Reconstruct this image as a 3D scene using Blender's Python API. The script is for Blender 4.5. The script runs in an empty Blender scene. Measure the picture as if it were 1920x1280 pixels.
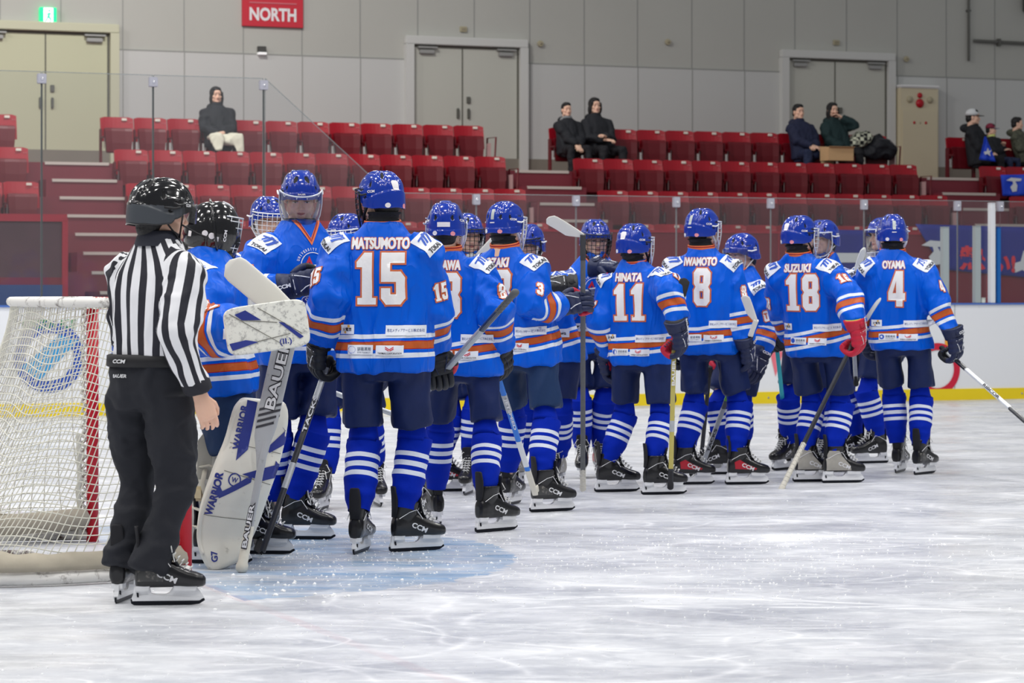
import bpy, bmesh, math, random
import numpy as np
from mathutils import Vector, Matrix, noise
from mathutils.bvhtree import BVHTree
random.seed(7)
R = math.radians
V = Vector
scn = bpy.context.scene
COL = scn.collection
# ------------------------------------------------------------------ camera
FPX, CAMH, HORY = 5000.0, 1.29, 540.0
cam_data = bpy.data.cameras.new('camera')
cam = bpy.data.objects.new('camera', cam_data); COL.objects.link(cam)
cam.location = (0, 0, CAMH); cam.rotation_euler = (R(90), 0, 0)
cam_data.sensor_width = 36; cam_data.lens = FPX/1920*36
cam_data.shift_y = -100/1920
cam_data.clip_end = 300
cam_data.dof.use_dof = True; cam_data.dof.focus_distance = 13.2; cam_data.dof.aperture_fstop = 6.4
scn.camera = cam
# ------------------------------------------------------------------ world, lamps, exposure
scn.view_settings.view_transform = 'Standard'; scn.view_settings.look = 'None'
scn.view_settings.gamma = 1; scn.view_settings.exposure = 0.10; scn.view_settings.use_curve_mapping = False
w = bpy.data.worlds.new('hall_air'); scn.world = w; w.use_nodes = True
w.node_tree.nodes['Background'].inputs[0].default_value = (0.93, 0.96, 1.0, 1)
w.node_tree.nodes['Background'].inputs[1].default_value = 0.22
TH = math.atan(0.4)
UU = V((math.cos(TH), math.sin(TH), 0)); VV = V((-math.sin(TH), math.cos(TH), 0))
def UV(u, v, z=0): return UU*u + VV*v + V((0, 0, z))
for iv, v in enumerate((3.0, 9.0, 15.0, 21.0)):
    for u in (-9.0, -3.0, 3.0, 9.0, 15.0):
        ld = bpy.data.lights.new('rink_lamp', 'AREA'); ld.shape = 'RECTANGLE'; ld.size = 1.3; ld.size_y = 0.5
        ld.energy = 225; ld.color = (1.0, 0.985, 0.96)
        lo = bpy.data.objects.new('rink_lamp', ld); COL.objects.link(lo)
        lo.location = UV(u, v, 11.5); lo.rotation_euler = (0, 0, TH)
for u in (-12, -2.0, 8.0):
    ld = bpy.data.lights.new('stand_lamp', 'AREA'); ld.shape = 'RECTANGLE'; ld.size = 2.0; ld.size_y = 0.8
    ld.energy = 640; ld.color = (1.0, 0.97, 0.93)
    lo = bpy.data.objects.new('stand_lamp', ld); COL.objects.link(lo)
    lo.location = UV(u, 31.5, 10.5); lo.rotation_euler = (R(12), 0, TH)
# ------------------------------------------------------------------ pixel -> place
def P(px, py, Y): return V(((px-960)/FPX*Y, Y, CAMH-(py-HORY)/FPX*Y))
def G(px, py):
    Y = FPX*CAMH/(py-HORY); return V(((px-960)/FPX*Y, Y, 0))
def GY(py): return FPX*CAMH/(py-HORY)
def u_at(px, v):                     # u on the line v = const seen at column px
    k = (px-960)/FPX
    # point = UU*u+VV*v ; X = k*Y
    return (k*VV.y*v - VV.x*v)/(UU.x - k*UU.y)
def z_at(px, py, v):
    p = UV(u_at(px, v), v); return CAMH-(py-HORY)/FPX*p.y
# ------------------------------------------------------------------ materials
def lin(c):
    return tuple((x/12.92 if x <= 0.04045 else ((x+0.055)/1.055)**2.4) for x in [y/255 for y in c])
_m = {}
def mat(name, rgb, rough=0.5, metal=0.0, spec=0.5, coat=0.0, var=0.0, vscale=20, bump=0.0, bscale=60, trans=0, ior=1.45, alpha=1.0, emit=0, sheen=0, dirt=None, dscale=8, damt=.5):
    if name in _m: return _m[name]
    m = bpy.data.materials.new(name); m.use_nodes = True; _m[name] = m
    nt = m.node_tree; b = nt.nodes['Principled BSDF']; c = lin(rgb)
    b.inputs['Base Color'].default_value = (*c, 1); b.inputs['Roughness'].default_value = rough
    b.inputs['Metallic'].default_value = metal; b.inputs['Specular IOR Level'].default_value = spec
    b.inputs['Coat Weight'].default_value = coat; b.inputs['Coat Roughness'].default_value = 0.05
    b.inputs['Transmission Weight'].default_value = trans; b.inputs['IOR'].default_value = ior
    b.inputs['Alpha'].default_value = alpha; b.inputs['Sheen Weight'].default_value = sheen
    if emit:
        b.inputs['Emission Color'].default_value = (*c, 1); b.inputs['Emission Strength'].default_value = emit
    tc = nt.nodes.new('ShaderNodeTexCoord')
    src = None
    if var:
        n = nt.nodes.new('ShaderNodeTexNoise'); n.inputs['Scale'].default_value = vscale; n.inputs['Detail'].default_value = 4
        nt.links.new(tc.outputs['Object'], n.inputs['Vector'])
        mx = nt.nodes.new('ShaderNodeMix'); mx.data_type = 'RGBA'
        mx.inputs['A'].default_value = (*[x*(1-var) for x in c], 1); mx.inputs['B'].default_value = (*[min(1, x*(1+var)) for x in c], 1)
        nt.links.new(n.outputs['Fac'], mx.inputs['Factor']); src = mx.outputs['Result']
    if dirt:
        n = nt.nodes.new('ShaderNodeTexNoise'); n.inputs['Scale'].default_value = dscale; n.inputs['Detail'].default_value = 8; n.inputs['Roughness'].default_value = .7
        nt.links.new(tc.outputs['Object'], n.inputs['Vector'])
        cr = nt.nodes.new('ShaderNodeValToRGB'); cr.color_ramp.elements[0].position = 1-damt; cr.color_ramp.elements[1].position = min(1, 1-damt+.12)
        nt.links.new(n.outputs['Fac'], cr.inputs[0])
        mx = nt.nodes.new('ShaderNodeMix'); mx.data_type = 'RGBA'; mx.inputs['A'].default_value = (*c, 1); mx.inputs['B'].default_value = (*lin(dirt), 1)
        if src: nt.links.new(src, mx.inputs['A'])
        nt.links.new(cr.outputs[0], mx.inputs['Factor']); src = mx.outputs['Result']
    if src: nt.links.new(src, b.inputs['Base Color'])
    if bump:
        n = nt.nodes.new('ShaderNodeTexNoise'); n.inputs['Scale'].default_value = bscale; n.inputs['Detail'].default_value = 5
        nt.links.new(tc.outputs['Object'], n.inputs['Vector'])
        bp = nt.nodes.new('ShaderNodeBump'); bp.inputs['Strength'].default_value = bump; bp.inputs['Distance'].default_value = 0.01
        nt.links.new(n.outputs['Fac'], bp.inputs['Height']); nt.links.new(bp.outputs['Normal'], b.inputs['Normal'])
    return m
# ------------------------------------------------------------------ mesh helpers
def mesh_obj(name, me, parent=None, mats=(), smooth=False):
    o = bpy.data.objects.new(name, me); COL.objects.link(o)
    for m in mats: me.materials.append(m)
    if smooth and len(me.polygons): me.polygons.foreach_set('use_smooth', [True]*len(me.polygons))
    if parent is not None:
        o.parent = parent; o.matrix_local = WM(parent).inverted()
    return o
_wm = {}
def WM(o):
    if o is None: return Matrix.Identity(4)
    m = Matrix.LocRotScale(o.location, o.rotation_euler, o.scale) if o.rotation_mode != 'QUATERNION' else Matrix.LocRotScale(o.location, o.rotation_quaternion, o.scale)
    return WM(o.parent) @ m
def set_world(o, M):
    o.rotation_mode = 'QUATERNION'
    L = WM(o.parent).inverted() @ M
    o.matrix_local = L if False else L
def put(name, me, M, parent=None):
    """an instance of a shared mesh at world matrix M"""
    o = bpy.data.objects.new(name, me); COL.objects.link(o)
    if parent is not None: o.parent = parent
    o.matrix_local = WM(parent).inverted() @ M
    return o
def tag(o, label=None, cat=None, group=None, kind=None):
    if label: o['label'] = label
    if cat: o['category'] = cat
    if group: o['group'] = group
    if kind: o['kind'] = kind
    return o
def empty(name, loc, label=None, cat=None, group=None, rz=0):
    o = bpy.data.objects.new(name, None); COL.objects.link(o); o.empty_display_size = .2
    o.location = loc; o.rotation_euler = (0, 0, rz); return tag(o, label, cat, group)
def finish(name, bm, mats, parent=None, smooth=False):
    bmesh.ops.recalc_face_normals(bm, faces=bm.faces)
    me = bpy.data.meshes.new(name); bm.to_mesh(me); bm.free()
    if not isinstance(mats, (list, tuple)): mats = [mats]
    return mesh_obj(name, me, parent, mats, smooth)
def me_from(bm, name, mats, smooth=True):
    bmesh.ops.recalc_face_normals(bm, faces=bm.faces)
    me = bpy.data.meshes.new(name); bm.to_mesh(me); bm.free()
    for m in (mats if isinstance(mats, (list, tuple)) else [mats]): me.materials.append(m)
    if smooth: me.polygons.foreach_set('use_smooth', [True]*len(me.polygons))
    return me
def box(bm, M, sx, sy, sz, mi=0, bev=0):
    """box centred on M's origin"""
    r = bmesh.ops.create_cube(bm, size=1, matrix=M @ Matrix.Diagonal((sx, sy, sz, 1)))
    fs = {f for v in r['verts'] for f in v.link_faces}
    for f in fs: f.material_index = mi
    if bev:
        es = {e for v in r['verts'] for e in v.link_edges}
        rr = bmesh.ops.bevel(bm, geom=list(es), offset=bev, segments=2, affect='EDGES', clamp_overlap=True)
        for f in rr['faces']: f.material_index = mi
def T(x, y=None, z=None): return Matrix.Translation(x if y is None else (x, y, z))
def frame(o, x, y, z):
    M = Matrix.Identity(4)
    for i, c in enumerate((x, y, z)):
        for j in range(3): M[j][i] = c[j]
    for j in range(3): M[j][3] = o[j]
    return M
RUV = frame((0, 0, 0), UU, VV, V((0, 0, 1)))          # rink axes -> world
def ubox(bm, u0, u1, v0, v1, z0, z1, mi=0, bev=0):
    c = UV((u0+u1)/2, (v0+v1)/2, (z0+z1)/2)
    box(bm, T(c) @ RUV, abs(u1-u0), abs(v1-v0), abs(z1-z0), mi, bev)
def loft(bm, rings, cap=True, mi=0, closed=True):
    vr = [[bm.verts.new(p) for p in r] for r in rings]; n = len(vr[0])
    for a, b in zip(vr, vr[1:]):
        for i in range(n if closed else n-1):
            f = bm.faces.new((a[i], a[(i+1) % n], b[(i+1) % n], b[i])); f.material_index = mi
    if cap:
        for r in (vr[0], vr[-1]):
            c = bm.verts.new(sum((v.co for v in r), V((0, 0, 0)))/n)
            for i in range(n):
                f = bm.faces.new((r[i], r[(i+1) % n], c)); f.material_index = mi
    return vr
def ring(c, a, b, ra, rb, n=24, p=2.0):
    out = []
    for i in range(n):
        t = 2*math.pi*i/n; cs, sn = math.cos(t), math.sin(t)
        x = math.copysign(abs(cs)**(2/p), cs)*ra; y = math.copysign(abs(sn)**(2/p), sn)*rb
        out.append(V(c) + a*x + b*y)
    return out
def tube(bm, pts, rad, n=12, side=None, cap=True, mi=0, rnd=True):
    pts = [V(p) for p in pts]; m = len(pts)
    rad = [(r, r) if not isinstance(r, tuple) else r for r in (rad if isinstance(rad, (list, tuple)) and not (isinstance(rad, tuple) and len(rad) == 2 and m != 2) else [rad]*m)]
    rings = []; a = None
    for i in range(m):
        d = (pts[min(i+1, m-1)]-pts[max(i-1, 0)]).normalized()
        if a is None:
            s = V(side) if side is not None else (V((1, 0, 0)) if abs(d.x) < .8 else V((0, 1, 0)))
        else: s = a
        a = (s-d*s.dot(d)).normalized(); b = d.cross(a)
        if rnd and i == 0:
            rr = min(rad[0])
            for q in (.2, .6): rings.append(ring(pts[0]-d*rr*math.cos(q*math.pi/2)*.8, a, b, rad[0][0]*math.sin(q*math.pi/2), rad[0][1]*math.sin(q*math.pi/2), n))
        rings.append(ring(pts[i], a, b, rad[i][0], rad[i][1], n))
        if rnd and i == m-1:
            rr = min(rad[-1])
            for q in (.6, .2): rings.append(ring(pts[i]+d*rr*math.cos(q*math.pi/2)*.8, a, b, rad[-1][0]*math.sin(q*math.pi/2), rad[-1][1]*math.sin(q*math.pi/2), n))
    loft(bm, rings, cap, mi)
def ellip(bm, c, r, M=None, seg=20, rin=12, mi=0):
    q = bmesh.ops.create_uvsphere(bm, u_segments=seg, v_segments=rin, radius=1, matrix=(M or Matrix.Identity(4)) @ T(*c) @ Matrix.Diagonal((*r, 1)))
    for v in q['verts']:
        for f in v.link_faces: f.material_index = mi
def prism(bm, M, pts, th, mi=0):
    """polygon in local XZ... (x,z) extruded along local y by th, centred"""
    a = [bm.verts.new(M @ V((x, -th/2, z))) for x, z in pts]; b = [bm.verts.new(M @ V((x, th/2, z))) for x, z in pts]
    n = len(pts); fs = [bm.faces.new(a), bm.faces.new(b[::-1])]
    for i in range(n): fs.append(bm.faces.new((a[i], b[i], b[(i+1) % n], a[(i+1) % n])))
    for f in fs: f.material_index = mi
def eval_mods(me, mods):
    o = bpy.data.objects.new('tmp', me); COL.objects.link(o)
    for t, kw in mods:
        m = o.modifiers.new(t, t)
        for k, v in kw.items(): setattr(m, k, v)
    dg = bpy.context.evaluated_depsgraph_get(); dg.update()
    r = bpy.data.meshes.new_from_object(o.evaluated_get(dg))
    bpy.data.objects.remove(o); bpy.data.meshes.remove(me)
    return r
def remesh(bm, vox, sm=4, fac=.5):
    bmesh.ops.recalc_face_normals(bm, faces=bm.faces)
    me = bpy.data.meshes.new('t'); bm.to_mesh(me); bm.free()
    mods = [('REMESH', dict(mode='VOXEL', voxel_size=vox, use_smooth_shade=True))]
    if sm: mods.append(('SMOOTH', dict(iterations=sm, factor=fac)))
    return eval_mods(me, mods)
def coords(me):
    a = np.empty(len(me.vertices)*3, 'f'); me.vertices.foreach_get('co', a); return a.reshape(-1, 3)
def setco(me, a):
    me.vertices.foreach_set('co', a.astype('f').ravel()); me.update()
def normals(me):
    a = np.empty(len(me.vertices)*3, 'f'); me.vertex_normals.foreach_get('vector', a); return a.reshape(-1, 3)
def attr(me, name, vals):
    at = me.attributes.new(name, 'FLOAT', 'POINT'); at.data.foreach_set('value', np.asarray(vals, 'f'))
# ------------------------------------------------------------------ lettering
_tc = {}
def text2d(s, w, h, bold=0.0, extra=0.0, grid=0.012, shear=0):
    """text outline as triangles fitted to w x h (centred); extra = outline growth in metres"""
    key = (s, round(w, 4), round(h, 4), bold, extra, grid, shear)
    if key in _tc: return _tc[key]
    def mk(off):
        c = bpy.data.curves.new('t', 'FONT'); c.body = s; c.size = 1; c.offset = off; c.resolution_u = 3; c.shear = shear
        c.align_x = 'CENTER'
        o = bpy.data.objects.new('t', c); COL.objects.link(o)
        dg = bpy.context.evaluated_depsgraph_get(); dg.update()
        me = bpy.data.meshes.new_from_object(o.evaluated_get(dg)); bpy.data.objects.remove(o); bpy.data.curves.remove(c)
        return me
    m0 = mk(bold); a = coords(m0)
    lo, hi = a[:, :2].min(0), a[:, :2].max(0)
    sx, sy = w/max(hi[0]-lo[0], 1e-6), h/max(hi[1]-lo[1], 1e-6); cx, cy = (lo+hi)[:2]/2
    if extra:
        bpy.data.meshes.remove(m0); m0 = mk(bold+extra/math.sqrt(sx*sy))
    bm = bmesh.new(); bm.from_mesh(m0); bpy.data.meshes.remove(m0)
    for v in bm.verts: v.co = V(((v.co.x-cx)*sx, (v.co.y-cy)*sy, 0))
    bmesh.ops.dissolve_degenerate(bm, edges=bm.edges, dist=1e-5)
    r = cut2d(bm, grid); _tc[key] = r
    return r
def cut2d(bm, grid):
    if grid and bm.verts:
        xs = [v.co.x for v in bm.verts]; ys = [v.co.y for v in bm.verts]
        for ax, (a, b) in enumerate(((min(xs), max(xs)), (min(ys), max(ys)))):
            n = int((b-a)/grid)
            for k in range(1, n+1):
                no = [0, 0, 0]; no[ax] = 1; co = [0, 0, 0]; co[ax] = a+(b-a)*k/(n+1)
                bmesh.ops.bisect_plane(bm, geom=bm.verts[:]+bm.edges[:]+bm.faces[:], plane_co=co, plane_no=no)
    bmesh.ops.triangulate(bm, faces=bm.faces)
    bm.verts.index_update()
    r = ([(v.co.x, v.co.y) for v in bm.verts], [[v.index for v in f.verts] for f in bm.faces]); bm.free()
    return r
def poly2d(polys, grid=0.012):
    """list of (outer, holes...) point lists -> via filled curve"""
    c = bpy.data.curves.new('t', 'CURVE'); c.dimensions = '2D'; c.fill_mode = 'BOTH'
    for pl in polys:
        s = c.splines.new('POLY'); s.points.add(len(pl)-1); s.use_cyclic_u = True
        for i, (x, y) in enumerate(pl): s.points[i].co = (x, y, 0, 1)
    return _c2(c, grid)
def _c2(c, grid):
    o = bpy.data.objects.new('t', c); COL.objects.link(o)
    dg = bpy.context.evaluated_depsgraph_get(); dg.update()
    me = bpy.data.meshes.new_from_object(o.evaluated_get(dg)); bpy.data.objects.remove(o); bpy.data.curves.remove(c)
    bm = bmesh.new(); bm.from_mesh(me); bpy.data.meshes.remove(me)
    return cut2d(bm, grid)
def thick2d(m, e):
    """2D outline grown by e: strips along every border edge"""
    from collections import Counter
    ed = Counter(); vs = list(m[0]); fs = [list(t) for t in m[1]]
    for t in m[1]:
        for i in range(len(t)): ed[tuple(sorted((t[i], t[(i+1) % len(t)])))] += 1
    seen = set()
    for (i, j), n in ed.items():
        if n != 1: continue
        a, b = V((*m[0][i], 0)), V((*m[0][j], 0)); d = b-a
        if d.length < 1e-7: continue
        d.normalize(); q = V((-d.y, d.x, 0))*e; k = len(vs); vs += [(p.x, p.y) for p in (a-q, b-q, b+q, a+q)]; fs += [[k, k+1, k+2], [k, k+2, k+3]]
        for c, idx in ((a, i), (b, j)):
            if idx in seen: continue
            seen.add(idx); k = len(vs); vs += [(c.x+e*math.cos(t_*math.pi/3), c.y+e*math.sin(t_*math.pi/3)) for t_ in range(6)]; fs += [[k, k+u, k+u+1] for u in range(1, 5)]
    return vs, fs
def rect2d(w, h, grid=.012): return poly2d([[(-w/2, -h/2), (w/2, -h/2), (w/2, h/2), (-w/2, h/2)]], grid)
def shift2d(m, dx, dy, s=1.0, rot=0):
    c, q = math.cos(rot), math.sin(rot)
    return ([((x*c-y*q)*s+dx, (x*q+y*c)*s+dy) for x, y in m[0]], m[1])
def flat_letters(name, layers, M, parent, off=0.003):
    """layers: [(mesh2d, material)], laid on plane M (x right, y up, z out)"""
    bm = bmesh.new()
    mats = []
    for k, (m, mt) in enumerate(layers):
        vs = [bm.verts.new(M @ V((x, y, off*(k+1)))) for x, y in m[0]]
        for t in m[1]:
            try: bm.faces.new([vs[i] for i in t]).material_index = k
            except ValueError: pass
        mats.append(mt)
    me = bpy.data.meshes.new(name); bm.to_mesh(me); bm.free()
    return mesh_obj(name, me, parent, mats)
def decal(name, bvh, layers, O, right, up, parent, off=0.004, depth=.35, step=.0012):
    """project 2D layers on the surface under the plane (O, right, up), from the plane's outer side"""
    right = V(right).normalized(); up = V(up).normalized(); nrm = right.cross(up).normalized(); up = nrm.cross(right)
    bm = bmesh.new(); mats = []; O = V(O)
    for k, (m, mt) in enumerate(layers):
        vs = []
        for x, y in m[0]:
            p = O+right*x+up*y
            hit, n, _, _ = bvh.ray_cast(p+nrm*depth, -nrm, depth*2)
            if hit is None: hit, n, _, _ = bvh.find_nearest(p)
            vs.append(bm.verts.new(hit+n*(off+step*k)))
        for t in m[1]:
            try: bm.faces.new([vs[i] for i in t]).material_index = k
            except ValueError: pass
        mats.append(mt)
    me = bpy.data.meshes.new(name); bm.to_mesh(me); bm.free()
    return mesh_obj(name, me, parent, mats, smooth=True)
def bvh_of(me, M=None):
    a = coords(me)
    vs = [V(c) for c in a] if M is None else [M @ V(c) for c in a]
    return BVHTree.FromPolygons(vs, [tuple(p.vertices) for p in me.polygons])
# ================================================================== THE SETTING
STEEL = mat('steel', (150, 152, 155), .25, 1.0)
def ice_material():
    m = bpy.data.materials.new('ice'); m.use_nodes = True; nt = m.node_tree; L = nt.links; N = nt.nodes
    b = N['Principled BSDF']; geo = N.new('ShaderNodeNewGeometry')
    mp = N.new('ShaderNodeMapping'); mp.vector_type = 'POINT'; mp.inputs['Rotation'].default_value = (0, 0, -TH)
    L.new(geo.outputs['Position'], mp.inputs['Vector'])
    def nz(scale, sc, det=5, rough=.6, rot=0, dist=0):
        q = N.new('ShaderNodeMapping'); q.inputs['Scale'].default_value = sc; q.inputs['Rotation'].default_value = (0, 0, rot)
        L.new(geo.outputs['Position'], q.inputs['Vector'])
        n = N.new('ShaderNodeTexNoise'); n.inputs['Scale'].default_value = scale; n.inputs['Detail'].default_value = det
        n.inputs['Roughness'].default_value = rough; n.inputs['Distortion'].default_value = dist
        L.new(q.outputs[0], n.inputs['Vector']); return n.outputs['Fac']
    def ramp(src, a, bb, ca=(0, 0, 0, 1), cb=(1, 1, 1, 1)):
        r = N.new('ShaderNodeValToRGB'); r.color_ramp.elements[0].position = a; r.color_ramp.elements[1].position = bb
        r.color_ramp.elements[0].color = ca; r.color_ramp.elements[1].color = cb; L.new(src, r.inputs[0]); return r.outputs[0]
    def mix(f, a, bb, t='MIX'):
        x = N.new('ShaderNodeMix'); x.data_type = 'RGBA'; x.blend_type = t
        for s, val in (('Factor', f), ('A', a), ('B', bb)):
            if isinstance(val, (int, float)): x.inputs[s].default_value = val
            elif isinstance(val, tuple): x.inputs[s].default_value = val
            else: L.new(val, x.inputs[s])
        return x.outputs['Result']
    def math_(op, a, bb=None):
        x = N.new('ShaderNodeMath'); x.operation = op
        for i, val in enumerate((a, bb)):
            if val is None: continue
            if isinstance(val, (int, float)): x.inputs[i].default_value = val
            else: L.new(val, x.inputs[i])
        return x.outputs[0]
    clear = (*lin((178, 181, 189)), 1); frost = (*lin((211, 213, 218)), 1)
    base = mix(ramp(nz(1.5, (.9, 1.1, 1), 10, .70, .12), .38, .60), clear, frost)
    base = mix(math_('MULTIPLY', ramp(nz(7, (.8, 1.2, 1), 7, .78, .15), .48, .66), .5), base, (*lin((236, 238, 242)), 1))
    # skate cuts: thin contour lines of stretched noise, in several directions
    def cuts(scale, sc, rot, wdt, amt, col, msk):
        nonlocal base
        q = ramp(math_('ABSOLUTE', math_('SUBTRACT', nz(scale, sc, .6, .5, rot, .15), .5)), 0.0, wdt, (1, 1, 1, 1), (0, 0, 0, 1))
        m_ = ramp(nz(msk, (1, 1, 1), 3, .6, rot*2), .44, .56)
        base = mix(math_('MULTIPLY', math_('MULTIPLY', q, m_), amt), base, (*lin(col), 1))
    for k, (rot, sc) in enumerate(((.10, 1.0), (-.30, 1.5), (.50, 1.2), (1.0, .8), (-.8, .9), (.25, 2.4), (-.12, 3.2))):
        cuts(.42*sc, (.8, 1.4, 1), rot, .006, .6, (248, 249, 252), 1.7+k*.3)
    for rot in (.2, -.45, .7): cuts(1.3, (.7, 1.8, 1), rot, .007, .4, (160, 165, 176), 2.3)
    for k, (rot, sc) in enumerate(((.05, 1.0), (-.22, 1.4))):
        s = nz(9*sc, (.07, 4.6, 1), 3, .5, rot, .25)
        base = mix(math_('MULTIPLY', ramp(s, .66, .70), .35), base, (*lin((255, 255, 255)), 1))
    # goal crease (blue half disc) and red goal line, worn by snow
    gc = N.new('ShaderNodeVectorMath'); gc.operation = 'SUBTRACT'; L.new(geo.outputs['Position'], gc.inputs[0]); gc.inputs[1].default_value = GOALC
    ln = N.new('ShaderNodeVectorMath'); ln.operation = 'LENGTH'; L.new(gc.outputs[0], ln.inputs[0])
    du = N.new('ShaderNodeVectorMath'); du.operation = 'DOT_PRODUCT'; L.new(gc.outputs[0], du.inputs[0]); du.inputs[1].default_value = UU
    inside = math_('MULTIPLY', math_('LESS_THAN', math_('ADD', ln.outputs['Value'], math_('MULTIPLY', nz(3.0, (.8, 1.4, 1), 6, .7, 0), .35)), 1.99), math_('GREATER_THAN', du.outputs['Value'], 0.0))
    snow = ramp(nz(2.4, (.5, 1.8, 1), 8, .76, .1), .38, .60, (1, 1, 1, 1), (.12, .12, .12, 1))
    base = mix(math_('MULTIPLY', inside, math_('MULTIPLY', snow, .92)), base, (*lin((124, 160, 196)), 1))
    line = math_('LESS_THAN', math_('ABSOLUTE', du.outputs['Value']), .028)
    base = mix(math_('MULTIPLY', line, math_('MULTIPLY', snow, .13)), base, (*lin((205, 60, 70)), 1))
    L.new(base, b.inputs['Base Color'])
    rg = ramp(nz(.8, (1, 2.6, 1), 6, .6, .2), .35, .65, (.16, .16, .16, 1), (.5, .5, .5, 1))
    L.new(rg, b.inputs['Roughness']); b.inputs['Specular IOR Level'].default_value = .22
    bp = N.new('ShaderNodeBump'); bp.inputs['Strength'].default_value = .25; bp.inputs['Distance'].default_value = .01
    L.new(nz(26, (.5, 2, 1), 6, .7, .1), bp.inputs['Height']); L.new(bp.outputs[0], b.inputs['Normal'])
    return m
GOALC = V((-1.798, 12.74, 0))
bm = bmesh.new()
ubox(bm, -24, 26, -8, 26.64, -.05, 0)
tag(finish('floor', bm, ice_material()), 'white scratched ice of the rink with a pale blue goal crease', kind='structure')
# --- boards
WHITEB = mat('board_white', (236, 238, 242), .35, dirt=(200, 202, 208), dscale=4.5, damt=.33)
YEL = mat('kick_yellow', (240, 212, 30), .4, dirt=(205, 175, 30), dscale=5, damt=.35)
CAPB = mat('cap_blue', (70, 110, 190), .4); JOINT = mat('joint_grey', (150, 154, 160), .6)
bm = bmesh.new()
VB = 26.65
ubox(bm, -24, 26, VB, VB+.12, 0, 1.10, 0)
ubox(bm, -24, 26, VB-.012, VB, 0, .13, 1)
ubox(bm, -24, 26, VB-.02, VB+.14, 1.10, 1.118, 2)
px = -300
while px < 2200:
    u = u_at(px, VB); ubox(bm, u-.004, u+.004, VB-.003, VB, .13, 1.10, 3); px += 190
for px in (1440, 1456, 1475, 1010, 1100, 640, 1915): ellip(bm, UV(u_at(px, VB), VB-.012, .065), (.012, .012, .012), seg=8, rin=6, mi=3)
boards = tag(finish('wall_boards', bm, [WHITEB, YEL, CAPB, JOINT]), 'white rink side boards with yellow kick plate', kind='structure')
# advertising marks on the boards
def board_plane(px, z, dv=.006):
    p = UV(u_at(px, VB), VB-dv, z); return frame(p, UU, V((0, 0, 1)), -VV)
ADB, ADC, ADG = mat('ad_blue', (40, 78, 170), .5), mat('ad_cyan', (60, 150, 205), .5), mat('ad_green', (60, 140, 80), .5)
RED = mat('ad_red', (205, 30, 60), .5); PINK = mat('ad_pink', (235, 120, 135), .5); ORA = mat('ad_orange', (242, 170, 60), .5)
def circ(r, r2=None, n=40, sx=1): 
    o = [(math.cos(2*math.pi*i/n)*r*sx, math.sin(2*math.pi*i/n)*r) for i in range(n)]
    return [o] if not r2 else [o, [(math.cos(2*math.pi*i/n)*r2*sx, math.sin(2*math.pi*i/n)*r2) for i in range(n)]]
ringm = poly2d(circ(.36, .24), 0); s2 = poly2d([[(-.28, -.1), (.1, .22), (.3, .16), (-.1, -.24)]], 0)
sq = text2d('S', .22, .5, .06, grid=0); arc_ = poly2d(circ(.46, .40), 0)
adl = [(ringm, ADB), (s2, ADC), (shift2d(text2d('GREEN ICE', .55, .09, .02, grid=0), 0, .33), ADG), (shift2d(text2d('日刊', .62, .42, .03, grid=0), .95, -.02), ADB)]
a1 = flat_letters('board_advert', adl, board_plane(92, .60), boards, .002)
sg = [(poly2d([[(-.05, .1), (.05, .1), (.05, .46), (-.05, .46)]], 0), ORA), (shift2d(poly2d(circ(.30, .22), 0), -.15, -.16), RED)]
flat_letters('board_advert', sg, board_plane(1778, .52), boards, .002)
flat_letters('board_advert', [(poly2d([[(-.18, .18), (.14, .14), (.02, -.22)]], 0), PINK)], board_plane(1585, .42), boards, .002)
flat_letters('board_advert', [(poly2d([[(-.1, .14), (.07, .14), (-.03, -.14)]], 0), PINK)], board_plane(1458, .44), boards, .002)
# --- clear screens on the boards
def glass_mat():
    m = bpy.data.materials.new('screen_acrylic'); m.use_nodes = True; nt = m.node_tree; N = nt.nodes; L = nt.links
    N.remove(N['Principled BSDF']); out = N['Material Output']
    tr = N.new('ShaderNodeBsdfTransparent'); tr.inputs[0].default_value = (.90, .91, .915, 1)
    df = N.new('ShaderNodeBsdfDiffuse'); df.inputs[0].default_value = (.62, .64, .68, 1)
    gl = N.new('ShaderNodeBsdfGlossy'); gl.inputs[0].default_value = (1, 1, 1, 1); gl.inputs['Roughness'].default_value = .04
    m1 = N.new('ShaderNodeMixShader'); m1.inputs[0].default_value = .055; L.new(tr.outputs[0], m1.inputs[1]); L.new(df.outputs[0], m1.inputs[2])
    m2 = N.new('ShaderNodeMixShader'); m2.inputs[0].default_value = .035; L.new(m1.outputs[0], m2.inputs[1]); L.new(gl.outputs[0], m2.inputs[2])
    L.new(m2.outputs[0], out.inputs[0]); return m
GLS = glass_mat(); GEDGE = mat('pane_edge', (150, 158, 160), .3, alpha=.5)
GJ = mat('pane_joint', (70, 74, 74), .5); CLAMP = mat('pane_clamp', (188, 188, 200), .25, .2, bump=.1)
VG = VB+.06
ZL, ZH = 2.30, 3.47
uH, uT = u_at(497, VG), u_at(706, VG)
names = []
ulist = [u_at(p, VG) for p in (-150, 78, 287, 494)]
seam_lo = [706, 893, 1080, 1268, 1445, 1620, 1795, 1975]
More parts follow.
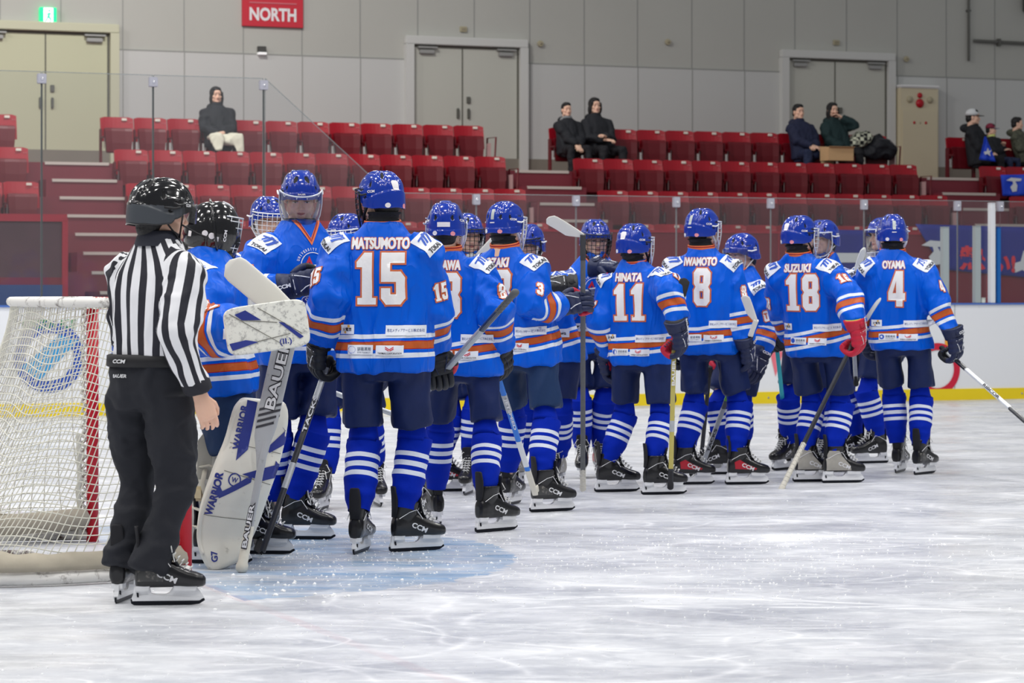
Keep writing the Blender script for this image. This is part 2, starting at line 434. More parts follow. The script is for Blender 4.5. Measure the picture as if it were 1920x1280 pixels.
def pane(us, zs, label):
    """polygonal pane: us/zs corner lists in order"""
    root = empty('glass_screen', UV((min(us)+max(us))/2, VG, 1.118), label, 'glass screen', 'clear screens on the rink boards')
    bm = bmesh.new(); f1 = [bm.verts.new(UV(u, VG-.006, z)) for u, z in zip(us, zs)]; f2 = [bm.verts.new(UV(u, VG+.006, z)) for u, z in zip(us, zs)]
    bm.faces.new(f1)                                    # one skin each side keeps the haze even
    finish('acrylic_sheet', bm, GLS, root)
    bm = bmesh.new(); n = len(us)
    for i in range(n):
        a, b = i, (i+1) % n
        if abs(zs[a]-1.118) < .01 and abs(zs[b]-1.118) < .01: continue
        p, q = UV(us[a], VG, zs[a]), UV(us[b], VG, zs[b]); tube(bm, [p, q], .005, 6, rnd=False)
    finish('pane_edge', bm, GEDGE, root); bmesh
    return root
z0 = 1.118
for i in range(3):
    pane([ulist[i]+.006, ulist[i+1]-.006, ulist[i+1]-.006, ulist[i]+.006], [z0, z0, ZH, ZH], ('tall glass pane, leftmost, above the goal net', 'tall glass pane, second from left, in front of the left stairs', 'tall glass pane in front of the woman seated alone')[i])
pane([uH, uT-.006, uT-.006, uH], [z0, z0, ZL+.12, ZH], 'glass pane with a slanting top between tall and low screens')
wh = ['just right of the slanting pane, leftmost low one', 'behind the upturned white stick blade', 'third from the left among the low ones', 'in the middle of the seven low ones', 'in front of the blue and white flag', 'left of the tall white post', 'rightmost, beyond the tall white post']
for i in range(7):
    a, b = u_at(seam_lo[i], VG)+.005, u_at(seam_lo[i+1], VG)-.005
    pane([a, b, b, a], [z0, z0, ZL, ZL], f'low glass pane {wh[i]}')
def clamp(px, z, w_=.075, h=.115, tall=False):
    u = u_at(px, VG); root = empty('pane_clamp', UV(u, VG-.02, z), None, 'clamp', 'clamps holding the glass panes')
    root['label'] = {78: 'metal clamp high on the tall glass over the left stairs', 287: 'metal clamp high on the tall glass left of the seated woman', 494: 'metal clamp high on the tall glass at the start of the slanting edge', 893: 'pale square clamp on the low glass, leftmost of seven', 1080: 'pale square clamp on the low glass above the upturned white blade', 1268: 'pale square clamp on the low glass, third from the left', 1445: 'pale square clamp on the low glass, middle one of seven', 1620: 'pale square clamp on the low glass above the blue and white flag', 1795: 'pale square clamp on the low glass, left of the white post', 1875: 'pale square clamp on the low glass, right of the white post'}[px]
    bm = bmesh.new(); ubox(bm, u-w_/2, u+w_/2, VG-.03, VG+.03, z-h/2, z+h/2, bev=.006); finish('plate', bm, CLAMP, root)
    bm = bmesh.new(); ellip(bm, UV(u, VG-.035, z), (.016, .016, .016), seg=10, rin=6); finish('bolt', bm, mat('bright_bolt', (240, 240, 245), .15, .6), root, True)
    bm = bmesh.new(); g_ = .007 if tall else .003; ubox(bm, u-g_, u+g_, VG-.01, VG+.01, z0, z-h/2); finish('joint_bar', bm, GJ if tall else mat('pane_joint_clear', (140, 120, 125), .4, alpha=.22), root)
for px in (78, 287, 494): clamp(px, ZH-.07, .09, .10, True)
for px in (893, 1080, 1268, 1445, 1620, 1795, 1875): clamp(px, ZL-.06)
def post(name, px, ytop, wpx, col, label):
    u = u_at(px, VB-.0); zt = z_at(px, ytop, VB); s = wpx/2/165
    root = empty(name, UV(u, VB+.02, 1.118), label, 'post', None)
    bm = bmesh.new(); ubox(bm, u-s, u+s, VB-.02, VB+.06, 1.118, zt-.01, bev=.006); finish('upright', bm, col, root)
    bm = bmesh.new(); ubox(bm, u-s*1.02, u+s*1.02, VB-.022, VB+.062, zt-.01, zt, bev=.003); finish('end_cap', bm, col, root)
GP = mat('post_grey', (176, 186, 188), .35, .2)
post('glass_post', 1773, 425, 13, GP, 'short grey post on the boards right of the number 4 player')
post('glass_post', 1833, 423, 12, GP, 'short grey post on the boards left of the tall white post')
post('glass_post', 1861, 380, 10, mat('post_white', (228, 230, 235), .35), 'tall white post on the boards')
post('glass_post', 1872, 426, 8, mat('post_blue', (25, 100, 175), .4), 'blue post beside the tall white post')
post('glass_post', 1843, 558, 8, mat('post_white2', (215, 220, 215), .35), 'tiny pale stub on the boards between the grey and white posts')
# --- terraces
MAR = mat('terrace_maroon', (116, 40, 52), .55, var=.12, vscale=3); MARD = mat('terrace_dark', (92, 30, 40), .6, var=.1, vscale=3)
NOSE = mat('nosing', (196, 186, 178), .5)
VR = [36.0, 35.08, 34.16, 33.24]; ZF = [2.96, 2.47, 1.98, 1.49]
FE = [v-.86 for v in VR]             # front edge of every platform
bm = bmesh.new(); ends = [38.6]+[f for f in FE]
for i in range(4): ubox(bm, -22, 24, FE[i], ends[i], 0, ZF[i], 0)
tag(finish('floor_terrace', bm, MAR), 'maroon painted concrete terraces of the stand', kind='structure')
def aisle(xa, xb, label, nlow):
    ua, ub = u_at(xa, FE[0]), u_at(xb, FE[0])
    root = empty('aisle_stairs', UV((ua+ub)/2, FE[3], 0), label, 'stairs')
    bm = bmesh.new(); bn = bmesh.new()
    zs = []
    for k in range(nlow):
        z = ZF[0]-.245*k; v = FE[0]-.46*k
        zs.append((z, v))
    for k, (z, v) in enumerate(zs):
        if k % 2 == 1 or k > 6: ubox(bm, ua-.08, ub+.08, v, v+.50, .9, z, 0)
        ubox(bn, ua, ub, v-.012, v+.03, z-.03, z+.008, 0)
        if k > 6: ubox(bm, ua-.08, ub+.08, v, v+.50, 0, z, 0)
    finish('steps', bm, MAR, root); finish('nosing_strips', bn, NOSE, root)
aisle(84, 204, 'maroon left stairs with pale nosings between seat blocks', 9)
aisle(966, 1066, 'maroon middle stairs with pale nosings between seat blocks', 5)
aisle(1738, 1836, 'maroon right stairs with pale nosings between seat blocks', 4)
# --- parapet in front of the lowest row
PAR = mat('parapet_maroon', (120, 22, 38), .45, var=.06, vscale=1.2); PARR = mat('parapet_rail', (165, 28, 48), .4)
VP = 32.25; uA, uB = u_at(122, VP), u_at(204, FE[0])+.11
bm = bmesh.new()
ubox(bm, uB, 24, VP, VP+.08, 0, 2.03, 0)
ubox(bm, uB-.02, 24, VP-.02, VP+.1, 2.03, 2.06, 1)
ubox(bm, -22, uA, VP, VP+.08, 1.33, 1.42, 0); ubox(bm, -22, uA, VP-.03, VP+.08, 0, 1.33, 3)
ubox(bm, -22, uA, VP, VP+.06, 1.42, 2.10, 2); ubox(bm, -22, uA+.02, VP-.03, VP+.09, 2.10, 2.19, 1)
ubox(bm, uA-.04, uA+.03, VP-.03, VP+.09, 0, 2.14, 1)
for px in (900, 1080, 1268, 1460, 1650, 1850): ubox(bm, u_at(px, VP)-.006, u_at(px, VP)+.006, VP-.004, VP, 0, 2.03, 1)
tag(finish('wall_parapet', bm, [PAR, PARR, mat('parapet_panel', (84, 52, 60), .5, var=.2, vscale=4), mat('base_blue', (42, 70, 120), .6)]), 'maroon parapet in front of the lowest seats', kind='structure')
PLATE = mat('seat_plate', (232, 226, 214), .5)
# --- banners hung on the parapet
BLU = mat('banner_blue', (24, 34, 138), .6, var=.12, vscale=3); BWH = mat('banner_white', (225, 228, 232), .6); BRED = mat('banner_red', (226, 40, 60), .6)
def banner(pts, zt_v, label, layers, cpx, cz, v=VP-.03):
    us = [u_at(p[0], v) for p in pts]; zs = [z_at(p[0], p[1], v) for p in pts]
    root = empty('cloth_banner', UV(sum(us)/len(us), v, max(zs)), label, 'banner')
    bm = bmesh.new(); a = []
    n = 24
    top = [(us[0], zs[0]), (us[1], zs[1])]; bot = [(us[3], zs[3]), (us[2], zs[2])]
    rings = []
    for j in range(9):
        t = j/8; row = []
        for i in range(n+1):
            s = i/n; ut = top[0][0]*(1-s)+top[1][0]*s; zt = top[0][1]*(1-s)+top[1][1]*s; ub_ = bot[0][0]*(1-s)+bot[1][0]*s; zb = bot[0][1]*(1-s)+bot[1][1]*s
            row.append(UV(ut*(1-t)+ub_*t, v-.004-.006*math.sin(s*19+t*2)*t, zt*(1-t)+zb*t))
        rings.append(row)
    loft(bm, rings, False, 0, closed=False)
    cl = finish('cloth', bm, BLU, root, True)
    me = eval_mods(cl.data.copy(), [('SOLIDIFY', dict(thickness=.004))]); cl.data = me
    for mesh2, mt, ppx, pz in layers:
        flat_letters('lettering', [(mesh2, mt)], frame(UV(u_at(ppx, v), v-.018, pz), UU, V((0, 0, 1)), -VV), root, .002)
brush = poly2d([[(-.22, .10), (-.08, .17), (.22, .15), (.2, .09), (.04, .08), (.1, -.02), (.08, -.16), (-.04, -.18), (-.1, -.06), (-.02, .02), (-.04, .08)]], 0)
leaf = poly2d([[(-.2, .0), (-.05, .04), (.0, .2), (.06, .05), (.2, .1), (.1, -.04), (.14, -.18), (-.02, -.08), (-.14, -.12)]], 0)
banner([(1716, 420), (2010, 428), (2010, 528), (1768, 505)], 0, 'blue banner with red and white brush writing on the parapet', [
    (brush, BWH, 1752, 1.29+72/146.), (text2d('熱', .42, .34, .04, grid=0), BRED, 1822, 1.29+62/146.), (text2d('い!', .36, .24, .05, grid=0), BRED, 1882, 1.29+48/142.), (leaf, BWH, 1918, 1.29+48/142.)], 0, 0)
banner([(1522, 430), (1662, 432), (1656, 522), (1530, 520)], 0, 'blue and white flag on the parapet behind the number 18 player', [
    (rect2d(.86, .13, 0), BWH, 1592, 1.29+62/149.)], 0, 0)
# --- seats
SR = mat('seat_red', (158, 16, 34), .38, var=.06, vscale=5); SD = mat('seat_dark', (98, 8, 22), .45); SF = mat('seat_frame', (96, 14, 26), .5)
SMET = mat('seat_metal', (150, 130, 130), .35, .6)
def seat_proto():
    PW = .47
    bm = bmesh.new(); rings = []
    for i in range(9):                                # backrest, gently curved in plan
        x = (i/8-.5)*(PW-.012); y0 = .035*(1-(2*i/8-1)**2)
        e = .018*max(0, abs(2*i/8-1)-.75)/.25
        rings.append([V((x, y0-.03, .36)), V((x, y0+.0, .54)), V((x, y0+.03, .70-e)), V((x, y0+.055, .70-e)), V((x, y0+.03, .54)), V((x, y0-.0, .36))])
    loft(bm, rings, True); back = me_from(bm, 'backrest', SR, False)
    bm = bmesh.new(); rings = []
    for k, (z, hw, y) in enumerate(((.20, .15, -.10), (.215, .172, -.115), (.34, .182, -.115), (.50, .192, -.10), (.535, .19, -.085), (.545, .17, -.07))):
        rings.append([V((-hw, y, z)), V((-hw*.5, y+.018, z)), V((hw*.5, y+.018, z)), V((hw, y, z)), V((hw, y+.06, z)), V((-hw, y+.06, z))])
    loft(bm, rings, True); pan = me_from(bm, 'seat_pan', SD, False)
    bm = bmesh.new()
    box(bm, T(-PW/2, -.02, .27), .022, .10, .52, 0, .005); box(bm, T(-PW/2, -.10, .41), .03, .22, .03, 0, .008); box(bm, T(-PW/2, -.03, .012), .06, .2, .024)
    fr = me_from(bm, 'side_frame', SF, False)
    bm = bmesh.new(); box(bm, T(-PW/2+.032, -.10, .33), .010, .02, .15, 0, .004)
    hg = me_from(bm, 'hinge', SMET, False)
    bm = bmesh.new(); box(bm, T(.105, .028, .668), .075, .008, .036, 0, .006); pl = me_from(bm, 'number_plate', PLATE, False)
    bm = bmesh.new()
    for x in (.175, .205): ellip(bm, (x, .020, .628), (.006, .006, .006), seg=8, rin=5)
    rv = me_from(bm, 'rivets', mat('rivet', (200, 150, 150), .4), True)
    return (('backrest', back), ('seat_pan', pan), ('side_frame', fr)), (('number_plate', pl), ('rivets', rv)), hg
SP = seat_proto()
ORD = ['first', 'second', 'third', 'fourth', 'fifth', 'sixth', 'seventh', 'eighth', 'ninth', 'tenth', 'eleventh', 'twelfth', 'thirteenth', 'fourteenth', 'fifteenth', 'sixteenth']
def seat(u, v, z, label, group, hasplate=True, dark=False):
    M = T(UV(u, v, z)) @ RUV
    root = bpy.data.objects.new('folding_seat', None); COL.objects.link(root); root.matrix_local = M; root.empty_display_size = .1
    tag(root, label, 'seat', group)
    for i, (n, me) in enumerate(SP[0]):
        o = bpy.data.objects.new(n, me); COL.objects.link(o); o.parent = root
        if i == 0:
            for n2, m2 in SP[1]:
                q = bpy.data.objects.new(n2, m2); COL.objects.link(q); q.parent = o
        if i == 1:
            q = bpy.data.objects.new('hinge', SP[2]); COL.objects.link(q); q.parent = o
PW = .47
rown = ['top', 'second', 'third', 'lowest']
secA = [188, 214, 236, 262]; secB = [1030, 1076, 1122, 1170]; endL = [32, 54, 74, 98]; secC = [1775, 1838, 1895, 1950]
for r in range(4):
    v, z = VR[r], ZF[r]-.02
    for k in range(12):
        u = u_at(secA[r], v)+PW*(k+.5)
        seat(u, v, z, f'red folding seat in the {rown[r]} row, {ORD[k]} seat right of the left stairs', f'red seats of the left block, {rown[r]} row')
        u = u_at(secB[r], v)+PW*(k+.5)
        seat(u, v, z, f'red folding seat in the {rown[r]} row, {ORD[k]} seat right of the middle stairs', f'red seats of the right block, {rown[r]} row')
    for k in range(2):
        seat(u_at(endL[r], v)-PW*(k+.5), v, z, f'red folding seat in the {rown[r]} row, {ORD[k]} seat left of the left stairs', 'red seats beside the left edge of the photo')
    for k in range(4-r):
        seat(u_at(secC[r], v)+PW*(k+.5), v, z, f'red folding seat in the {rown[r]} row, {ORD[k]} seat right of the right stairs', 'red seats beside the right edge of the photo')
# open end frames at block ends
for r in range(3):
    for nm, px0, n in (('left block', secA[r], 12), ('right block', secB[r], 12)):
        u = u_at(px0, VR[r])+PW*n+.02; z = ZF[r]
        root = empty('end_frame', UV(u, VR[r], z), f'red open metal arm frame closing the {rown[r]} row of the {nm}', 'seat frame', 'arm frames at the row ends')
        bm = bmesh.new()
        tube(bm, [UV(u, VR[r]-.02, z), UV(u+.02, VR[r]-.02, z+.5), UV(u+.06, VR[r]-.26, z+.5), UV(u+.04, VR[r]-.24, z)], .013, 8)
        finish('bent_tube', bm, SF, root, True)
        bm = bmesh.new(); ubox(bm, u-.005, u+.005, VR[r]-.2, VR[r]-.04, z+.2, z+.42); finish('side_plate', bm, mat('end_plate', (185, 150, 150), .4), root)
# --- rear wall with joints
VW = 38.5
WU = mat('wall_upper', (178, 178, 172), .8, var=.045, vscale=.7, bump=.15, bscale=30); WL = mat('wall_lower', (192, 193, 191), .6, var=.03, vscale=.6)
WJ = mat('wall_joint', (146, 147, 144), .8); BASEB = mat('wall_base', (128, 122, 112), .8, var=.1, vscale=2)
bm = bmesh.new()
ubox(bm, -26, 28, VW, VW+.2, 4.79, 9.5, 0); ubox(bm, -26, 28, VW-.02, VW+.2, 2.9, 4.79, 1)
for px in (-110, 0, 114, 230, 345, 456, 566, 675, 783, 889, 993, 1095, 1195, 1297, 1395, 1490, 1587, 1682, 1774, 1865, 1955, 2050):
    u = u_at(px, VW); ubox(bm, u-.008, u+.008, VW-.004, VW, 4.79, 9.4, 2); ubox(bm, u-.007, u+.007, VW-.024, VW-.02, 3.3, 4.79, 2)
ubox(bm, -26, 28, VW-.022, VW-.0, 4.78, 4.80, 2)
tag(finish('wall_back', bm, [WU, WL, WJ]), 'pale grey panelled rear wall of the arena', kind='structure')
bm = bmesh.new(); ubox(bm, -26, 28, VW-.05, VW-.02, 2.9, 3.30)
tag(finish('baseboard_back', bm, BASEB), 'dull brownish band at the foot of the rear wall', kind='structure')
def door(n, xl, xs, xr, frame_c, leaf_c, label, closerc):
    ul, us_, ur = (u_at(x, VW) for x in (xl, xs, xr)); zt = 5.0
    root = empty(f'door_{n}', UV(us_, VW-.05, 2.96), label, 'door'); root['kind'] = 'structure'
    bm = bmesh.new(); v0 = VW-.12
    ubox(bm, ul-.13, ul, v0, VW, 2.9, zt+.02); ubox(bm, ur, ur+.13, v0, VW, 2.9, zt+.02); ubox(bm, ul-.13, ur+.13, v0, VW, zt+.02, zt+.15, bev=.01)
    finish('door_frame', bm, frame_c, root)
    bm = bmesh.new(); dk = mat('door_gap_shade', (96, 96, 88), .8)  # dark strips paint the shadow in the gaps round the leaves
    ubox(bm, ul, ur, VW-.045, VW-.03, zt-.02, zt+.03); ubox(bm, ur-.035, ur, VW-.047, VW-.03, 2.9, zt); ubox(bm, us_-.01, us_+.01, VW-.047, VW-.03, 2.9, zt)
    finish('door_gap_shade', bm, dk, root)
    for a, b, side in ((ul, us_-.008, -1), (us_+.008, ur-.03, 1)):
        bm = bmesh.new(); ubox(bm, a, b, VW-.042, VW-.03, 2.96, zt-.02); lf = finish('door_leaf', bm, leaf_c, root)
        bm = bmesh.new(); c0 = a+.10 if side < 0 else b-.32
        ubox(bm, c0, c0+.24, VW-.10, VW-.04, zt-.12, zt-.06, bev=.01); ubox(bm, c0-.03, c0+.28, VW-.12, VW-.04, zt-.035, zt-.01)
        finish('door_closer', bm, closerc, lf)
        bm = bmesh.new(); h0 = b-.09 if side < 0 else a+.07
        ubox(bm, h0, h0+.04, VW-.08, VW-.04, 3.90, 4.06, bev=.01)
        if side > 0: ubox(bm, h0-.01, h0+.05, VW-.07, VW-.04, 4.14, 4.24, bev=.005)
        finish('door_handle', bm, mat('handle_grey', (105, 105, 98), .4, .4), lf)
CREAM = mat('door_olive', (186, 187, 160), .6, var=.03, vscale=1); CREAM2 = mat('door_olive_frame', (192, 192, 168), .6)
DG = mat('door_grey', (186, 187, 178), .6, var=.03, vscale=1); DGF = mat('door_grey_frame', (200, 201, 198), .6)
CLO = mat('closer_grey', (160, 160, 158), .4, .3)
door(1, -40, 84, 204, CREAM2, CREAM, 'olive cream double door at the far left', CLO)
door(2, 772, 865, 971, DGF, DG, 'pale grey double door left of centre', CLO)
door(3, 1474, 1563, 1660, DGF, DG, 'pale grey double door on the right behind the seated pair', CLO)
# --- things on the wall
def wallM(px, py, dv=.03): return frame(UV(u_at(px, VW), VW-dv, z_at(px, py, VW)), UU, V((0, 0, 1)), -VV)
def wpx(px): return FPX/UV(u_at(px, VW), VW).y*.93
SRED = mat('sign_red', (196, 44, 60), .5); SWH = mat('sign_white', (228, 226, 228), .5)
zb = z_at(510, 51, VW); uc = u_at(510, VW); wd = 110/wpx(510)
root = empty('wall_sign', UV(uc, VW, zb), 'red wall sign reading NORTH in white letters', 'sign')
bm = bmesh.new(); ubox(bm, uc-wd/2, uc+wd/2, VW-.05, VW, zb, zb+.95, bev=.004); finish('sign_board', bm, SRED, root)
Ms = frame(UV(uc, VW-.052, zb), UU, V((0, 0, 1)), -VV)
flat_letters('lettering', [(shift2d(text2d('NORTH', wd*.77, .20, .035, grid=0), 0, .185), SWH), (shift2d(text2d('15', wd*.55, .40, .06, grid=0), 0, .66), SWH), (shift2d(rect2d(wd*.78, .018, 0), 0, .355), mat('sign_line', (205, 110, 120), .5))], Ms, root, .002)
u = u_at(88, VW); z = z_at(88, 31, VW); hw = 14.5/wpx(88)
root = empty('exit_sign', UV(u, VW, z-.12), 'small lit green and white exit sign above the left door', 'exit sign')
bm = bmesh.new(); ubox(bm, u-hw, u+hw, VW-.10, VW, z-.125, z+.125, bev=.006); finish('sign_case', bm, mat('exit_green', (20, 205, 130), .4, emit=1.1), root)
man = poly2d([[(-.03, .02), (.0, .05), (.03, .045), (.055, .02), (.05, .01), (.025, .025), (.02, -.01), (.045, -.04), (.03, -.09), (.015, -.088), (.022, -.048), (-.005, -.03), (-.02, -.07), (-.055, -.085), (-.058, -.07), (-.035, -.055), (-.01, .01), (-.015, .02), (-.03, .0), (-.045, .005)]], 0)
flat_letters('pictogram', [(rect2d(hw*1.15, .235, 0), mat('exit_white', (235, 255, 245), .4, emit=1.5)), (shift2d(man, 0, .0), mat('exit_green2', (60, 215, 150), .4, emit=.9)), (shift2d(poly2d(circ(.016), 0), .012, .075), mat('exit_green2', (0, 0, 0)))], frame(UV(u, VW-.101, z), UU, V((0, 0, 1)), -VV), root, .002)
root = empty('wall_lamp_box', wallM(489, 96).translation, 'small dark box with a white base under the red NORTH sign', 'wall box')
bm = bmesh.new(); box(bm, wallM(489, 93, .05), .13, .09, .06, 0, .006); finish('housing', bm, mat('box_dark', (70, 70, 68), .5), root)
bm = bmesh.new(); box(bm, wallM(489, 101, .06), .13, .035, .09, 0, .006); finish('lens', bm, mat('box_white', (245, 245, 245), .4, emit=.25), root)
BEI = mat('vent_beige', (172, 164, 138), .6); BEI2 = mat('vent_centre', (148, 140, 118), .6)
for px, py, wh_ in ((1012, 82, 'right of the middle door'), (1251, 79, 'over the empty wall between the doors'), (1698, 111, 'above the cream cabinet')):
    root = empty('round_wall_vent', wallM(px, py).translation, 'small round beige fitting '+wh_, 'wall fitting', 'small beige wall fittings')
    M = wallM(px, py, .02); bm = bmesh.new(); loft(bm, [ring(M.translation, UU, V((0, 0, 1)), r, r, 20)for r in (.05,)] + [ring(M.translation-VV*.03, UU, V((0, 0, 1)), .045, .045, 20)]); finish('rim', bm, BEI, root)
    bm = bmesh.new(); ellip(bm, M.translation-VV*.03, (.022, .022, .022), seg=12, rin=8); finish('centre', bm, BEI2, root, True)
for px, py, wh_ in ((868, 55, 'above the middle door'), (1567, 80, 'above the right door')):
    root = empty('wall_socket_box', wallM(px, py).translation, 'small rectangular beige fitting '+wh_, 'wall fitting', 'small beige wall fittings')
    bm = bmesh.new(); box(bm, wallM(px, py, .02), .115, .085, .03, 0, .006); finish('cover', bm, BEI, root)
    bm = bmesh.new(); box(bm, wallM(px, py, .038), .07, .045, .008, 0, .003); finish('face', bm, BEI2, root)
PIP = mat('pipe_dark', (92, 92, 88), .5)
root = empty('wall_conduit', wallM(1814, 60).translation, 'dark vertical conduit on the wall at upper right', 'conduit')
bm = bmesh.new(); tube(bm, [UV(u_at(1814, VW), VW-.04, z_at(1814, 113, VW)), UV(u_at(1814, VW), VW-.04, 7.6)], .022, 10); finish('pipe', bm, PIP, root, True)
bm = bmesh.new(); ubox(bm, u_at(1814, VW)-.035, u_at(1814, VW)+.035, VW-.06, VW, 5.9, 5.93); finish('bracket', bm, PIP, root)
root = empty('wall_conduit', wallM(1870, 80).translation, 'dark horizontal conduit running to the right edge', 'conduit')
bm = bmesh.new(); tube(bm, [UV(u_at(1824, VW), VW-.05, z_at(1824, 77, VW)), UV(u_at(2000, VW), VW-.05, z_at(1824, 77, VW)-.02)], .028, 10); finish('pipe', bm, PIP, root, True)
bm = bmesh.new(); ubox(bm, u_at(1870, VW)-.02, u_at(1870, VW)+.02, VW-.09, VW, z_at(1870, 80, VW)-.06, z_at(1870, 80, VW)+.06); finish('bracket', bm, PIP, root)
root = empty('loudspeaker', wallM(1917, 8).translation, 'dark box at the top right corner of the wall', 'loudspeaker')
bm = bmesh.new(); box(bm, wallM(1922, 8, .15), .18, .30, .2, 0, .02); finish('cabinet', bm, mat('speaker_dark', (70, 70, 68), .6), root)
# fire hose cabinet
u0, u1 = u_at(1676, VW), u_at(1747, VW); zt = z_at(1711, 167, VW)
root = empty('fire_hose_cabinet', UV((u0+u1)/2, VW-.2, 2.96), 'cream fire hose cabinet with red lamps beside the right door', 'fire cabinet')
CC = mat('cabinet_cream', (206, 196, 168), .5, var=.03, vscale=2)
bm = bmesh.new(); ubox(bm, u0, u1, VW-.22, VW, 2.96, zt, bev=.01); finish('body', bm, CC, root)
bm = bmesh.new(); ubox(bm, u0+.03, u1-.03, VW-.235, VW-.22, 3.0, zt-.36); finish('door', bm, CC, root)
bm = bmesh.new(); ubox(bm, u0-.02, u1+.02, VW-.25, VW, zt, zt+.05, bev=.02); finish('papers_on_top', bm, mat('cab_white', (225, 225, 225), .5), root)
cu = (u0+u1)/2
def knob(du, dz, r, m_, n_):
    bm = bmesh.new(); c = UV(cu+du, VW-.235, zt+dz); loft(bm, [ring(c+VV*.02, UU, V((0, 0, 1)), r, r, 20), ring(c, UU, V((0, 0, 1)), r, r, 20), ring(c-VV*r*.4, UU, V((0, 0, 1)), r*.6, r*.6, 20)]); finish(n_, bm, m_, root, True)
CR = mat('cab_red', (180, 14, 34), .35)
knob(0, -.12, .045, CR, 'alarm_button'); knob(0, -.25, .075, CR, 'red_lamp'); knob(-.19, -.19, .055, BEI, 'speaker_grille'); knob(.19, -.19, .055, BEI, 'speaker_grille')
knob(-.11, -.57, .025, CR, 'indicator'); knob(.11, -.57, .025, CR, 'indicator'); knob(0, -.57, .018, BEI, 'lock')
# ================================================================== THE GOAL
def goal():
    root = empty('goal_net', GOALC, 'red framed hockey goal with worn white netting, behind the referee', 'goal')
    GRED = mat('goal_red', (206, 24, 44), .35, dirt=(150, 20, 35), dscale=6, damt=.3); CORD = mat('net_cord', (222, 220, 208), .8)
    def gp(n, l, z): return GOALC + UU*n + VV*l + V((0, 0, z))
    bm = bmesh.new(); tube(bm, [gp(0, -.915, 0.0), gp(0, -.915, 1.215)], .031, 16, rnd=False); finish('goal_post', bm, GRED, root, True)
    bm = bmesh.new(); tube(bm, [gp(0, .915, 0.0), gp(0, .915, 1.215)], .031, 16, rnd=False); finish('goal_post', bm, GRED, root, True)
    bm = bmesh.new(); tube(bm, [gp(0, -.93, 1.215), gp(0, .93, 1.215)], .031, 16); finish('crossbar', bm, GRED, root, True)
    def dcurve(s, depth, half, pw):                     # plan curve from near post to far post
        t = s*math.pi; x = -math.copysign(abs(math.sin(t))**pw, 1)*depth; l = -math.copysign(abs(math.cos(t))**pw, math.cos(t))*half
        return x, l
    def bc(s):
        x, l = dcurve(s, 1.12, .93, .55); return x, l*(1+.22*min(1, -x/.9))
    def tc(s): return dcurve(s, .54, .915, .75)
    S = [i/220 for i in range(221)]
    # base frame, chipped white over rust
    WHT = mat('frame_white', (232, 230, 226), .5, dirt=(78, 60, 54), dscale=9, damt=.47)
    bm = bmesh.new(); tube(bm, [gp(*bc(s), .035) for s in S[::4]], (.03), 10); finish('base_frame', bm, WHT, root, True)
    bm = bmesh.new(); tube(bm, [gp(*tc(s), 1.225) for s in S[::4]], .024, 10); finish('top_frame', bm, WHT, root, True)
    bm = bmesh.new(); tube(bm, [gp(-1.08, 0, .05), gp(-.5, 0, .04)], .02, 8); finish('base_stay', bm, WHT, root, True)
    # canvas skirt along the base
    CAN = mat('canvas', (176, 168, 152), .9, var=.25, vscale=7, bump=.6, bscale=9)
    bm = bmesh.new(); rings = []
    for j, (z, off) in enumerate(((.066, .03), (.09, .035), (.115, .02), (.145, -.0))):
        row = []
        for i, s in enumerate(S):
            x, l = bc(s); k = 1+off/1.1; w_ = .012*noise.noise(V((s*40, j*1.3, 0)))
            zz = z+(.02*noise.noise(V((s*22, 5, 0))) if j == 3 else 0)
            row.append(gp(x*k+w_, l*k+w_, zz))
        rings.append(row)
    loft(bm, rings, False, closed=False); cv = finish('canvas_skirt', bm, CAN, root, True)
    cv.data = eval_mods(cv.data.copy(), [('SOLIDIFY', dict(thickness=.006))])
    bm = bmesh.new()
    pts = []
    for i in range(10): pts.append(gp(-1.0+.02*noise.noise(V((i, 0, 1))), -.7+i*.155, .14+.02*noise.noise(V((i, 3, 0)))))
    tube(bm, pts, (.06), 10); 
    tube(bm, [gp(-1.0, .62, .14), gp(-.5, .84, .10), gp(-.06, .90, .12)], (.055), 10);
    finish('canvas_padding', bm, CAN, root, True)
    # netting
    def surf(s, h):                                     # h 0 top .. 1 base
        xt, lt = tc(s); xb, lb = bc(s)
        sag = .06*math.sin(h*math.pi)*math.sin(s*math.pi)
        e = h**1.15
        wob = .012*noise.noise(V((s*9, h*3, 0)))
        return gp(xt*(1-e)+xb*e+sag*1.2+wob, lt*(1-e)+lb*e*.99+wob, 1.23*(1-h)+.12*h+.008*noise.noise(V((s*14, h*5, 7))))
    bm = bmesh.new(); NS, NH = 88, 30; cr = .0025
    for i in range(NS+1):
        sh = .030
        tube(bm, [surf(min(1, max(0, i/NS+sh*(j/15-.5))), j/15) for j in range(16)], cr, 4, cap=False, rnd=False)
    for j in range(1, NH): 
        tube(bm, [surf(i/60, min(1, max(0, j/NH+.02*math.sin(i*.4)))) for i in range(61)], cr, 4, cap=False, rnd=False)
    # top shelf
    for i in range(46):
        l = -.90+1.8*i/45; dmax = .54*max(0, 1-(abs(l)/.915)**2.67)**.375
        tube(bm, [gp(-dmax*k/5, l+.006*math.sin(i+k), 1.235-.035*math.sin(k/5*math.pi)) for k in range(6)], cr, 4, cap=False, rnd=False)
    for k in range(1, 15):
        d = .54*k/15; lm = .915*max(0, 1-(d/.54)**2.67)**.375
        tube(bm, [gp(-d, -lm+2*lm*i/30, 1.235-.035*math.sin(d/.6*math.pi)+.004*math.sin(i)) for i in range(31)], cr, 4, cap=False, rnd=False)
    tag(finish('netting', bm, CORD, root, True), kind='stuff')
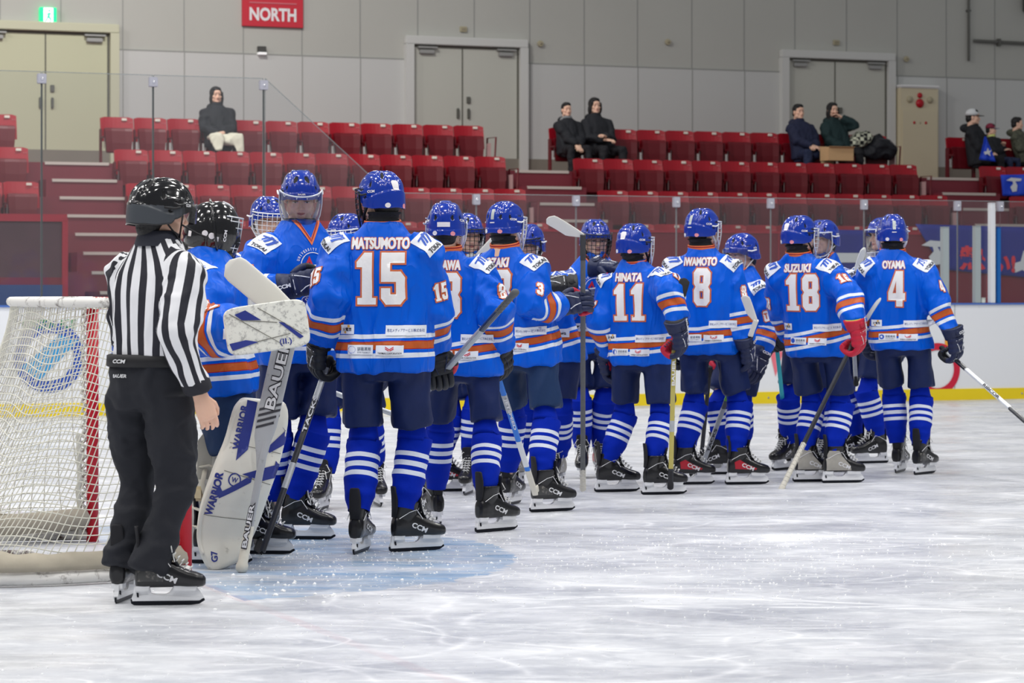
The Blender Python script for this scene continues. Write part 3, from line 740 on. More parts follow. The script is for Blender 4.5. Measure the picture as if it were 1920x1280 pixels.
    # lacing that ties the net to posts and crossbar
    for l in (-.915, .915):
        bm = bmesh.new(); pts = [gp(-.045+.012*math.sin(k*2.1), l+.018*math.cos(k*2.1), .03+k*.0145) for k in range(80)]
        tube(bm, pts, .008, 6); tube(bm, [gp(-.07+.02*noise.noise(V((k*.7, l, 0))), l+.02*noise.noise(V((k*.6, 3, l))), .02+k*.04) for k in range(14)], .013, 7)
        finish('lacing', bm, CORD, root, True)
    bm = bmesh.new(); tube(bm, [gp(-.04+.014*math.sin(k*1.9), -.9+k*.0145, 1.225+.014*math.cos(k*1.9)) for k in range(124)], .009, 6); finish('lacing', bm, CORD, root, True)
goal()
# loose snow on the ice
def snow():
    bm = bmesh.new(); rnd = random.Random(3)
    def crumb(p, r):
        q = bmesh.ops.create_icosphere(bm, subdivisions=1, radius=r, matrix=T(*p))
        for v in q['verts']: v.co += V((rnd.uniform(-.4, .4), rnd.uniform(-.4, .4), rnd.uniform(-.3, .1)))*r
    for _ in range(900):
        a = rnd.uniform(-1.2, 1.35); rr = 1.83*abs(rnd.gauss(.75, .3)); p = GOALC+UU*rr*math.cos(a)+VV*rr*math.sin(a)
        crumb((p.x, p.y, .001), rnd.choice((.002, .003, .003, .004, .006)))
    for _ in range(900):
        px, py = rnd.gauss(1400, 260), abs(rnd.gauss(0, 70))+1000; p = G(px, py); crumb((p.x, p.y, .001), rnd.choice((.002, .003, .004, .005)))
    for _ in range(700):
        p = G(rnd.uniform(0, 1920), rnd.uniform(930, 1280)); crumb((p.x, p.y, .001), rnd.choice((.002, .002, .003, .004)))
    for _ in range(90):
        p = G(rnd.gauss(480, 130), rnd.gauss(1105, 16)); crumb((p.x, p.y, .002), rnd.choice((.004, .006, .009)))
    o = finish('ice_shavings', bm, mat('snow', (250, 251, 253), .7), smooth=True)
    tag(o, 'loose white snow crumbs scattered over the ice', 'snow', kind='stuff')
snow()
# ================================================================== PEOPLE: shared shapes
Z = V((0, 0, 1))
def jersey_mat(name, blue):
    """cloth with hem stripes (attribute ht, metres above hem), sleeve stripes (at, metres from wrist) chosen by am"""
    m = bpy.data.materials.new(name); m.use_nodes = True; nt = m.node_tree; N = nt.nodes; L = nt.links; b = N['Principled BSDF']
    def A(n):
        x = N.new('ShaderNodeAttribute'); x.attribute_name = n; return x.outputs['Fac']
    B = (*lin(blue), 1); Wt = (*lin((226, 232, 242)), 1); O = (*lin((190, 92, 44)), 1); Rd = (*lin((160, 30, 40)), 1)
    def ramp(src, stops):
        r = N.new('ShaderNodeValToRGB'); r.color_ramp.interpolation = 'CONSTANT'; e = r.color_ramp.elements
        mu = N.new('ShaderNodeMath'); mu.operation = 'MULTIPLY'; mu.inputs[1].default_value = 2.0; L.new(src, mu.inputs[0]); L.new(mu.outputs[0], r.inputs[0])
        while len(e) > 1: e.remove(e[-1])
        e[0].position = 0; e[0].color = B
        for p_, c in stops:
            q = e.new(p_*2); q.color = c
        return r.outputs[0]
    hem = ramp(A('ht'), [(.070, Wt), (.090, B), (.106, Rd), (.110, O), (.143, Rd), (.147, B), (.162, Wt), (.182, B)])
    slv = ramp(A('at'), [(.105, Wt), (.127, B), (.142, Rd), (.146, O), (.182, Rd), (.186, B), (.200, Wt), (.222, B)])
    g = N.new('ShaderNodeMath'); g.operation = 'GREATER_THAN'; g.inputs[1].default_value = .5; L.new(A('am'), g.inputs[0])
    mx = N.new('ShaderNodeMix'); mx.data_type = 'RGBA'; L.new(g.outputs[0], mx.inputs['Factor']); L.new(hem, mx.inputs['A']); L.new(slv, mx.inputs['B'])
    L.new(mx.outputs['Result'], b.inputs['Base Color']); b.inputs['Roughness'].default_value = .38; b.inputs['Specular IOR Level'].default_value = .16
    tc = N.new('ShaderNodeTexCoord'); mp = N.new('ShaderNodeMapping'); mp.inputs['Scale'].default_value = (9, 9, 2.6); L.new(tc.outputs['Object'], mp.inputs[0])
    n = N.new('ShaderNodeTexNoise'); n.inputs['Scale'].default_value = 1.0; n.inputs['Detail'].default_value = 2; n.inputs['Distortion'].default_value = .5; L.new(mp.outputs[0], n.inputs['Vector'])
    m1 = N.new('ShaderNodeMath'); m1.operation = 'SUBTRACT'; m1.inputs[1].default_value = .5; L.new(n.outputs['Fac'], m1.inputs[0]); m2 = N.new('ShaderNodeMath'); m2.operation = 'ABSOLUTE'; L.new(m1.outputs[0], m2.inputs[0])
    m3 = N.new('ShaderNodeMath'); m3.operation = 'POWER'; m3.inputs[1].default_value = .7; L.new(m2.outputs[0], m3.inputs[0])
    bp = N.new('ShaderNodeBump'); bp.inputs['Strength'].default_value = .6; bp.inputs['Distance'].default_value = .03; bp.invert = True; L.new(m3.outputs[0], bp.inputs['Height']); L.new(bp.outputs[0], b.inputs['Normal'])
    return m
def stripe_mat(name, att, base, stops, scale=2.0, rough=.75, bumpv=.2):
    m = bpy.data.materials.new(name); m.use_nodes = True; nt = m.node_tree; N = nt.nodes; L = nt.links; b = N['Principled BSDF']
    x = N.new('ShaderNodeAttribute'); x.attribute_name = att
    mu = N.new('ShaderNodeMath'); mu.operation = 'MULTIPLY'; mu.inputs[1].default_value = scale; L.new(x.outputs['Fac'], mu.inputs[0])
    r = N.new('ShaderNodeValToRGB'); r.color_ramp.interpolation = 'CONSTANT'; e = r.color_ramp.elements
    while len(e) > 1: e.remove(e[-1])
    e[0].position = 0; e[0].color = (*lin(base), 1)
    for p_, c in stops: q = e.new(p_*scale); q.color = (*lin(c), 1)
    L.new(mu.outputs[0], r.inputs[0]); L.new(r.outputs[0], b.inputs['Base Color']); b.inputs['Roughness'].default_value = rough
    b.inputs['Specular IOR Level'].default_value = .12
    tc = N.new('ShaderNodeTexCoord'); n = N.new('ShaderNodeTexNoise'); n.inputs['Scale'].default_value = 18; n.inputs['Detail'].default_value = 5; L.new(tc.outputs['Object'], n.inputs['Vector'])
    bp = N.new('ShaderNodeBump'); bp.inputs['Strength'].default_value = bumpv; bp.inputs['Distance'].default_value = .02; L.new(n.outputs['Fac'], bp.inputs['Height']); L.new(bp.outputs[0], b.inputs['Normal'])
    return m
JB = (0, 92, 214); SB = (0, 38, 168); WS = (222, 228, 240)
JERSEY = jersey_mat('jersey_cloth', JB)
SOCK = stripe_mat('sock_knit', 'st', SB, [(.245, WS), (.269, SB), (.291, WS), (.315, SB), (.337, WS), (.361, SB)])
SHORT = mat('shorts_navy', (24, 38, 82), .5, spec=.25, var=.18, vscale=5, bump=.35, bscale=12)
SHORT2 = mat('shorts_navy_dull', (30, 54, 92), .5, spec=.25, var=.25, vscale=4, bump=.35, bscale=12)
SKIN = mat('skin', (232, 188, 164), .5, var=.05, vscale=15); SKIN.node_tree.nodes['Principled BSDF'].inputs['Subsurface Weight'].default_value = .08
HAIR = mat('hair_black', (22, 20, 22), .55, bump=.5, bscale=90)
HB = mat('helmet_blue', (6, 50, 158), .17, coat=.6); HK = mat('helmet_black', (16, 16, 20), .14, coat=.8); HGY = mat('helmet_grey', (70, 74, 80), .35)
VENT = mat('vent_black', (8, 8, 12), .7); LINER = mat('liner', (18, 18, 22), .8)
WIRE = mat('wire_white', (226, 228, 232), .25, .3); WIRED = mat('wire_dark', (40, 42, 46), .3, .5)
STRW = mat('strap_white', (232, 232, 232), .6); STRB = mat('strap_black', (22, 22, 26), .6); NG = mat('neck_guard_black', (20, 20, 26), .85, bump=.5, bscale=40)
STK1 = mat('sticker_white', (236, 232, 234), .5); STK2 = mat('sticker_pink', (232, 150, 160), .5); STK3 = mat('sticker_grey', (186, 192, 190), .4)
OUTL = mat('outline_orange', (206, 104, 62), .6); NUMW = mat('number_white', (238, 236, 236), .5, bump=.15, bscale=60)
PW_ = mat('patch_white', (232, 236, 244), .55); LOGOB = mat('logo_blue', (34, 84, 190), .5); LETK = mat('letter_dark', (36, 34, 44), .6); LOGOR = mat('logo_red', (210, 40, 60), .5); LOGOY = mat('logo_yellow', (226, 176, 80), .5)
COLO = mat('collar_orange', (236, 120, 66), .6); COLR = mat('collar_red', (150, 24, 30), .6)
def visor_mat():
    m = bpy.data.materials.new('visor_clear'); m.use_nodes = True; N = m.node_tree.nodes; L = m.node_tree.links
    N.remove(N['Principled BSDF']); tr = N.new('ShaderNodeBsdfTransparent'); tr.inputs[0].default_value = (.97, .975, .98, 1)
    gl = N.new('ShaderNodeBsdfGlossy'); gl.inputs['Roughness'].default_value = .06; df = N.new('ShaderNodeBsdfDiffuse'); df.inputs[0].default_value = (.7, .72, .76, 1)
    fr = N.new('ShaderNodeFresnel'); fr.inputs[0].default_value = 1.45
    m0 = N.new('ShaderNodeMixShader'); m0.inputs[0].default_value = .035; L.new(tr.outputs[0], m0.inputs[1]); L.new(df.outputs[0], m0.inputs[2])
    m1 = N.new('ShaderNodeMixShader'); L.new(fr.outputs[0], m1.inputs[0]); L.new(m0.outputs[0], m1.inputs[1]); L.new(gl.outputs[0], m1.inputs[2]); L.new(m1.outputs[0], N['Material Output'].inputs[0])
    return m
VIS = visor_mat()
# ---------------------------------------------------------------- block digits
def octo(w=.62): return [(0, .12), (.12, 0), (w-.12, 0), (w, .12), (w, .88), (w-.12, 1), (.12, 1), (0, .88)]
def hole(x0, y0, x1, y1): return [(x0, y0), (x0, y1), (x1, y1), (x1, y0)]
DIG = {
 '1': [[(.06, 0), (.56, 0), (.56, .13), (.45, .13), (.45, 1), (.24, 1), (.04, .82), (.04, .72), (.18, .72), (.18, .13), (.06, .13)]],
 '5': [[(0, .12), (.12, 0), (.5, 0), (.62, .12), (.62, .52), (.5, .64), (.24, .64), (.24, .80), (.60, .80), (.60, 1), (0, 1), (0, .44), (.38, .44), (.38, .20), (.24, .20), (.24, .32), (0, .32)]],
 '8': [[(0, .12), (.12, 0), (.5, 0), (.62, .12), (.62, .42), (.55, .51), (.62, .60), (.62, .88), (.5, 1), (.12, 1), (0, .88), (0, .60), (.07, .51), (0, .42)], hole(.24, .19, .38, .40), hole(.24, .60, .38, .81)],
 '4': [[(.31, 0), (.56, 0), (.56, .18), (.64, .18), (.64, .38), (.56, .38), (.56, 1), (.30, 1), (0, .40), (0, .18), (.31, .18)], [(.17, .38), (.31, .72), (.31, .38)]],
 '3': [[(0, .12), (.12, 0), (.5, 0), (.62, .12), (.62, .42), (.55, .51), (.62, .60), (.62, .88), (.5, 1), (.12, 1), (0, .88), (0, .68), (.24, .68), (.24, .80), (.38, .80), (.38, .60), (.2, .60), (.2, .42), (.38, .42), (.38, .2), (.24, .2), (.24, .32), (0, .32)]],
 '6': [[(0, .12), (.12, 0), (.5, 0), (.62, .12), (.62, .48), (.5, .60), (.24, .60), (.24, .80), (.38, .80), (.38, .70), (.62, .70), (.62, .88), (.5, 1), (.12, 1), (0, .88)], hole(.24, .2, .38, .42)],
 '0': [octo(), hole(.24, .2, .38, .8)],
 '2': [[(0, 0), (.62, 0), (.62, .2), (.3, .2), (.62, .52), (.62, .88), (.5, 1), (.12, 1), (0, .88), (0, .68), (.24, .68), (.24, .8), (.38, .8), (.38, .62), (0, .24)]],
}
_nc = {}
def number2d(s, h, e, grid=.014, sx=.73):
    key = (s, h, e)
    if key in _nc: return _nc[key]
    n = len(s); tw = .70*n-.08; base = ([], []); outl = ([], [])
    for i, c in enumerate(s):
        polys = [[((x+.70*i-tw/2)*h*sx, (y-.5)*h) for x, y in pl] for pl in DIG[c]]
        b = poly2d(polys, grid); k = len(base[0]); base[0].extend(b[0]); base[1].extend([[q+k for q in t] for t in b[1]])
        for pl in polys:
            for j in range(len(pl)):
                a, bb = V((*pl[j], 0)), V((*pl[(j+1) % len(pl)], 0)); d = (bb-a)
                L_ = d.length; d.normalize(); nrm = V((-d.y, d.x, 0))*e; m_ = max(1, int((L_+2*e)/.02))
                k = len(outl[0])
                for q in range(m_+1):
                    p = a-d*e+d*(L_+2*e)*q/m_
                    for sgn in (-1, 0, 1): outl[0].append(((p+nrm*sgn).x, (p+nrm*sgn).y))
                for q in range(m_):
                    for r_ in (0, 1):
                        o_ = k+q*3+r_; outl[1].append([o_, o_+1, o_+4]); outl[1].append([o_, o_+4, o_+3])
    _nc[key] = (base, outl)
    return base, outl
# ---------------------------------------------------------------- helmet
def smoothlerp(tab, x):
    for (a, va), (b, vb) in zip(tab, tab[1:]):
        if a <= x <= b:
            t = (x-a)/(b-a); t = t*t*(3-2*t); return va+(vb-va)*t
    return tab[-1][1]
def helmet_mesh(style, shell, low=None):
    NA, NE = 144, 64
    rim = [(0, 12), (35, 10), (62, 0), (80, -12), (95, -22), (120, -25), (150, -22), (180, -20)]
    vents = {0: [(24, 58, 5, 11, 0), (-24, 58, 5, 11, 0), (72, 22, 13, 4, 0), (-72, 22, 13, 4, 0), (150, 52, 4, 12, 0), (-150, 52, 4, 12, 0), (112, 34, 4, 10, 0), (-112, 34, 4, 10, 0), (165, 72, 14, 4, 0), (-165, 72, 14, 4, 0), (48, 34, 4, 7, 0), (-48, 34, 4, 7, 0), (95, 2, 6, 4, 0), (-95, 2, 6, 4, 0)],
             1: [(18, 50, 4, 10, 0), (-18, 50, 4, 10, 0), (60, 40, 5, 9, 0), (-60, 40, 5, 9, 0), (130, 20, 5, 9, 0), (-130, 20, 5, 9, 0), (172, 60, 6, 4, 0), (-172, 60, 6, 4, 0), (158, 18, 5, 7, 0), (-158, 18, 5, 7, 0), (85, 28, 12, 3, 0), (-85, 28, 12, 3, 0)]}[style]
    bm = bmesh.new(); grid = []
    inv = []
    for j in range(NE+1):
        row = []
        for i in range(NA):
            a = (i/NA*360+180) % 360-180; er = smoothlerp(rim, abs(a)); e = 90-(90-er)*(j/NE)
            ar, ee = R(a), R(e); d = V((math.sin(ar)*math.cos(ee), math.cos(ar)*math.cos(ee), math.sin(ee)))
            rx, ry, rz = .102, (.124 if d.y > 0 else .137), (.137 if d.z > 0 else .26)
            p_ = 2.25; r = 1/((abs(d.x)/rx)**p_+(abs(d.y)/ry)**p_+(abs(d.z)/rz)**p_)**(1/p_)
            p = d*r; g = 0; top = max(0, min(1, (p.z-.02)/.05))
            def st(x, c, w_=.0025): return 1/(1+math.exp(-(x-c)/w_*2))
            ax = abs(p.x)
            if style == 0:
                g += .0055*(st(ax, .026)-st(ax, .050))*top; g -= .003*(st(ax, .050)-st(ax, .056))*top; g += .004*(st(ax, .056, .003)-st(ax, .082, .004))*top
                if abs(a) > 85: g += .005*(1-st(p.z, .012+.02*math.cos(ar*2), .003))
            else:
                g += .006*(1-st(ax, .030))*top; g += .005*(st(ax, .045)-st(ax, .072, .003))*top
                if abs(a) > 85: g += .004*(1-st(p.z, -.01+.02*math.cos(ar), .003))
            if abs(a) < 75: g += .005*(1-st(p.z, .062-.0004*abs(a), .003))    # brow roll
            if 50 < abs(a) < 115: g += .004*(1-st(p.z, .055, .003))*st(abs(a), 58, 3)*(1-st(abs(a), 108, 3))
            inside = False
            for va, ve, la, le, _ in vents:
                q = ((((a-va+180) % 360)-180)/la*max(.3, math.cos(ee)) if True else 0)**2+((e-ve)/le)**2
                if q < 1: inside = True; g -= .008*(1-q)**.3
            row.append(bm.verts.new(p+d*g)); inv.append(inside)
        grid.append(row)
    for j in range(NE):
        for i in range(NA):
            i2 = (i+1) % NA
            f = bm.faces.new((grid[j][i], grid[j+1][i], grid[j+1][i2], grid[j][i2])) if j > 0 else bm.faces.new((grid[0][i], grid[1][i], grid[1][i2], grid[0][i2]))
            if inv[j*NA+i] and inv[j*NA+i2]: f.material_index = 1
            elif low and grid[j][i].co.z < low and abs((i/NA*360+180) % 360-180) > 60: f.material_index = 3
    # rolled rim and dark liner
    prev = grid[NE]
    for k, (s, dz, mi) in enumerate(((1.012, -.004, 0), (.985, -.006, 0), (.90, .004, 2), (.86, .03, 2))):
        cur = [bm.verts.new(V((v.co.x*s, v.co.y*s, v.co.z+dz))) for v in grid[NE]]
        for i in range(NA):
            f = bm.faces.new((prev[i], cur[i], cur[(i+1) % NA], prev[(i+1) % NA])); f.material_index = mi
        prev = cur
    bmesh.ops.remove_doubles(bm, verts=[v for v in grid[0]], dist=1e-5)
    return me_from(bm, 'helmet', [shell, VENT, LINER] + ([HGY] if low else []))
HELM = [helmet_mesh(0, HB), helmet_mesh(1, HB)]; HELMK = helmet_mesh(0, HK, .022)
HBVH = [bvh_of(h) for h in HELM]
def face_surf(a, z):
    ar = R(a); k = 1 if z > -.02 else 1-.26*((-.02-z)/.13)**1.5
    return V((.114*math.sin(ar)*k, .012+.136*math.cos(ar)*(.55+.45*k), z))
def cage_mesh(dark):
    bm = bmesh.new(); r = .0021
    for z in (.028, -.0, -.028, -.056, -.084, -.112, -.138):
        lim = 82 if z > -.1 else 60
        tube(bm, [face_surf(a, z) for a in range(-lim, lim+1, 8)], r, 6, rnd=False)
    for a in range(-60, 61, 15): tube(bm, [face_surf(a, z) for z in (.045, 0, -.03, -.06, -.09, -.115, -.140)], r, 6, rnd=False)
    for s in (-1, 1): tube(bm, [face_surf(s*82, .03), face_surf(s*84, -.03), face_surf(s*80, -.07), face_surf(s*66, -.11), face_surf(s*40, -.145), face_surf(s*5, -.156)], .0046, 8)
    tube(bm, [face_surf(a, .046) for a in range(-84, 85, 8)], .004, 8)
    return me_from(bm, 'cage', WIRED if dark else WIRE)
CAGE = cage_mesh(False); CAGED = cage_mesh(True)
def shield_meshes():
    def fs(a, z):
        p = face_surf(a, z); p.z = z*1.27 if z < 0 else z; return p
    bm = bmesh.new(); rows = [[fs(a, z)*1.0 for a in range(-80, 81, 5)] for z in (.045, .02, -.01, -.04, -.07, -.095)]
    loft(bm, rows, False, closed=False); v = me_from(bm, 'visor', VIS)
    bm = bmesh.new()
    for s in (-1, 1):
        tube(bm, [fs(s*80, .045), fs(s*82, -.03), fs(s*76, -.075), fs(s*55, -.098), fs(s*20, -.102), fs(0, -.102)], .0042, 8)
        tube(bm, [fs(s*70, -.09), fs(s*56, -.125), fs(s*30, -.148), fs(0, -.153)], .0046, 8)
        for a in (15, 38): tube(bm, [fs(s*a, -.10), fs(s*a, -.145)], .003, 6)
    tube(bm, [fs(0, -.10), fs(0, -.15)], .003, 6)
    tube(bm, [fs(a, -.125) for a in range(-50, 51, 8)], .003, 6)
    tube(bm, [fs(a, .046) for a in range(-82, 83, 8)], .0046, 8)
    for a in (-45, -12, 12, 45): tube(bm, [fs(a, .046), fs(a*1.15, .030), fs(a*1.3, .046)], .003, 6)
    f = me_from(bm, 'visor_frame', mat('frame_clear', (206, 210, 220), .15, .1))
    bm = bmesh.new(); rows = [[fs(a, z)*1.0 for a in range(-82, 83, 5)] for z in (.045, .02, -.01, -.03)]
    loft(bm, rows, False, closed=False); h = me_from(bm, 'half_visor', VIS)
    return v, f, h
VISOR, VFRAME, HALFV = shield_meshes()
def strap_mesh(m_):
    bm = bmesh.new()
    for s in (-1, 1):
        tube(bm, [V((s*.098, -.015, -.05)), V((s*.085, .03, -.09)), V((s*.05, .075, -.135)), V((0, .09, -.148))], (.009, .0025), 8)
        tube(bm, [V((s*.099, .05, -.0)), V((s*.090, .05, -.05)), V((s*.07, .055, -.10))], (.007, .0025), 8)
        tube(bm, [V((s*.112, .03, .02)), V((s*.118, .0, .012)), V((s*.119, -.04, .014))], .005, 8)
    ellip(bm, (0, .095, -.135), (.035, .03, .025))
    return me_from(bm, 'chin_strap', m_)
CHW, CHK = strap_mesh(STRW), strap_mesh(STRB)
# ---------------------------------------------------------------- head with a face
def head_mesh():
    bm = bmesh.new()
    def E(c, r): ellip(bm, c, r)
    E((0, -.012, .032), (.077, .096, .088)); E((0, .026, -.03), (.068, .066, .078)); E((0, .050, -.086), (.044, .038, .032))
    for s in (-1, 1):
        E((s*.045, .020, -.064), (.028, .044, .040)); E((s*.043, .058, -.024), (.024, .026, .024)); E((s*.078, -.004, -.012), (.010, .020, .033))
        E((s*.012, .098, -.039), (.0095, .011, .008)); E((s*.031, .079, .020), (.026, .012, .010)); E((s*.031, .074, -.004), (.019, .013, .012))
    E((0, .076, .045), (.05, .02, .03))
    tube(bm, [V((0, .084, .014)), V((0, .094, -.008)), V((0, .106, -.030)), V((0, .110, -.036))], [.008, .009, .012, .013], 12)
    E((0, .086, -.058), (.026, .014, .012)); E((0, .083, -.092), (.025, .017, .016)); E((0, .083, -.072), (.026, .012, .012))
    tube(bm, [V((0, -.022, -.03)), V((0, -.028, -.12)), V((0, -.035, -.20))], [(.060, .062), (.056, .058), (.062, .062)], 20)
    me = remesh(bm, .0034, 3, .5); return me
HEAD = head_mesh()
def face_bits():
    bm = bmesh.new()
    for s in (-1, 1): ellip(bm, (s*.031, .0835, -.006), (.0130, .006, .0034), seg=14, rin=8, mi=0); ellip(bm, (s*.031, .0885, -.0052), (.0050, .0022, .0032), seg=12, rin=8, mi=1)
    ey = me_from(bm, 'eyes', [mat('eye_white', (226, 220, 214), .3), mat('iris', (28, 20, 18), .2)])
    bm = bmesh.new()
    for s in (-1, 1):
        tube(bm, [V((s*.014, .091, .017)), V((s*.030, .0915, .022)), V((s*.048, .081, .017))], [.0022, .0034, .0018], 8)
        tube(bm, [V((s*.017, .0885, -.001)), V((s*.031, .0905, .0015)), V((s*.046, .082, -.002))], .0014, 6)
    br = me_from(bm, 'eyebrows', HAIR)
    bm = bmesh.new(); tube(bm, [V((-.022, .093, -.0645)), V((-.008, .0992, -.0615)), V((0, .0995, -.0625)), V((.008, .0992, -.0615)), V((.022, .093, -.0645))], [.0015, .0032, .003, .0032, .0015], 8)
    tube(bm, [V((-.018, .0925, -.068)), V((0, .098, -.071)), V((.018, .0925, -.068))], [.0018, .0042, .0018], 8)
    lp = me_from(bm, 'lips', mat('lips', (190, 120, 112), .5))
    return ey, br, lp
EYES, BROWS, LIPS = face_bits()
def hair_mesh(kind):
    bm = bmesh.new()
    if kind == 'short':
        ellip(bm, (0, -.022, .042), (.084, .098, .093)); ellip(bm, (0, -.052, -.02), (.074, .064, .075)); ellip(bm, (0, .03, .085), (.066, .058, .045))
    elif kind == 'nape': ellip(bm, (0, -.050, -.020), (.078, .066, .080)); ellip(bm, (0, -.048, -.065), (.062, .058, .058)); ellip(bm, (0, -.022, .042), (.083, .097, .09))
    else:
        ellip(bm, (0, -.022, .04), (.092, .102, .098)); ellip(bm, (0, -.055, -.05), (.088, .062, .12)); ellip(bm, (0, .035, .088), (.066, .052, .04))
        for s in (-1, 1): tube(bm, [V((s*.076, .035, .04)), V((s*.086, .03, -.05)), V((s*.08, .03, -.15 if kind == 'long' else -.10))], [(.020, .034), (.020, .034), (.014, .026)], 12)
    me = remesh(bm, .006, 2); me.materials.append(HAIR); return me
HAIRM = {k: hair_mesh(k) for k in ('short', 'nape', 'long', 'bob')}
def hand_mesh():
    """bare relaxed right hand: wrist at origin, fingers down -Z, palm towards -X, thumb forward +Y"""
    bm = bmesh.new()
    tube(bm, [V((0, 0, .04)), V((0, 0, -.01)), V((0, .0, -.05)), V((0, 0, -.09))], [(.022, .030), (.021, .033), (.019, .042), (.016, .041)], 18)
    for k, (y, L_, c) in enumerate(((.030, .072, .9), (.010, .080, 1.0), (-.011, .075, 1.1), (-.031, .060, 1.2))):
        p = V((.0, y, -.085)); d = V((-.15, y*.6, -1)).normalized(); pts = [p+V((0, 0, .02)), p]; ang = 0
        for q in (.45, .32, .25):
            p = p+d*L_*q; pts.append(p.copy()); d = (Matrix.Rotation(R(32*c), 3, 'Y') @ d)
        tube(bm, pts, [.0095, .0092, .0085, .0078, .0068], 10)
    tube(bm, [V((0, .022, -.02)), V((-.008, .045, -.048)), V((-.022, .052, -.075)), V((-.032, .048, -.098))], [.015, .0125, .0105, .008], 10)
    me = remesh(bm, .0032, 2); return me
HAND = hand_mesh()
# ---------------------------------------------------------------- padded hockey glove
GNAVY = mat('glove_navy', (26, 36, 72), .5, bump=.2, bscale=50); GBLK = mat('glove_black', (20, 22, 30), .55, bump=.2, bscale=50); GRED = mat('glove_red', (196, 30, 58), .5, bump=.2, bscale=50)
GWH = mat('glove_white', (228, 230, 234), .45); GLIN = mat('glove_lining', (205, 210, 40), .6)
def catm(pts, n=5):
    out = []; q = [pts[0]]+list(pts)+[pts[-1]]
    for i in range(1, len(q)-2):
        for j in range(n):
            t = j/n; a, b, c, d = q[i-1], q[i], q[i+1], q[i+2]
            out.append(tuple(.5*((2*b[m])+(-a[m]+c[m])*t+(2*a[m]-5*b[m]+4*c[m]-d[m])*t*t+(-a[m]+3*b[m]-3*c[m]+d[m])*t**3) for m in range(len(b))))
    out.append(tuple(pts[-1])); return out
def glove_mesh(main, palm, trim, lining=None):
    """wrist at origin, fingers towards -Z, back of hand +Y, thumb side +X, curled round a bar along X at (0,-.045,-.105)"""
    bm = bmesh.new()
    def slab(c, s, rx=0, ry=0, rz=0, mi=0, bev=.012):
        M = T(*c) @ Matrix.Rotation(R(rx), 4, 'X') @ Matrix.Rotation(R(ry), 4, 'Y') @ Matrix.Rotation(R(rz), 4, 'Z'); box(bm, M, *s, mi, min(bev, min(s)*.45))
    # cuff, flared and split in panels
    rings = [ring((0, .0, z), V((1, 0, 0)), V((0, 1, 0)), a, b, 20, 2.6) for z, a, b in ((.064, .070, .059), (.060, .073, .062), (.034, .066, .056), (.008, .058, .050), (-.01, .054, .046))]
    loft(bm, rings, True, 0); rr = [ring((0, 0, z), V((1, 0, 0)), V((0, 1, 0)), a, b, 20, 2.6) for z, a, b in ((.066, .062, .051), (.050, .056, .046))]
    loft(bm, rr, True, 3)
    slab((0, .050, .034), (.088, .016, .046), 8); slab((0, .038, .0), (.10, .03, .028), 4, mi=0)
    rings = [ring((0, .016-.012*t, z), V((1, 0, 0)), V((0, 1, 0)), .055+.0035*math.sin(t*9.4)**2, .030+.007*abs(math.sin(t*9.4)), 24, 3.2) for t, z in [(i/20, .004-.100*i/20) for i in range(21)]]
    loft(bm, rings); slab((0, -.010, -.045), (.090, .034, .085), mi=1, bev=.012)
    def sausage(pts, r0, mi_tip=1):
        q = catm(pts, 5); n_ = len(q); side = V((1, 0, 0)); rings = []
        for i, p in enumerate(q):
            d = (V(q[min(i+1, n_-1)])-V(q[max(i-1, 0)])).normalized(); a = (side-d*side.dot(d)).normalized(); b_ = d.cross(a); t = i/(n_-1)
            m_ = (1-.16*abs(math.cos(t*math.pi*3)))*(1 if 0 < i < n_-1 else .5)
            rings.append(ring(p, a, b_, r0*(.98 if 0 < i < n_-1 else .5), r0*1.18*m_, 14, 2.6))
        bm.faces.ensure_lookup_table(); f0 = len(bm.faces); loft(bm, rings); bm.faces.ensure_lookup_table()
        for j in range(f0+int(len(rings)*.50)*14, f0+(len(rings)-1)*14): bm.faces[j].material_index = mi_tip
    for k, x in enumerate((.0405, .0138, -.0132, -.0392)):
        l = (.0, .005, .003, -.006)[k]
        sausage([(x, .012, -.080), (x, .010, -.108-l), (x, -.012, -.136-l), (x, -.048, -.145-l), (x, -.078, -.126-l), (x, -.086, -.098), (x, -.072, -.080)], .0148)
    sausage([(.046, .012, -.004), (.064, .006, -.030), (.076, -.018, -.058), (.068, -.050, -.084), (.048, -.070, -.094)], .0172)
    slab((0, -.083, -.10), (.100, .012, .034), mi=1, bev=.006)
    def sy(x, z): return .016-.012*(.004-z)/.1+.034*(max(0, 1-(abs(x)/.057)**3.2))**(1/3.2)+.001
    for pts in ([(-.044, -.012), (-.02, -.012), (.02, -.012), (.044, -.012)], [(.040, -.020), (.030, -.05), (.016, -.085)], [(-.036, -.035), (-.022, -.06), (-.014, -.09)]):
        tube(bm, [V((x, sy(x, z), z)) for x, z in pts], .0026, 6, mi=2)
    me = me_from(bm, 'glove', [main, palm, trim, lining or GBLK], True)
    sh = me.attributes.get('sharp_edge'); return me
GLV = {'navy': glove_mesh(GNAVY, GRED, GWH), 'navyb': glove_mesh(GNAVY, GBLK, GWH), 'black': glove_mesh(GBLK, GBLK, GWH), 'blackred': glove_mesh(GBLK, GRED, GNAVY), 'red': glove_mesh(GRED, GRED, GWH, GLIN), 'blackor': glove_mesh(GBLK, GBLK, mat('glove_orange', (220, 90, 40), .5))}
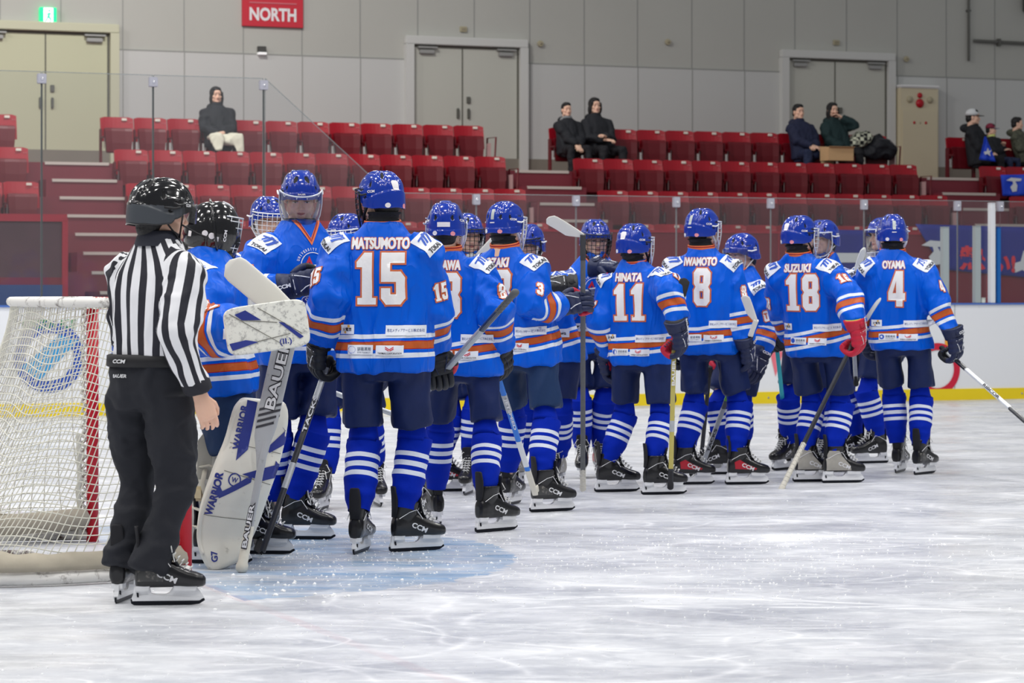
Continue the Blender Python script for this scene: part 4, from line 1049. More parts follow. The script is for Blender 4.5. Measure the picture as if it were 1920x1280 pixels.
# ---------------------------------------------------------------- skate
BOOTK = mat('boot_black', (20, 20, 24), .28, coat=.25, var=.2, vscale=20); BOOTG = mat('boot_graphite', (62, 62, 62), .35, coat=.2, dirt=(150, 145, 138), dscale=14, damt=.5); BOOTR = mat('boot_red', (178, 28, 48), .35)
SILV = mat('boot_silver', (168, 164, 156), .35, var=.25, vscale=15); HOLD = mat('holder_white', (232, 233, 236), .3, var=.04, vscale=30); STEELB = mat('blade_edge', (28, 30, 38), .3, .6); LACE = mat('lace_white', (226, 226, 224), .7); LETW = mat('letter_white', (225, 225, 228), .5)
FELT = mat('tendon_black', (24, 24, 30), .7)
def boot_mesh():
    bm = bmesh.new(); X, Y = V((1, 0, 0)), V((0, 1, 0))
    sec = [(-.094, .020, .030, .112), (-.086, .033, .050, .120), (-.055, .038, .060, .130), (-.01, .037, .066, .137), (.035, .040, .058, .130), (.08, .044, .045, .118), (.12, .046, .036, .108), (.155, .043, .031, .103), (.180, .034, .025, .099), (.192, .018, .014, .096)]
    rings = [[V((p.x, y, max(.072, p.z))) for p in ring((0, y, zc), X, Z, a, b, 24, 2.5)] for y, a, b, zc in sec]; loft(bm, rings)
    rings = [ring((0, yc, z), X, Y, a, b, 24, 2.3) for z, a, b, yc in ((.10, .036, .055, -.03), (.15, .036, .062, -.028), (.19, .040, .062, -.022), (.225, .046, .064, -.014), (.245, .047, .062, -.010))]; loft(bm, rings)
    me = remesh(bm, .0045, 4); me.materials.append(BOOTK); me.materials.append(SILV); me.materials.append(BOOTR); return me
BOOT = boot_mesh(); BBOOT = bvh_of(BOOT)
def boot_panel(pts, m_):
    m2 = poly2d([pts], .012); out = []
    for sg in (1, -1):
        bm = bmesh.new(); vs = []
        for y, z in m2[0]:
            hit, n, _, _ = BBOOT.ray_cast(V((sg*.2, y, z)), V((-sg, 0, 0)), .3); hit = hit or V((sg*.04, y, z)); vs.append(bm.verts.new(hit+V((sg*.0014, 0, 0))))
        for t in m2[1]: bm.faces.new([vs[i] for i in t])
        out.append(me_from(bm, 'side_panel', m_))
    return out
PANELS = {'red': boot_panel([(-.05, .105), (-.055, .15), (-.02, .165), (.03, .135), (.095, .108), (.09, .098)], BOOTR), 'silver': boot_panel([(-.084, .085), (-.086, .17), (-.066, .215), (.0, .215), (.03, .17), (.075, .118), (.085, .085)], SILV),
          'graphite': boot_panel([(-.084, .10), (-.084, .15), (-.05, .158), (.02, .112), (.02, .10)], BOOTG)}
def skate_parts():
    I = Matrix.Rotation(R(90), 4, 'Z')                 # prism x -> world Y
    bm = bmesh.new()
    outer = [(-.098, .074), (-.100, .050), (-.108, .030), (-.104, .018), (.165, .018), (.185, .030), (.172, .050), (.150, .076), (.060, .074), (.045, .052), (.030, .044), (-.010, .044), (-.028, .050), (-.035, .074)]
    prism(bm, I, outer, .020); prism(bm, I, [(-.090, .080), (-.092, .060), (-.040, .060), (-.034, .080)], .046); prism(bm, I, [(.062, .080), (.060, .062), (.150, .060), (.158, .078)], .056)
    prism(bm, I, [(-.10, .034), (-.06, .044), (.12, .034), (.17, .028), (.17, .020), (-.10, .020)], .026)
    h = me_from(bm, 'blade_holder', HOLD, False)
    bm = bmesh.new(); pts = [(-.112, .020), (-.110, .008), (-.098, .001), (-.06, .0), (.13, .0), (.165, .004), (.188, .018), (.186, .026), (-.112, .026)]
    prism(bm, I, pts, .008); prism(bm, I, [(-.086, .034), (-.078, .034), (-.080, .052), (-.088, .052)], .030)
    s = me_from(bm, 'steel_blade', STEELB, False)
    bm = bmesh.new()
    for k in range(8):
        t = k/7; y = .125-.118*t; z = .141+.098*t; w_ = .017+.008*t
        tube(bm, [V((-w_, y-.004, z-.006)), V((-w_*.4, y+.008, z+.010)), V((w_*.5, y+.012, z+.016)), V((w_, y+.004, z+.012))], .0026, 6)
        tube(bm, [V((w_, y-.004, z-.006)), V((w_*.4, y+.008, z+.010)), V((-w_*.5, y+.012, z+.016)), V((-w_, y+.004, z+.012))], .0026, 6)
    for sg in (-1, 1):
        tube(bm, [V((0, .03, .246)), V((sg*.030, .048, .262)), V((sg*.052, .056, .225)), V((sg*.030, .056, .215)), V((0, .036, .244))], .0024, 6)
        tube(bm, [V((0, .032, .246)), V((sg*.024, .056, .22)), V((sg*.034, .066, .18))], .0024, 6)
    la = me_from(bm, 'laces', LACE)
    bm = bmesh.new(); rings = [ring((0, y, z), V((1, 0, 0)), V((0, 1, .6)).normalized(), a, .006, 16, 3) for z, y, a in ((.15, .085, .022), (.20, .055, .032), (.25, .040, .040), (.285, .050, .038), (.292, .053, .030))]; loft(bm, rings)
    tg = me_from(bm, 'tongue', FELT)
    bm = bmesh.new(); rings = [ring((0, y, z), V((1, 0, 0)), V((0, 1, 0)), a, .008, 16, 3) for z, y, a in ((.17, -.084, .022), (.22, -.080, .030), (.27, -.082, .030), (.315, -.088, .025), (.322, -.089, .018))]; loft(bm, rings)
    gd = me_from(bm, 'tendon_guard', FELT)
    lw = text2d('CCM', .085, .026, .03, grid=.01); me = []
    for sgn in (1, -1):
        bm = bmesh.new()
        rt = V((0, sgn, -.42*1)).normalized() if sgn > 0 else V((0, -1, -.42 * -1)).normalized()
        nr = V((sgn, 0, 0)); up = nr.cross(rt).normalized()*1
        if up.z < 0: up = -up
        vs = []
        for x, y in lw[0]:
            p = V((sgn*.1, .035, .118))+rt*x+up*y; hit, n, _, _ = BBOOT.ray_cast(p, V((-sgn, 0, 0)), .3); hit = hit or p
            vs.append(bm.verts.new(hit+V((sgn*.003, 0, 0))))
        for t in lw[1]: bm.faces.new([vs[i] for i in t])
        # piping lines
        tube(bm, [V((sgn*.042, -.075, .165)), V((sgn*.044, -.02, .195)), V((sgn*.046, .018, .205)), V((sgn*.046, .05, .16))], .0018, 6)
        m_ = bpy.data.meshes.new('lettering'); bm.to_mesh(m_); bm.free(); m_.materials.append(LETW); me.append(m_)
    return h, s, la, tg, gd, me
SKP = skate_parts()
def add_skate(parent, M, kind='black', logo=True, laces=True):
    b = put('skate', BOOT, M, parent)
    for q in PANELS.get(kind, ()): put('side_panel', q, M, b)
    for n, me in zip(('blade_holder', 'steel_blade', 'laces', 'tongue', 'tendon_guard', 'lettering'), SKP):
        if n == 'lettering' and not logo: continue
        for q in (me if isinstance(me, list) else [me]): put(n, q, M, b)
    return b
# ================================================================== PEOPLE: building one
def rotz(yaw): return Matrix.Rotation(-R(yaw), 4, 'Z')
def fdir(yaw): return V((math.sin(R(yaw)), math.cos(R(yaw)), 0))
def ik(a, c, l1, l2, pole):
    d = c-a; L = d.length; mx = (l1+l2)*.998
    if L > mx: c = a+d*(mx/L); d = c-a; L = mx
    x = (l1*l1-l2*l2+L*L)/(2*L); h = math.sqrt(max(0, l1*l1-x*x)); n = d.normalized()
    p = (V(pole)-n*n.dot(V(pole))); p = p.normalized() if p.length > 1e-6 else V((0, 0, 1))
    return a+n*x+p*h, c
GS = 1.12
TORSO = [(-.11, .256, .198), (0., .240, .178), (.12, .224, .154), (.28, .226, .152), (.40, .228, .150), (.475, .210, .138), (.535, .172, .120), (.590, .130, .102), (.628, .100, .090), (.645, .090, .084)]
def seg(C, a, b):
    a, b = np.array(a), np.array(b); d = b-a; t = np.clip(((C-a)@d)/(d@d), 0, 1); q = a+t[:, None]*d
    return t, np.linalg.norm(C-q, axis=1), C-q
def fold(C, N, amp, f1, f2, seed, zs=.28, arm=None):
    """cloth folds: long sharp ridges plus softer billows, in metres"""
    out = np.empty(len(C))
    for i, c in enumerate(C):
        if arm is not None and arm[i] > .5: p = (c[0]*f1*.8+c[2]*f1*.35, c[1]*f1*.8, c[2]*f1*.75-c[0]*f1*.3); q = (c[0]*f2*.7, c[1]*f2*.7+c[2]*f2*.3, c[2]*f2*.7)
        else: p = (c[0]*f1+c[2]*f1*.10, c[1]*f1, c[2]*f1*zs); q = (c[0]*f2-c[2]*f2*.22, c[1]*f2, c[2]*f2*zs*1.3)
        a = noise.noise(V((p[0]+seed, p[1], p[2]+seed))); b = noise.noise(V((q[0], q[1]+seed, q[2]))); g = noise.noise(V((p[0]*.5, p[1]*.5+7, p[2]*.6+seed)))
        r1 = max(0, 1-2.3*abs(a)); r1 = r1*r1*(3-2*r1); r2 = max(0, 1-2.2*abs(b)); r2 = r2*r2*(3-2*r2)
        out[i] = amp*(1.0*r1-.55+.40*r2*(.4+max(0, g+.2))+.6*g)
    return out
def relax(me, it=2):
    n = len(me.vertices); e = np.empty(len(me.edges)*2, 'i'); me.edges.foreach_get('vertices', e); e = e.reshape(-1, 2); C = coords(me).astype('d')
    deg = np.bincount(e.ravel(), minlength=n)[:, None]
    for _ in range(it):
        s_ = np.zeros_like(C)
        for k in range(3): s_[:, k] = np.bincount(e[:, 0], C[e[:, 1], k], n)+np.bincount(e[:, 1], C[e[:, 0], k], n)
        C = C*.5+.5*s_/np.maximum(deg, 1)
    setco(me, C)
def top_mesh(J, k, w=1.0, vox=.012, hem=-.085, sl=(.106, .104, .102, .096, .086), amp=.027, seed=0, cut=.0, tab=None, sleeve_end=.028):
    """shirt or jersey over the joints J"""
    pel, nk = J['pelvis'], J['neck']; A = (nk-pel).normalized(); S = J['S']; F = S.cross(A)*-1; F = A.cross(S) if A.cross(S).dot(J['F']) > 0 else -A.cross(S)
    bm = bmesh.new(); tab = tab or TORSO; rings = []
    T_ = [t for t in tab if t[0] >= hem-.001]
    if T_[0][0] > hem+.01: T_ = [(hem, T_[0][1], T_[0][2])]+T_
    for t, a, b in T_: rings.append(ring(pel+A*t*k, S, F, a*w*k, b*w*k, 36, 2.35))
    loft(bm, rings)
    for s in 'LR':
        sg = 1 if s == 'R' else -1; sh, el, wr = J['sh'+s], J['el'+s], J['wr'+s]
        fd = (wr-el).normalized(); wr2 = wr-fd*sleeve_end
        tube(bm, [sh-S*sg*.07*k+A*.0*k, sh+(el-sh)*.08, sh+(el-sh)*.5, el, el+(wr2-el)*.5, wr2], [x*k*w for x in (sl[0]*.93, sl[0], sl[1], sl[2], sl[3], sl[4])], 20, rnd=False)
    me = remesh(bm, vox, 5, .5); C = coords(me).astype('d'); N = normals(me).astype('d')
    rel = C-np.array(pel); h = rel@np.array(A); x = rel@np.array(S); y = rel@np.array(F)
    hs = np.array([t[0] for t in tab])*k; hw = np.interp(h, hs, [t[1]*w*k for t in tab]); hd = np.interp(h, hs, [t[2]*w*k for t in tab])
    tn = np.sqrt((x/hw)**2+(y/hd)**2)
    best = None
    for s in 'LR':
        sh, el, wr = J['sh'+s], J['el'+s], J['wr'+s]; l1, l2 = (el-sh).length, (wr-el).length
        t1, d1, q1 = seg(C, sh, el); t2, d2, q2 = seg(C, el, wr); up = d1 < d2; d = np.where(up, d1, d2)
        at = np.where(up, l2+(1-t1)*l1, (1-t2)*l2)
        ad = np.array((wr-el).normalized()); fr = np.array(J['F']); side = np.cross(ad, fr); q = np.where(up[:, None], q1, q2); ang = np.arctan2(q@fr, q@side)*.085
        if best is None: best = [d, at, ang]
        else:
            m_ = d < best[0]; best = [np.where(m_, d, best[0]), np.where(m_, at, best[1]), np.where(m_, ang, best[2])]
    an = best[0]/(.088*k*w)
    am = np.clip(.5+(tn-an)*2.0+(.02 if True else 0), 0, 1)
    sv_t = np.arctan2(x/hw, -y/hd)*.19
    D = fold(C-np.array(pel), N, amp, 6.6, 15, seed, .24, am)
    D *= np.where(am > .5, .9, np.clip(.45+.75*(1-h/(.5*k)), .35, 1.0)*np.clip(.45+(h-hem*k)/(.12*k), .45, 1))
    C2 = C+N*D[:, None]; setco(me, C2); relax(me, 1)
    attr(me, 'ht', np.clip(h-hem*k, 0, 1)); attr(me, 'at', best[1]); attr(me, 'am', am); attr(me, 'sva', best[2]+5.01); attr(me, 'svt', sv_t+5.01)
    return me, A, F
def limb(bm, pts, rad, n=20): tube(bm, pts, rad, n)
def body_mesh(J, k, Mh, hands=()):
    bm = bmesh.new(); S = J['S']; pel, nk = J['pelvis'], J['neck']; A = (nk-pel).normalized(); F = J['F']
    loft(bm, [ring(pel+A*t*k, S, F, a*k, b*k, 24, 2.2) for t, a, b in ((-.08, .15, .11), (.1, .135, .10), (.3, .155, .11), (.45, .16, .10), (.53, .11, .08), (.60, .062, .060), (.66, .055, .055))])
    for s in 'LR':
        limb(bm, [J['sh'+s], J['el'+s], J['wr'+s]], [.055*k, .042*k, .029*k], 14)
        limb(bm, [J['hip'+s], J['kn'+s], J['an'+s]], [.080*k, .046*k, .028*k], 14)
    tube(bm, [nk-A*.04, nk+(Mh.translation-nk)*.6], .056*k, 16)
    me = remesh(bm, .013, 3)
    b2 = bmesh.new(); b2.from_mesh(me)
    def add(m2, M):
        t = m2.copy(); t.transform(M); b2.from_mesh(t); bpy.data.meshes.remove(t)
    add(HEAD, Mh)
    for M in hands: add(HAND, M)
    bpy.data.meshes.remove(me); me = bpy.data.meshes.new('body'); b2.to_mesh(me); b2.free(); me.materials.append(SKIN)
    me.polygons.foreach_set('use_smooth', [True]*len(me.polygons)); return me
def shorts_mesh(J, k, vox=.013, w=1.0, seed=0, low=.115, mat_=SHORT):
    bm = bmesh.new(); S, F, pel = J['S'], J['F'], J['pelvis']
    loft(bm, [ring(pel+Z*t*k, S, F, a*k*w, b*k*w, 28, 2.4) for t, a, b in ((.06, .150, .10), (0, .186, .126), (-.08, .206, .146), (-.13, .19, .13))])
    for s in 'LR':
        hp, kn = J['hip'+s], J['kn'+s]; d = (hp-kn).normalized(); e = kn+d*low*k
        sg = .010*k*(1 if s == 'R' else -1); hp = hp+S*sg; e = e+S*sg; tube(bm, [hp+Z*.03, hp+(e-hp)*.5, e], [(.108*k*w, .125*k*w), (.102*k*w, .120*k*w), (.106*k*w, .122*k*w)], 22, side=S, rnd=False)
    me = remesh(bm, vox, 2, .5); C = coords(me).astype('d'); N = normals(me).astype('d')
    setco(me, C+N*fold(C-np.array(pel), N, .012, 6, 14, seed+3, .5)[:, None]); me.materials.append(mat_); return me
def sock_mesh(J, k, s, seed=0, fat=1.0):
    kn, an = J['kn'+s], J['an'+s]; up = (J['hip'+s]-kn).normalized(); F = J['F']; S = J['S']
    shin = (kn-an); L = shin.length; d = shin.normalized()
    prof = [(.05, .050, .056), (.09, .053, .060), (.13, .062, .068), (.16, .071, .080), (.26, .080, .089), (.36, .083, .088), (.42, .083, .086)]
    rings = []; sts = []; bmz = []
    a = (S-d*S.dot(d)).normalized(); b = d.cross(a)
    n = 28
    for i in range(40):
        t = .085+(.44-.085)*i/39; tt = t*k
        ra = np.interp(t, [p[0] for p in prof], [p[1] for p in prof])*fat; rb = np.interp(t, [p[0] for p in prof], [p[2] for p in prof])*fat
        c = an+d*tt-F*(.012*math.sin(max(0, t)/.44*math.pi)); w_ = 1+.018*math.sin(t*70+seed)+.02*noise.noise(V((t*20, seed, 0)))
        rings.append([c+a*(ra*k*w_*math.cos(q))+b*(rb*k*w_*math.sin(q)) for q in [2*math.pi*j/n for j in range(n)]]); sts += [tt]*n
    for i in range(1, 8):
        tr = .084-.0045*i; c = kn+up*(.024*i*k); rings.append([c+a*(tr*fat*k*math.cos(q))+b*((tr+.004)*fat*k*math.sin(q)) for q in [2*math.pi*j/n for j in range(n)]]); sts += [.44*k+.03*i]*n
    bm = bmesh.new(); loft(bm, rings, False); me = me_from(bm, 'sock', SOCK); C = coords(me).astype('d'); N = normals(me).astype('d')
    D = np.array([noise.noise(V((c[0]*16, c[1]*16, c[2]*26+seed)))*.006 for c in C]); setco(me, C-N*D[:, None])
    attr(me, 'st', np.array(sts)/k); return me
def glove_frame(h, back, right):
    Zg = -V(h).normalized(); Y = (V(back)-Zg*V(back).dot(Zg)).normalized(); X = Y.cross(Zg)
    return X, Y, Zg
_ord = 0
def stick_shaft(root, A, B, mat_, w=.030, t=.020, name='shaft'):
    d = (B-A).normalized(); a = (V((1, 0, 0))-d*d.x).normalized(); b = d.cross(a)
    bm = bmesh.new(); loft(bm, [ring(p, a, b, w/2, t/2, 12, 4) for p in (A, A+(B-A)*.33, A+(B-A)*.66, B)])
    return finish(name, bm, mat_, root, False), a, b, d
def stick(label, A, B, toe, shaft, blade, tape=STRB, bands=(), text=None, tmat=None, knob=.10, btape=None, bh=.068, curve=.02, blade_from=None, textpos=.6, textlen=.3):
    """hockey stick, butt A, heel B, toe point; bands = (t0, t1, material) colour sections"""
    A, B, toe = V(A), V(B), V(toe); root = empty('hockey_stick', A, label, 'hockey stick')
    sh, a, b, d = stick_shaft(root, A, B, shaft)
    for t0, t1, m_ in bands:
        p, q = A+(B-A)*t0, A+(B-A)*t1; bm = bmesh.new(); loft(bm, [ring(x, a, b, .0158, .0108, 12, 4) for x in (p, q)]); finish('colour_band', bm, m_, sh)
    bm = bmesh.new(); tube(bm, [A-d*.004, A+d*.018, A+d*.03, A+d*knob], [(.020, .017), (.020, .017), (.0175, .0125), (.0170, .0120)], 14, side=a); 
    if knob > .12:
        for i in range(int(knob/.03)): tube(bm, [A+d*(.03+i*.03), A+d*(.036+i*.03)], [(.0185, .0135)]*2, 12, side=a, rnd=False)
    finish('grip_tape', bm, tape, root, True)
    e = (toe-B); L = e.length; e.normalize(); up = (-d-e*(-d).dot(e)); up = up.normalized(); nrm = e.cross(up)
    bm = bmesh.new(); rings = []
    for i in range(13):
        t = i/12; hh = .030+(bh-.030)*min(1, t*3.2); hh *= (1 if t < .88 else math.sqrt(max(.02, 1-((t-.88)/.125)**2)))
        c = B+e*(L*t)+nrm*(curve*(t**2))+up*(.5*bh*min(1, t*2.5)-.5*.0*bh)*0+up*(hh/2-.015 if t < .88 else bh/2-.015)
        rings.append(ring(c, up, nrm, hh/2, .0055 if t < .9 else .004, 14, 3.5))
    loft(bm, rings); rt = B-d*.07
    bl = finish('blade', bm, blade, root, True)
    if blade_from is not None:
        bm = bmesh.new(); loft(bm, [ring(p, a, b, .0165, .0115, 12, 4) for p in (B-d*blade_from, B+d*.01)]); finish('hosel', bm, btape or blade, root)
    if text:
        m = text2d(text, textlen, .020, .03, grid=.02); c = A+(B-A)*textpos; dr = d if d.x > 0 or abs(d.x) < .15 and d.z < 0 else -d
        n_ = V((0, -1, 0)); n_ = (n_-d*n_.dot(d)).normalized(); fw = frame(c+n_*.0175, dr, n_.cross(dr), n_)
        flat_letters('lettering', [(m, tmat)], fw, sh, .001)
    return root
def grip(P_, s, back, right, zh=None, mix=.72):
    """glove matrix so that its curled fingers close round a bar at P_ with direction s (thumb side); zh = way to the elbow"""
    X = V(s).normalized()*(-1 if right else 1); Y = (V(back)-X*V(back).dot(X)).normalized(); Zg = X.cross(Y)
    zh = V(zh).normalized() if zh is not None else V((0, 0, 1))
    Zg = (Zg*(1-mix)+zh*mix).normalized(); Y = (V(back)-Zg*V(back).dot(Zg)).normalized(); X = Y.cross(Zg)
    wr = V(P_)-(Y*-.045+Zg*-.105)*GS
    return frame(wr, X, Y, Zg), wr
def joints(yaw, hip, head, feet, k, hyaw=None, nod=0, lean=.0, hz=.97, shw=.195, ls=.965, neck_drop=.105):
    """hip: world xy (Vector), head: world point, feet: [(ground point, yaw)...] left, right"""
    J = {}; J['F'] = fdir(yaw); J['S'] = V((math.cos(R(yaw)), -math.sin(R(yaw)), 0))
    J['pelvis'] = V((hip.x, hip.y, hz*k)); J['head'] = head
    J['neck'] = head-Z*neck_drop*k-fdir(hyaw if hyaw is not None else yaw)*.015*k
    A = (J['neck']-J['pelvis']).normalized(); Lsp = (J['neck']-J['pelvis']).length
    top = J['neck']-A*.150*k
    for s, sg, i in (('L', -1, 0), ('R', 1, 1)):
        J['sh'+s] = top+J['S']*sg*shw*k; J['hip'+s] = J['pelvis']+J['S']*sg*.104*k-Z*.06*k
        g, fy = feet[i]; g = V(g); an = g-fdir(fy)*.045+Z*.125; hd = an-J['hip'+s]; mxh = math.sqrt(max(.01, (.832*k*ls)**2-hd.z**2)); hl = math.hypot(hd.x, hd.y)
        if hl > mxh: g = g-V((hd.x, hd.y, 0))*(1-mxh/hl); an = g-fdir(fy)*.045+Z*.125
        J['foot'+s] = (g, fy)
        J['kn'+s], J['an'+s] = ik(J['hip'+s], an, .425*k*ls, .415*k*ls, J['F']*.7+fdir(fy)*.5)
    return J
def player(label, yaw, hip, head, feet, k, hyaw, nod=0, hands={}, num=None, name=None, helm=0, face='cage', skate='black', glove='navy', vox=.012, seed=1, near=False, strap='w', guard=True, stickers=1, w=1.0, nameoff=0.0, group='players', front=False, shortm=None, gtext='CCM', numoff=0.0, extras=True):
    """everything in world coordinates; head = helmet centre"""
    J = joints(yaw, hip, head, feet, k, hyaw, neck_drop=.140 if front else .108, shw=.190 if near else .176)
    w = w*(1.0 if near else .93)
    S, F = J['S'], J['F']; G_ = {}
    for s, sg in (('L', -1), ('R', 1)):
        right = s == 'R'; spec = hands.get(s)
        if spec is None:
            wr = J['sh'+s]+S*sg*.055*k-Z*.520*k+F*.05*k; el, wr = ik(J['sh'+s], wr, .285*k, .265*k, -F+S*sg*.3); G_[s] = (None, el, wr)
            h = (wr-el).normalized(); X, Y, Zg = glove_frame(h, S*sg+F*.15, right); M = frame(wr, X, Y, Zg)
        elif 'M' in spec: M, wr = spec['M']; el, wr2 = ik(J['sh'+s], wr, .285*k, .265*k, spec.get('pole', -Z+S*sg*.6-F*.3)); wr = wr2; M = M.copy(); M.translation = wr if (wr-M.translation).length > .002 else M.translation
        else:
            wr = spec['at']; el, wr = ik(J['sh'+s], wr, .285*k, .265*k, spec.get('pole', -Z+S*sg*.6-F*.3))
            h = spec.get('h', (wr-el).normalized()); X, Y, Zg = glove_frame(h, spec.get('back', S*sg), right); M = frame(wr, X, Y, Zg)
        J['el'+s], J['wr'+s] = el, wr; G_[s] = M @ (Matrix.Diagonal((-GS, GS, GS, 1)) if right else Matrix.Diagonal((GS, GS, GS, 1)))
    root = empty('person', V((J['pelvis'].x, J['pelvis'].y, 0)), label, 'person', group)
    Mh = T(head-Z*.0) @ rotz(hyaw) @ Matrix.Rotation(-R(nod), 4, 'X') @ Matrix.Diagonal((.97, .97, .97, 1))
    mesh_obj('body', body_mesh(J, k, Mh), root)
    if face != 'none':
        if abs(((hyaw+180) % 360)-180) > 60:
            put('eyes', EYES, Mh, root); put('eyebrows', BROWS, Mh, root); put('lips', LIPS, Mh, root)
    put('hair', HAIRM['nape'], Mh, root)
    # jersey
    me, A, Ft = top_mesh(J, k, w, vox, seed=seed*7.3)
    jm = mesh_obj('jersey', me, root, [JERSEY], True); bv = bvh_of(me); nk = J['neck']
    ST = -1; back = lambda dx, dz: nk-Ft*.16*k+S*dx*k-A*dz*k
    e = .007 if near else .008
    gr = .013 if near else .02
    if num and not front:
        b_, o_ = number2d(num, .250*k, .0085, gr); decal('number', bv, [(o_, OUTL), (b_, NUMW)], back(numoff, .285), S, A, jm)
    if name and not front:
        wd = (.031*len(name))*k; t_ = text2d(name, wd, .053*k, .012, 0, gr); b_ = thick2d(t_, .0022*k); o_ = thick2d(t_, .0052*k)
        decal('name_lettering', bv, [(o_, OUTL), (b_, NUMW)], back(nameoff, .115), S, A, jm, off=.0035)
    if num:
        for s, sg in (('L', -1), ('R', 1)):
            ua = (J['el'+s]-J['sh'+s]).normalized(); out = S*sg*.75+(F if front else -F)*.66; out = (out-ua*ua.dot(out)).normalized(); up = -ua; rt = up.cross(out)
            c = J['sh'+s]+(J['el'+s]-J['sh'+s])*.72
            b_, o_ = number2d(num, .085*k, .006, .02); decal('sleeve_number', bv, [(o_, OUTL), (b_, NUMW)], c+out*.12, rt, up, jm)
    for s, sg in (('L', -1), ('R', 1)):
        fb = -Ft if not front else Ft; c = J['sh'+s]+S*sg*.030*k+A*.035*k+fb*.05*k; nrm = (S*sg*.42+A*.50+fb*.75).normalized(); up = -S*sg*.75+A*.66; up = (up-nrm*nrm.dot(up)).normalized(); rt = up.cross(nrm)
        q = .126*k; lays = [(rect2d(q, q*.95, .012), PW_)]
        for i, (dx, dy, l) in enumerate(((-.034, .012, .05), (-.010, .018, .055), (.014, .010, .05))):
            lays.append((poly2d([[(dx*k, (dy-.02)*k), (dx*k+.014*k, (dy-.02)*k), (dx*k+.034*k, (dy+l-.022)*k), (dx*k+.016*k, (dy+l-.022)*k)]], .02), LOGOB))
        lays.append((shift2d(poly2d([[(-.04*k, 0), (.045*k, .010*k), (.045*k, .020*k), (-.04*k, .008*k)]], .02), .0, .030*k), LOGOB))
        lays.append((shift2d(text2d('TOKAI', .095*k, .024*k, .03, grid=.02), 0, -.042*k), LETK))
        decal('shoulder_patch', bv, lays, c+nrm*.05, rt, up, jm, off=.0042, depth=.25, step=.0006)
    if not front and extras:
        def patch(dx, dz, w_, h_, lays): decal('sponsor_patch', bv, [(rect2d(w_*k, h_*k, .012), PW_)]+lays, nk-Ft*.2*k+S*dx*k-A*dz*k, S, A, jm, off=.0042, step=.0008)
        patch(.118, .535, .185, .050, [(text2d('港北メディアサービス株式会社', .172*k, .017*k, .005, grid=.02), mat('letter_blue', (70, 90, 150), .6))])
        if near or True: patch(-.165, .53, .072, .046, [(text2d('火電店', .048*k, .018*k, .02, grid=.02), LETK), (shift2d(poly2d(circ(.007, n=10), 0), .01, .015), LOGOY), (shift2d(poly2d(circ(.006, n=10), 0), -.008, -.014), LOGOY)])
        patch(-.098, .628, .125, .046, [(shift2d(poly2d(circ(.017*k, n=20), 0), -.042*k, 0), LOGOB), (shift2d(text2d('望星薬局', .070*k, .017*k, .01, grid=.02), .018*k, .004*k), mat('letter_grey', (110, 120, 135), .6)), (shift2d(text2d('BOSEI PHARMACY', .066*k, .006*k, .01, grid=.02), .018*k, -.013*k), mat('letter_grey', (0, 0, 0)))])
        patch(.045, .630, .132, .047, [(shift2d(poly2d([[(-.02, .006), (0, -.006), (.02, .006), (.02, .001), (0, -.011), (-.02, .001)]], 0), 0, .012), LOGOR), (shift2d(poly2d([[(-.02, .0), (-.002, -.010), (-.002, -.015), (-.02, -.005)]], 0), 0, .010), LOGOR), (shift2d(poly2d([[(.02, .0), (.002, -.010), (.002, -.015), (.02, -.005)]], 0), 0, .010), LOGOR), (shift2d(text2d('YANMAR CORPORATION', .110*k, .008*k, .02, grid=.02), 0, -.014*k), LETK)])
    if front:
        fr = lambda dx, dz: nk+Ft*.2*k-S*dx*k-A*dz*k
        decal('collar_front', bv, [(poly2d([[(-.088, .06), (-.064, .06), (0, -.052), (.064, .06), (.088, .06), (0, -.088)]], .02), COLO), (poly2d([[(-.073, .06), (-.066, .06), (0, -.060), (.066, .06), (.073, .06), (0, -.072)]], .02), COLR)], fr(0, .03), -S, A, jm)
        arc = []
        txt = 'UNIVERSITY ICE H'
        vs, fs = [], []
        for i, c in enumerate(txt):
            if c == ' ': continue
            an_ = R(160-140*i/(len(txt)-1)); g = text2d(c, .0085 if c != 'I' else .003, .014, .03, grid=0); g = shift2d(g, .085*math.cos(an_), .085*math.sin(an_), 1, an_-math.pi/2)
            o_ = len(vs); vs += g[0]; fs += [[q+o_ for q in t] for t in g[1]]
        decal('chest_crest', bv, [((vs, fs), NUMW), (poly2d(circ(.070, .066)), NUMW), (poly2d([[(-.05, .0), (-.02, .05), (.0, .0), (-.012, .0), (-.021, .02), (-.035, .0)]], .02), LOGOR), (poly2d([[(-.04, -.01), (.045, .0), (.045, .01), (-.04, .0)]], .02), NUMW)], fr(0, .22), -S, A, jm, step=.0004)
        sr = text2d('SRS', .14, .055, .02, grid=.02, shear=.3); so = text2d('SRS', .14, .055, .02, .003, .02, .3)
        decal('chest_lettering', bv, [(so, NUMW), (sr, mat('ink_blue', (30, 50, 150), .6))], fr(.0, .40), -S, A, jm, step=.0004)
        for dx, tx in ((-.11, 'Shuwa'), (.10, '7a')):
            decal('sponsor_patch', bv, [(rect2d(.12, .055, .02), PW_), (text2d(tx, .08, .024, .03, grid=.02), LETK)], fr(-dx, .50), -S, A, jm, off=.003, step=.0008)
        decal('chest_mark', bv, [(poly2d([[(-.02, -.008), (.0, .012), (.02, -.002), (.004, .0), (.018, -.01)]], .0), NUMW)], fr(.10, .135), -S, A, jm)
    # collar
    Ax = (A+(-Ft)*.10).normalized(); cF = S.cross(Ax)*-1; cF = Ax.cross(S); bm = bmesh.new(); rs = []
    for i, (z_, r_) in enumerate(((-.022, .088), (-.010, .094), (-.002, .094), (.006, .092), (.012, .090), (.010, .084), (-.01, .086))): rs.append(ring(nk+Ax*(z_-.012)*k, S, cF, r_*k, r_*.94*k, 32))
    vr = loft(bm, rs, False)
    bm.faces.ensure_lookup_table()
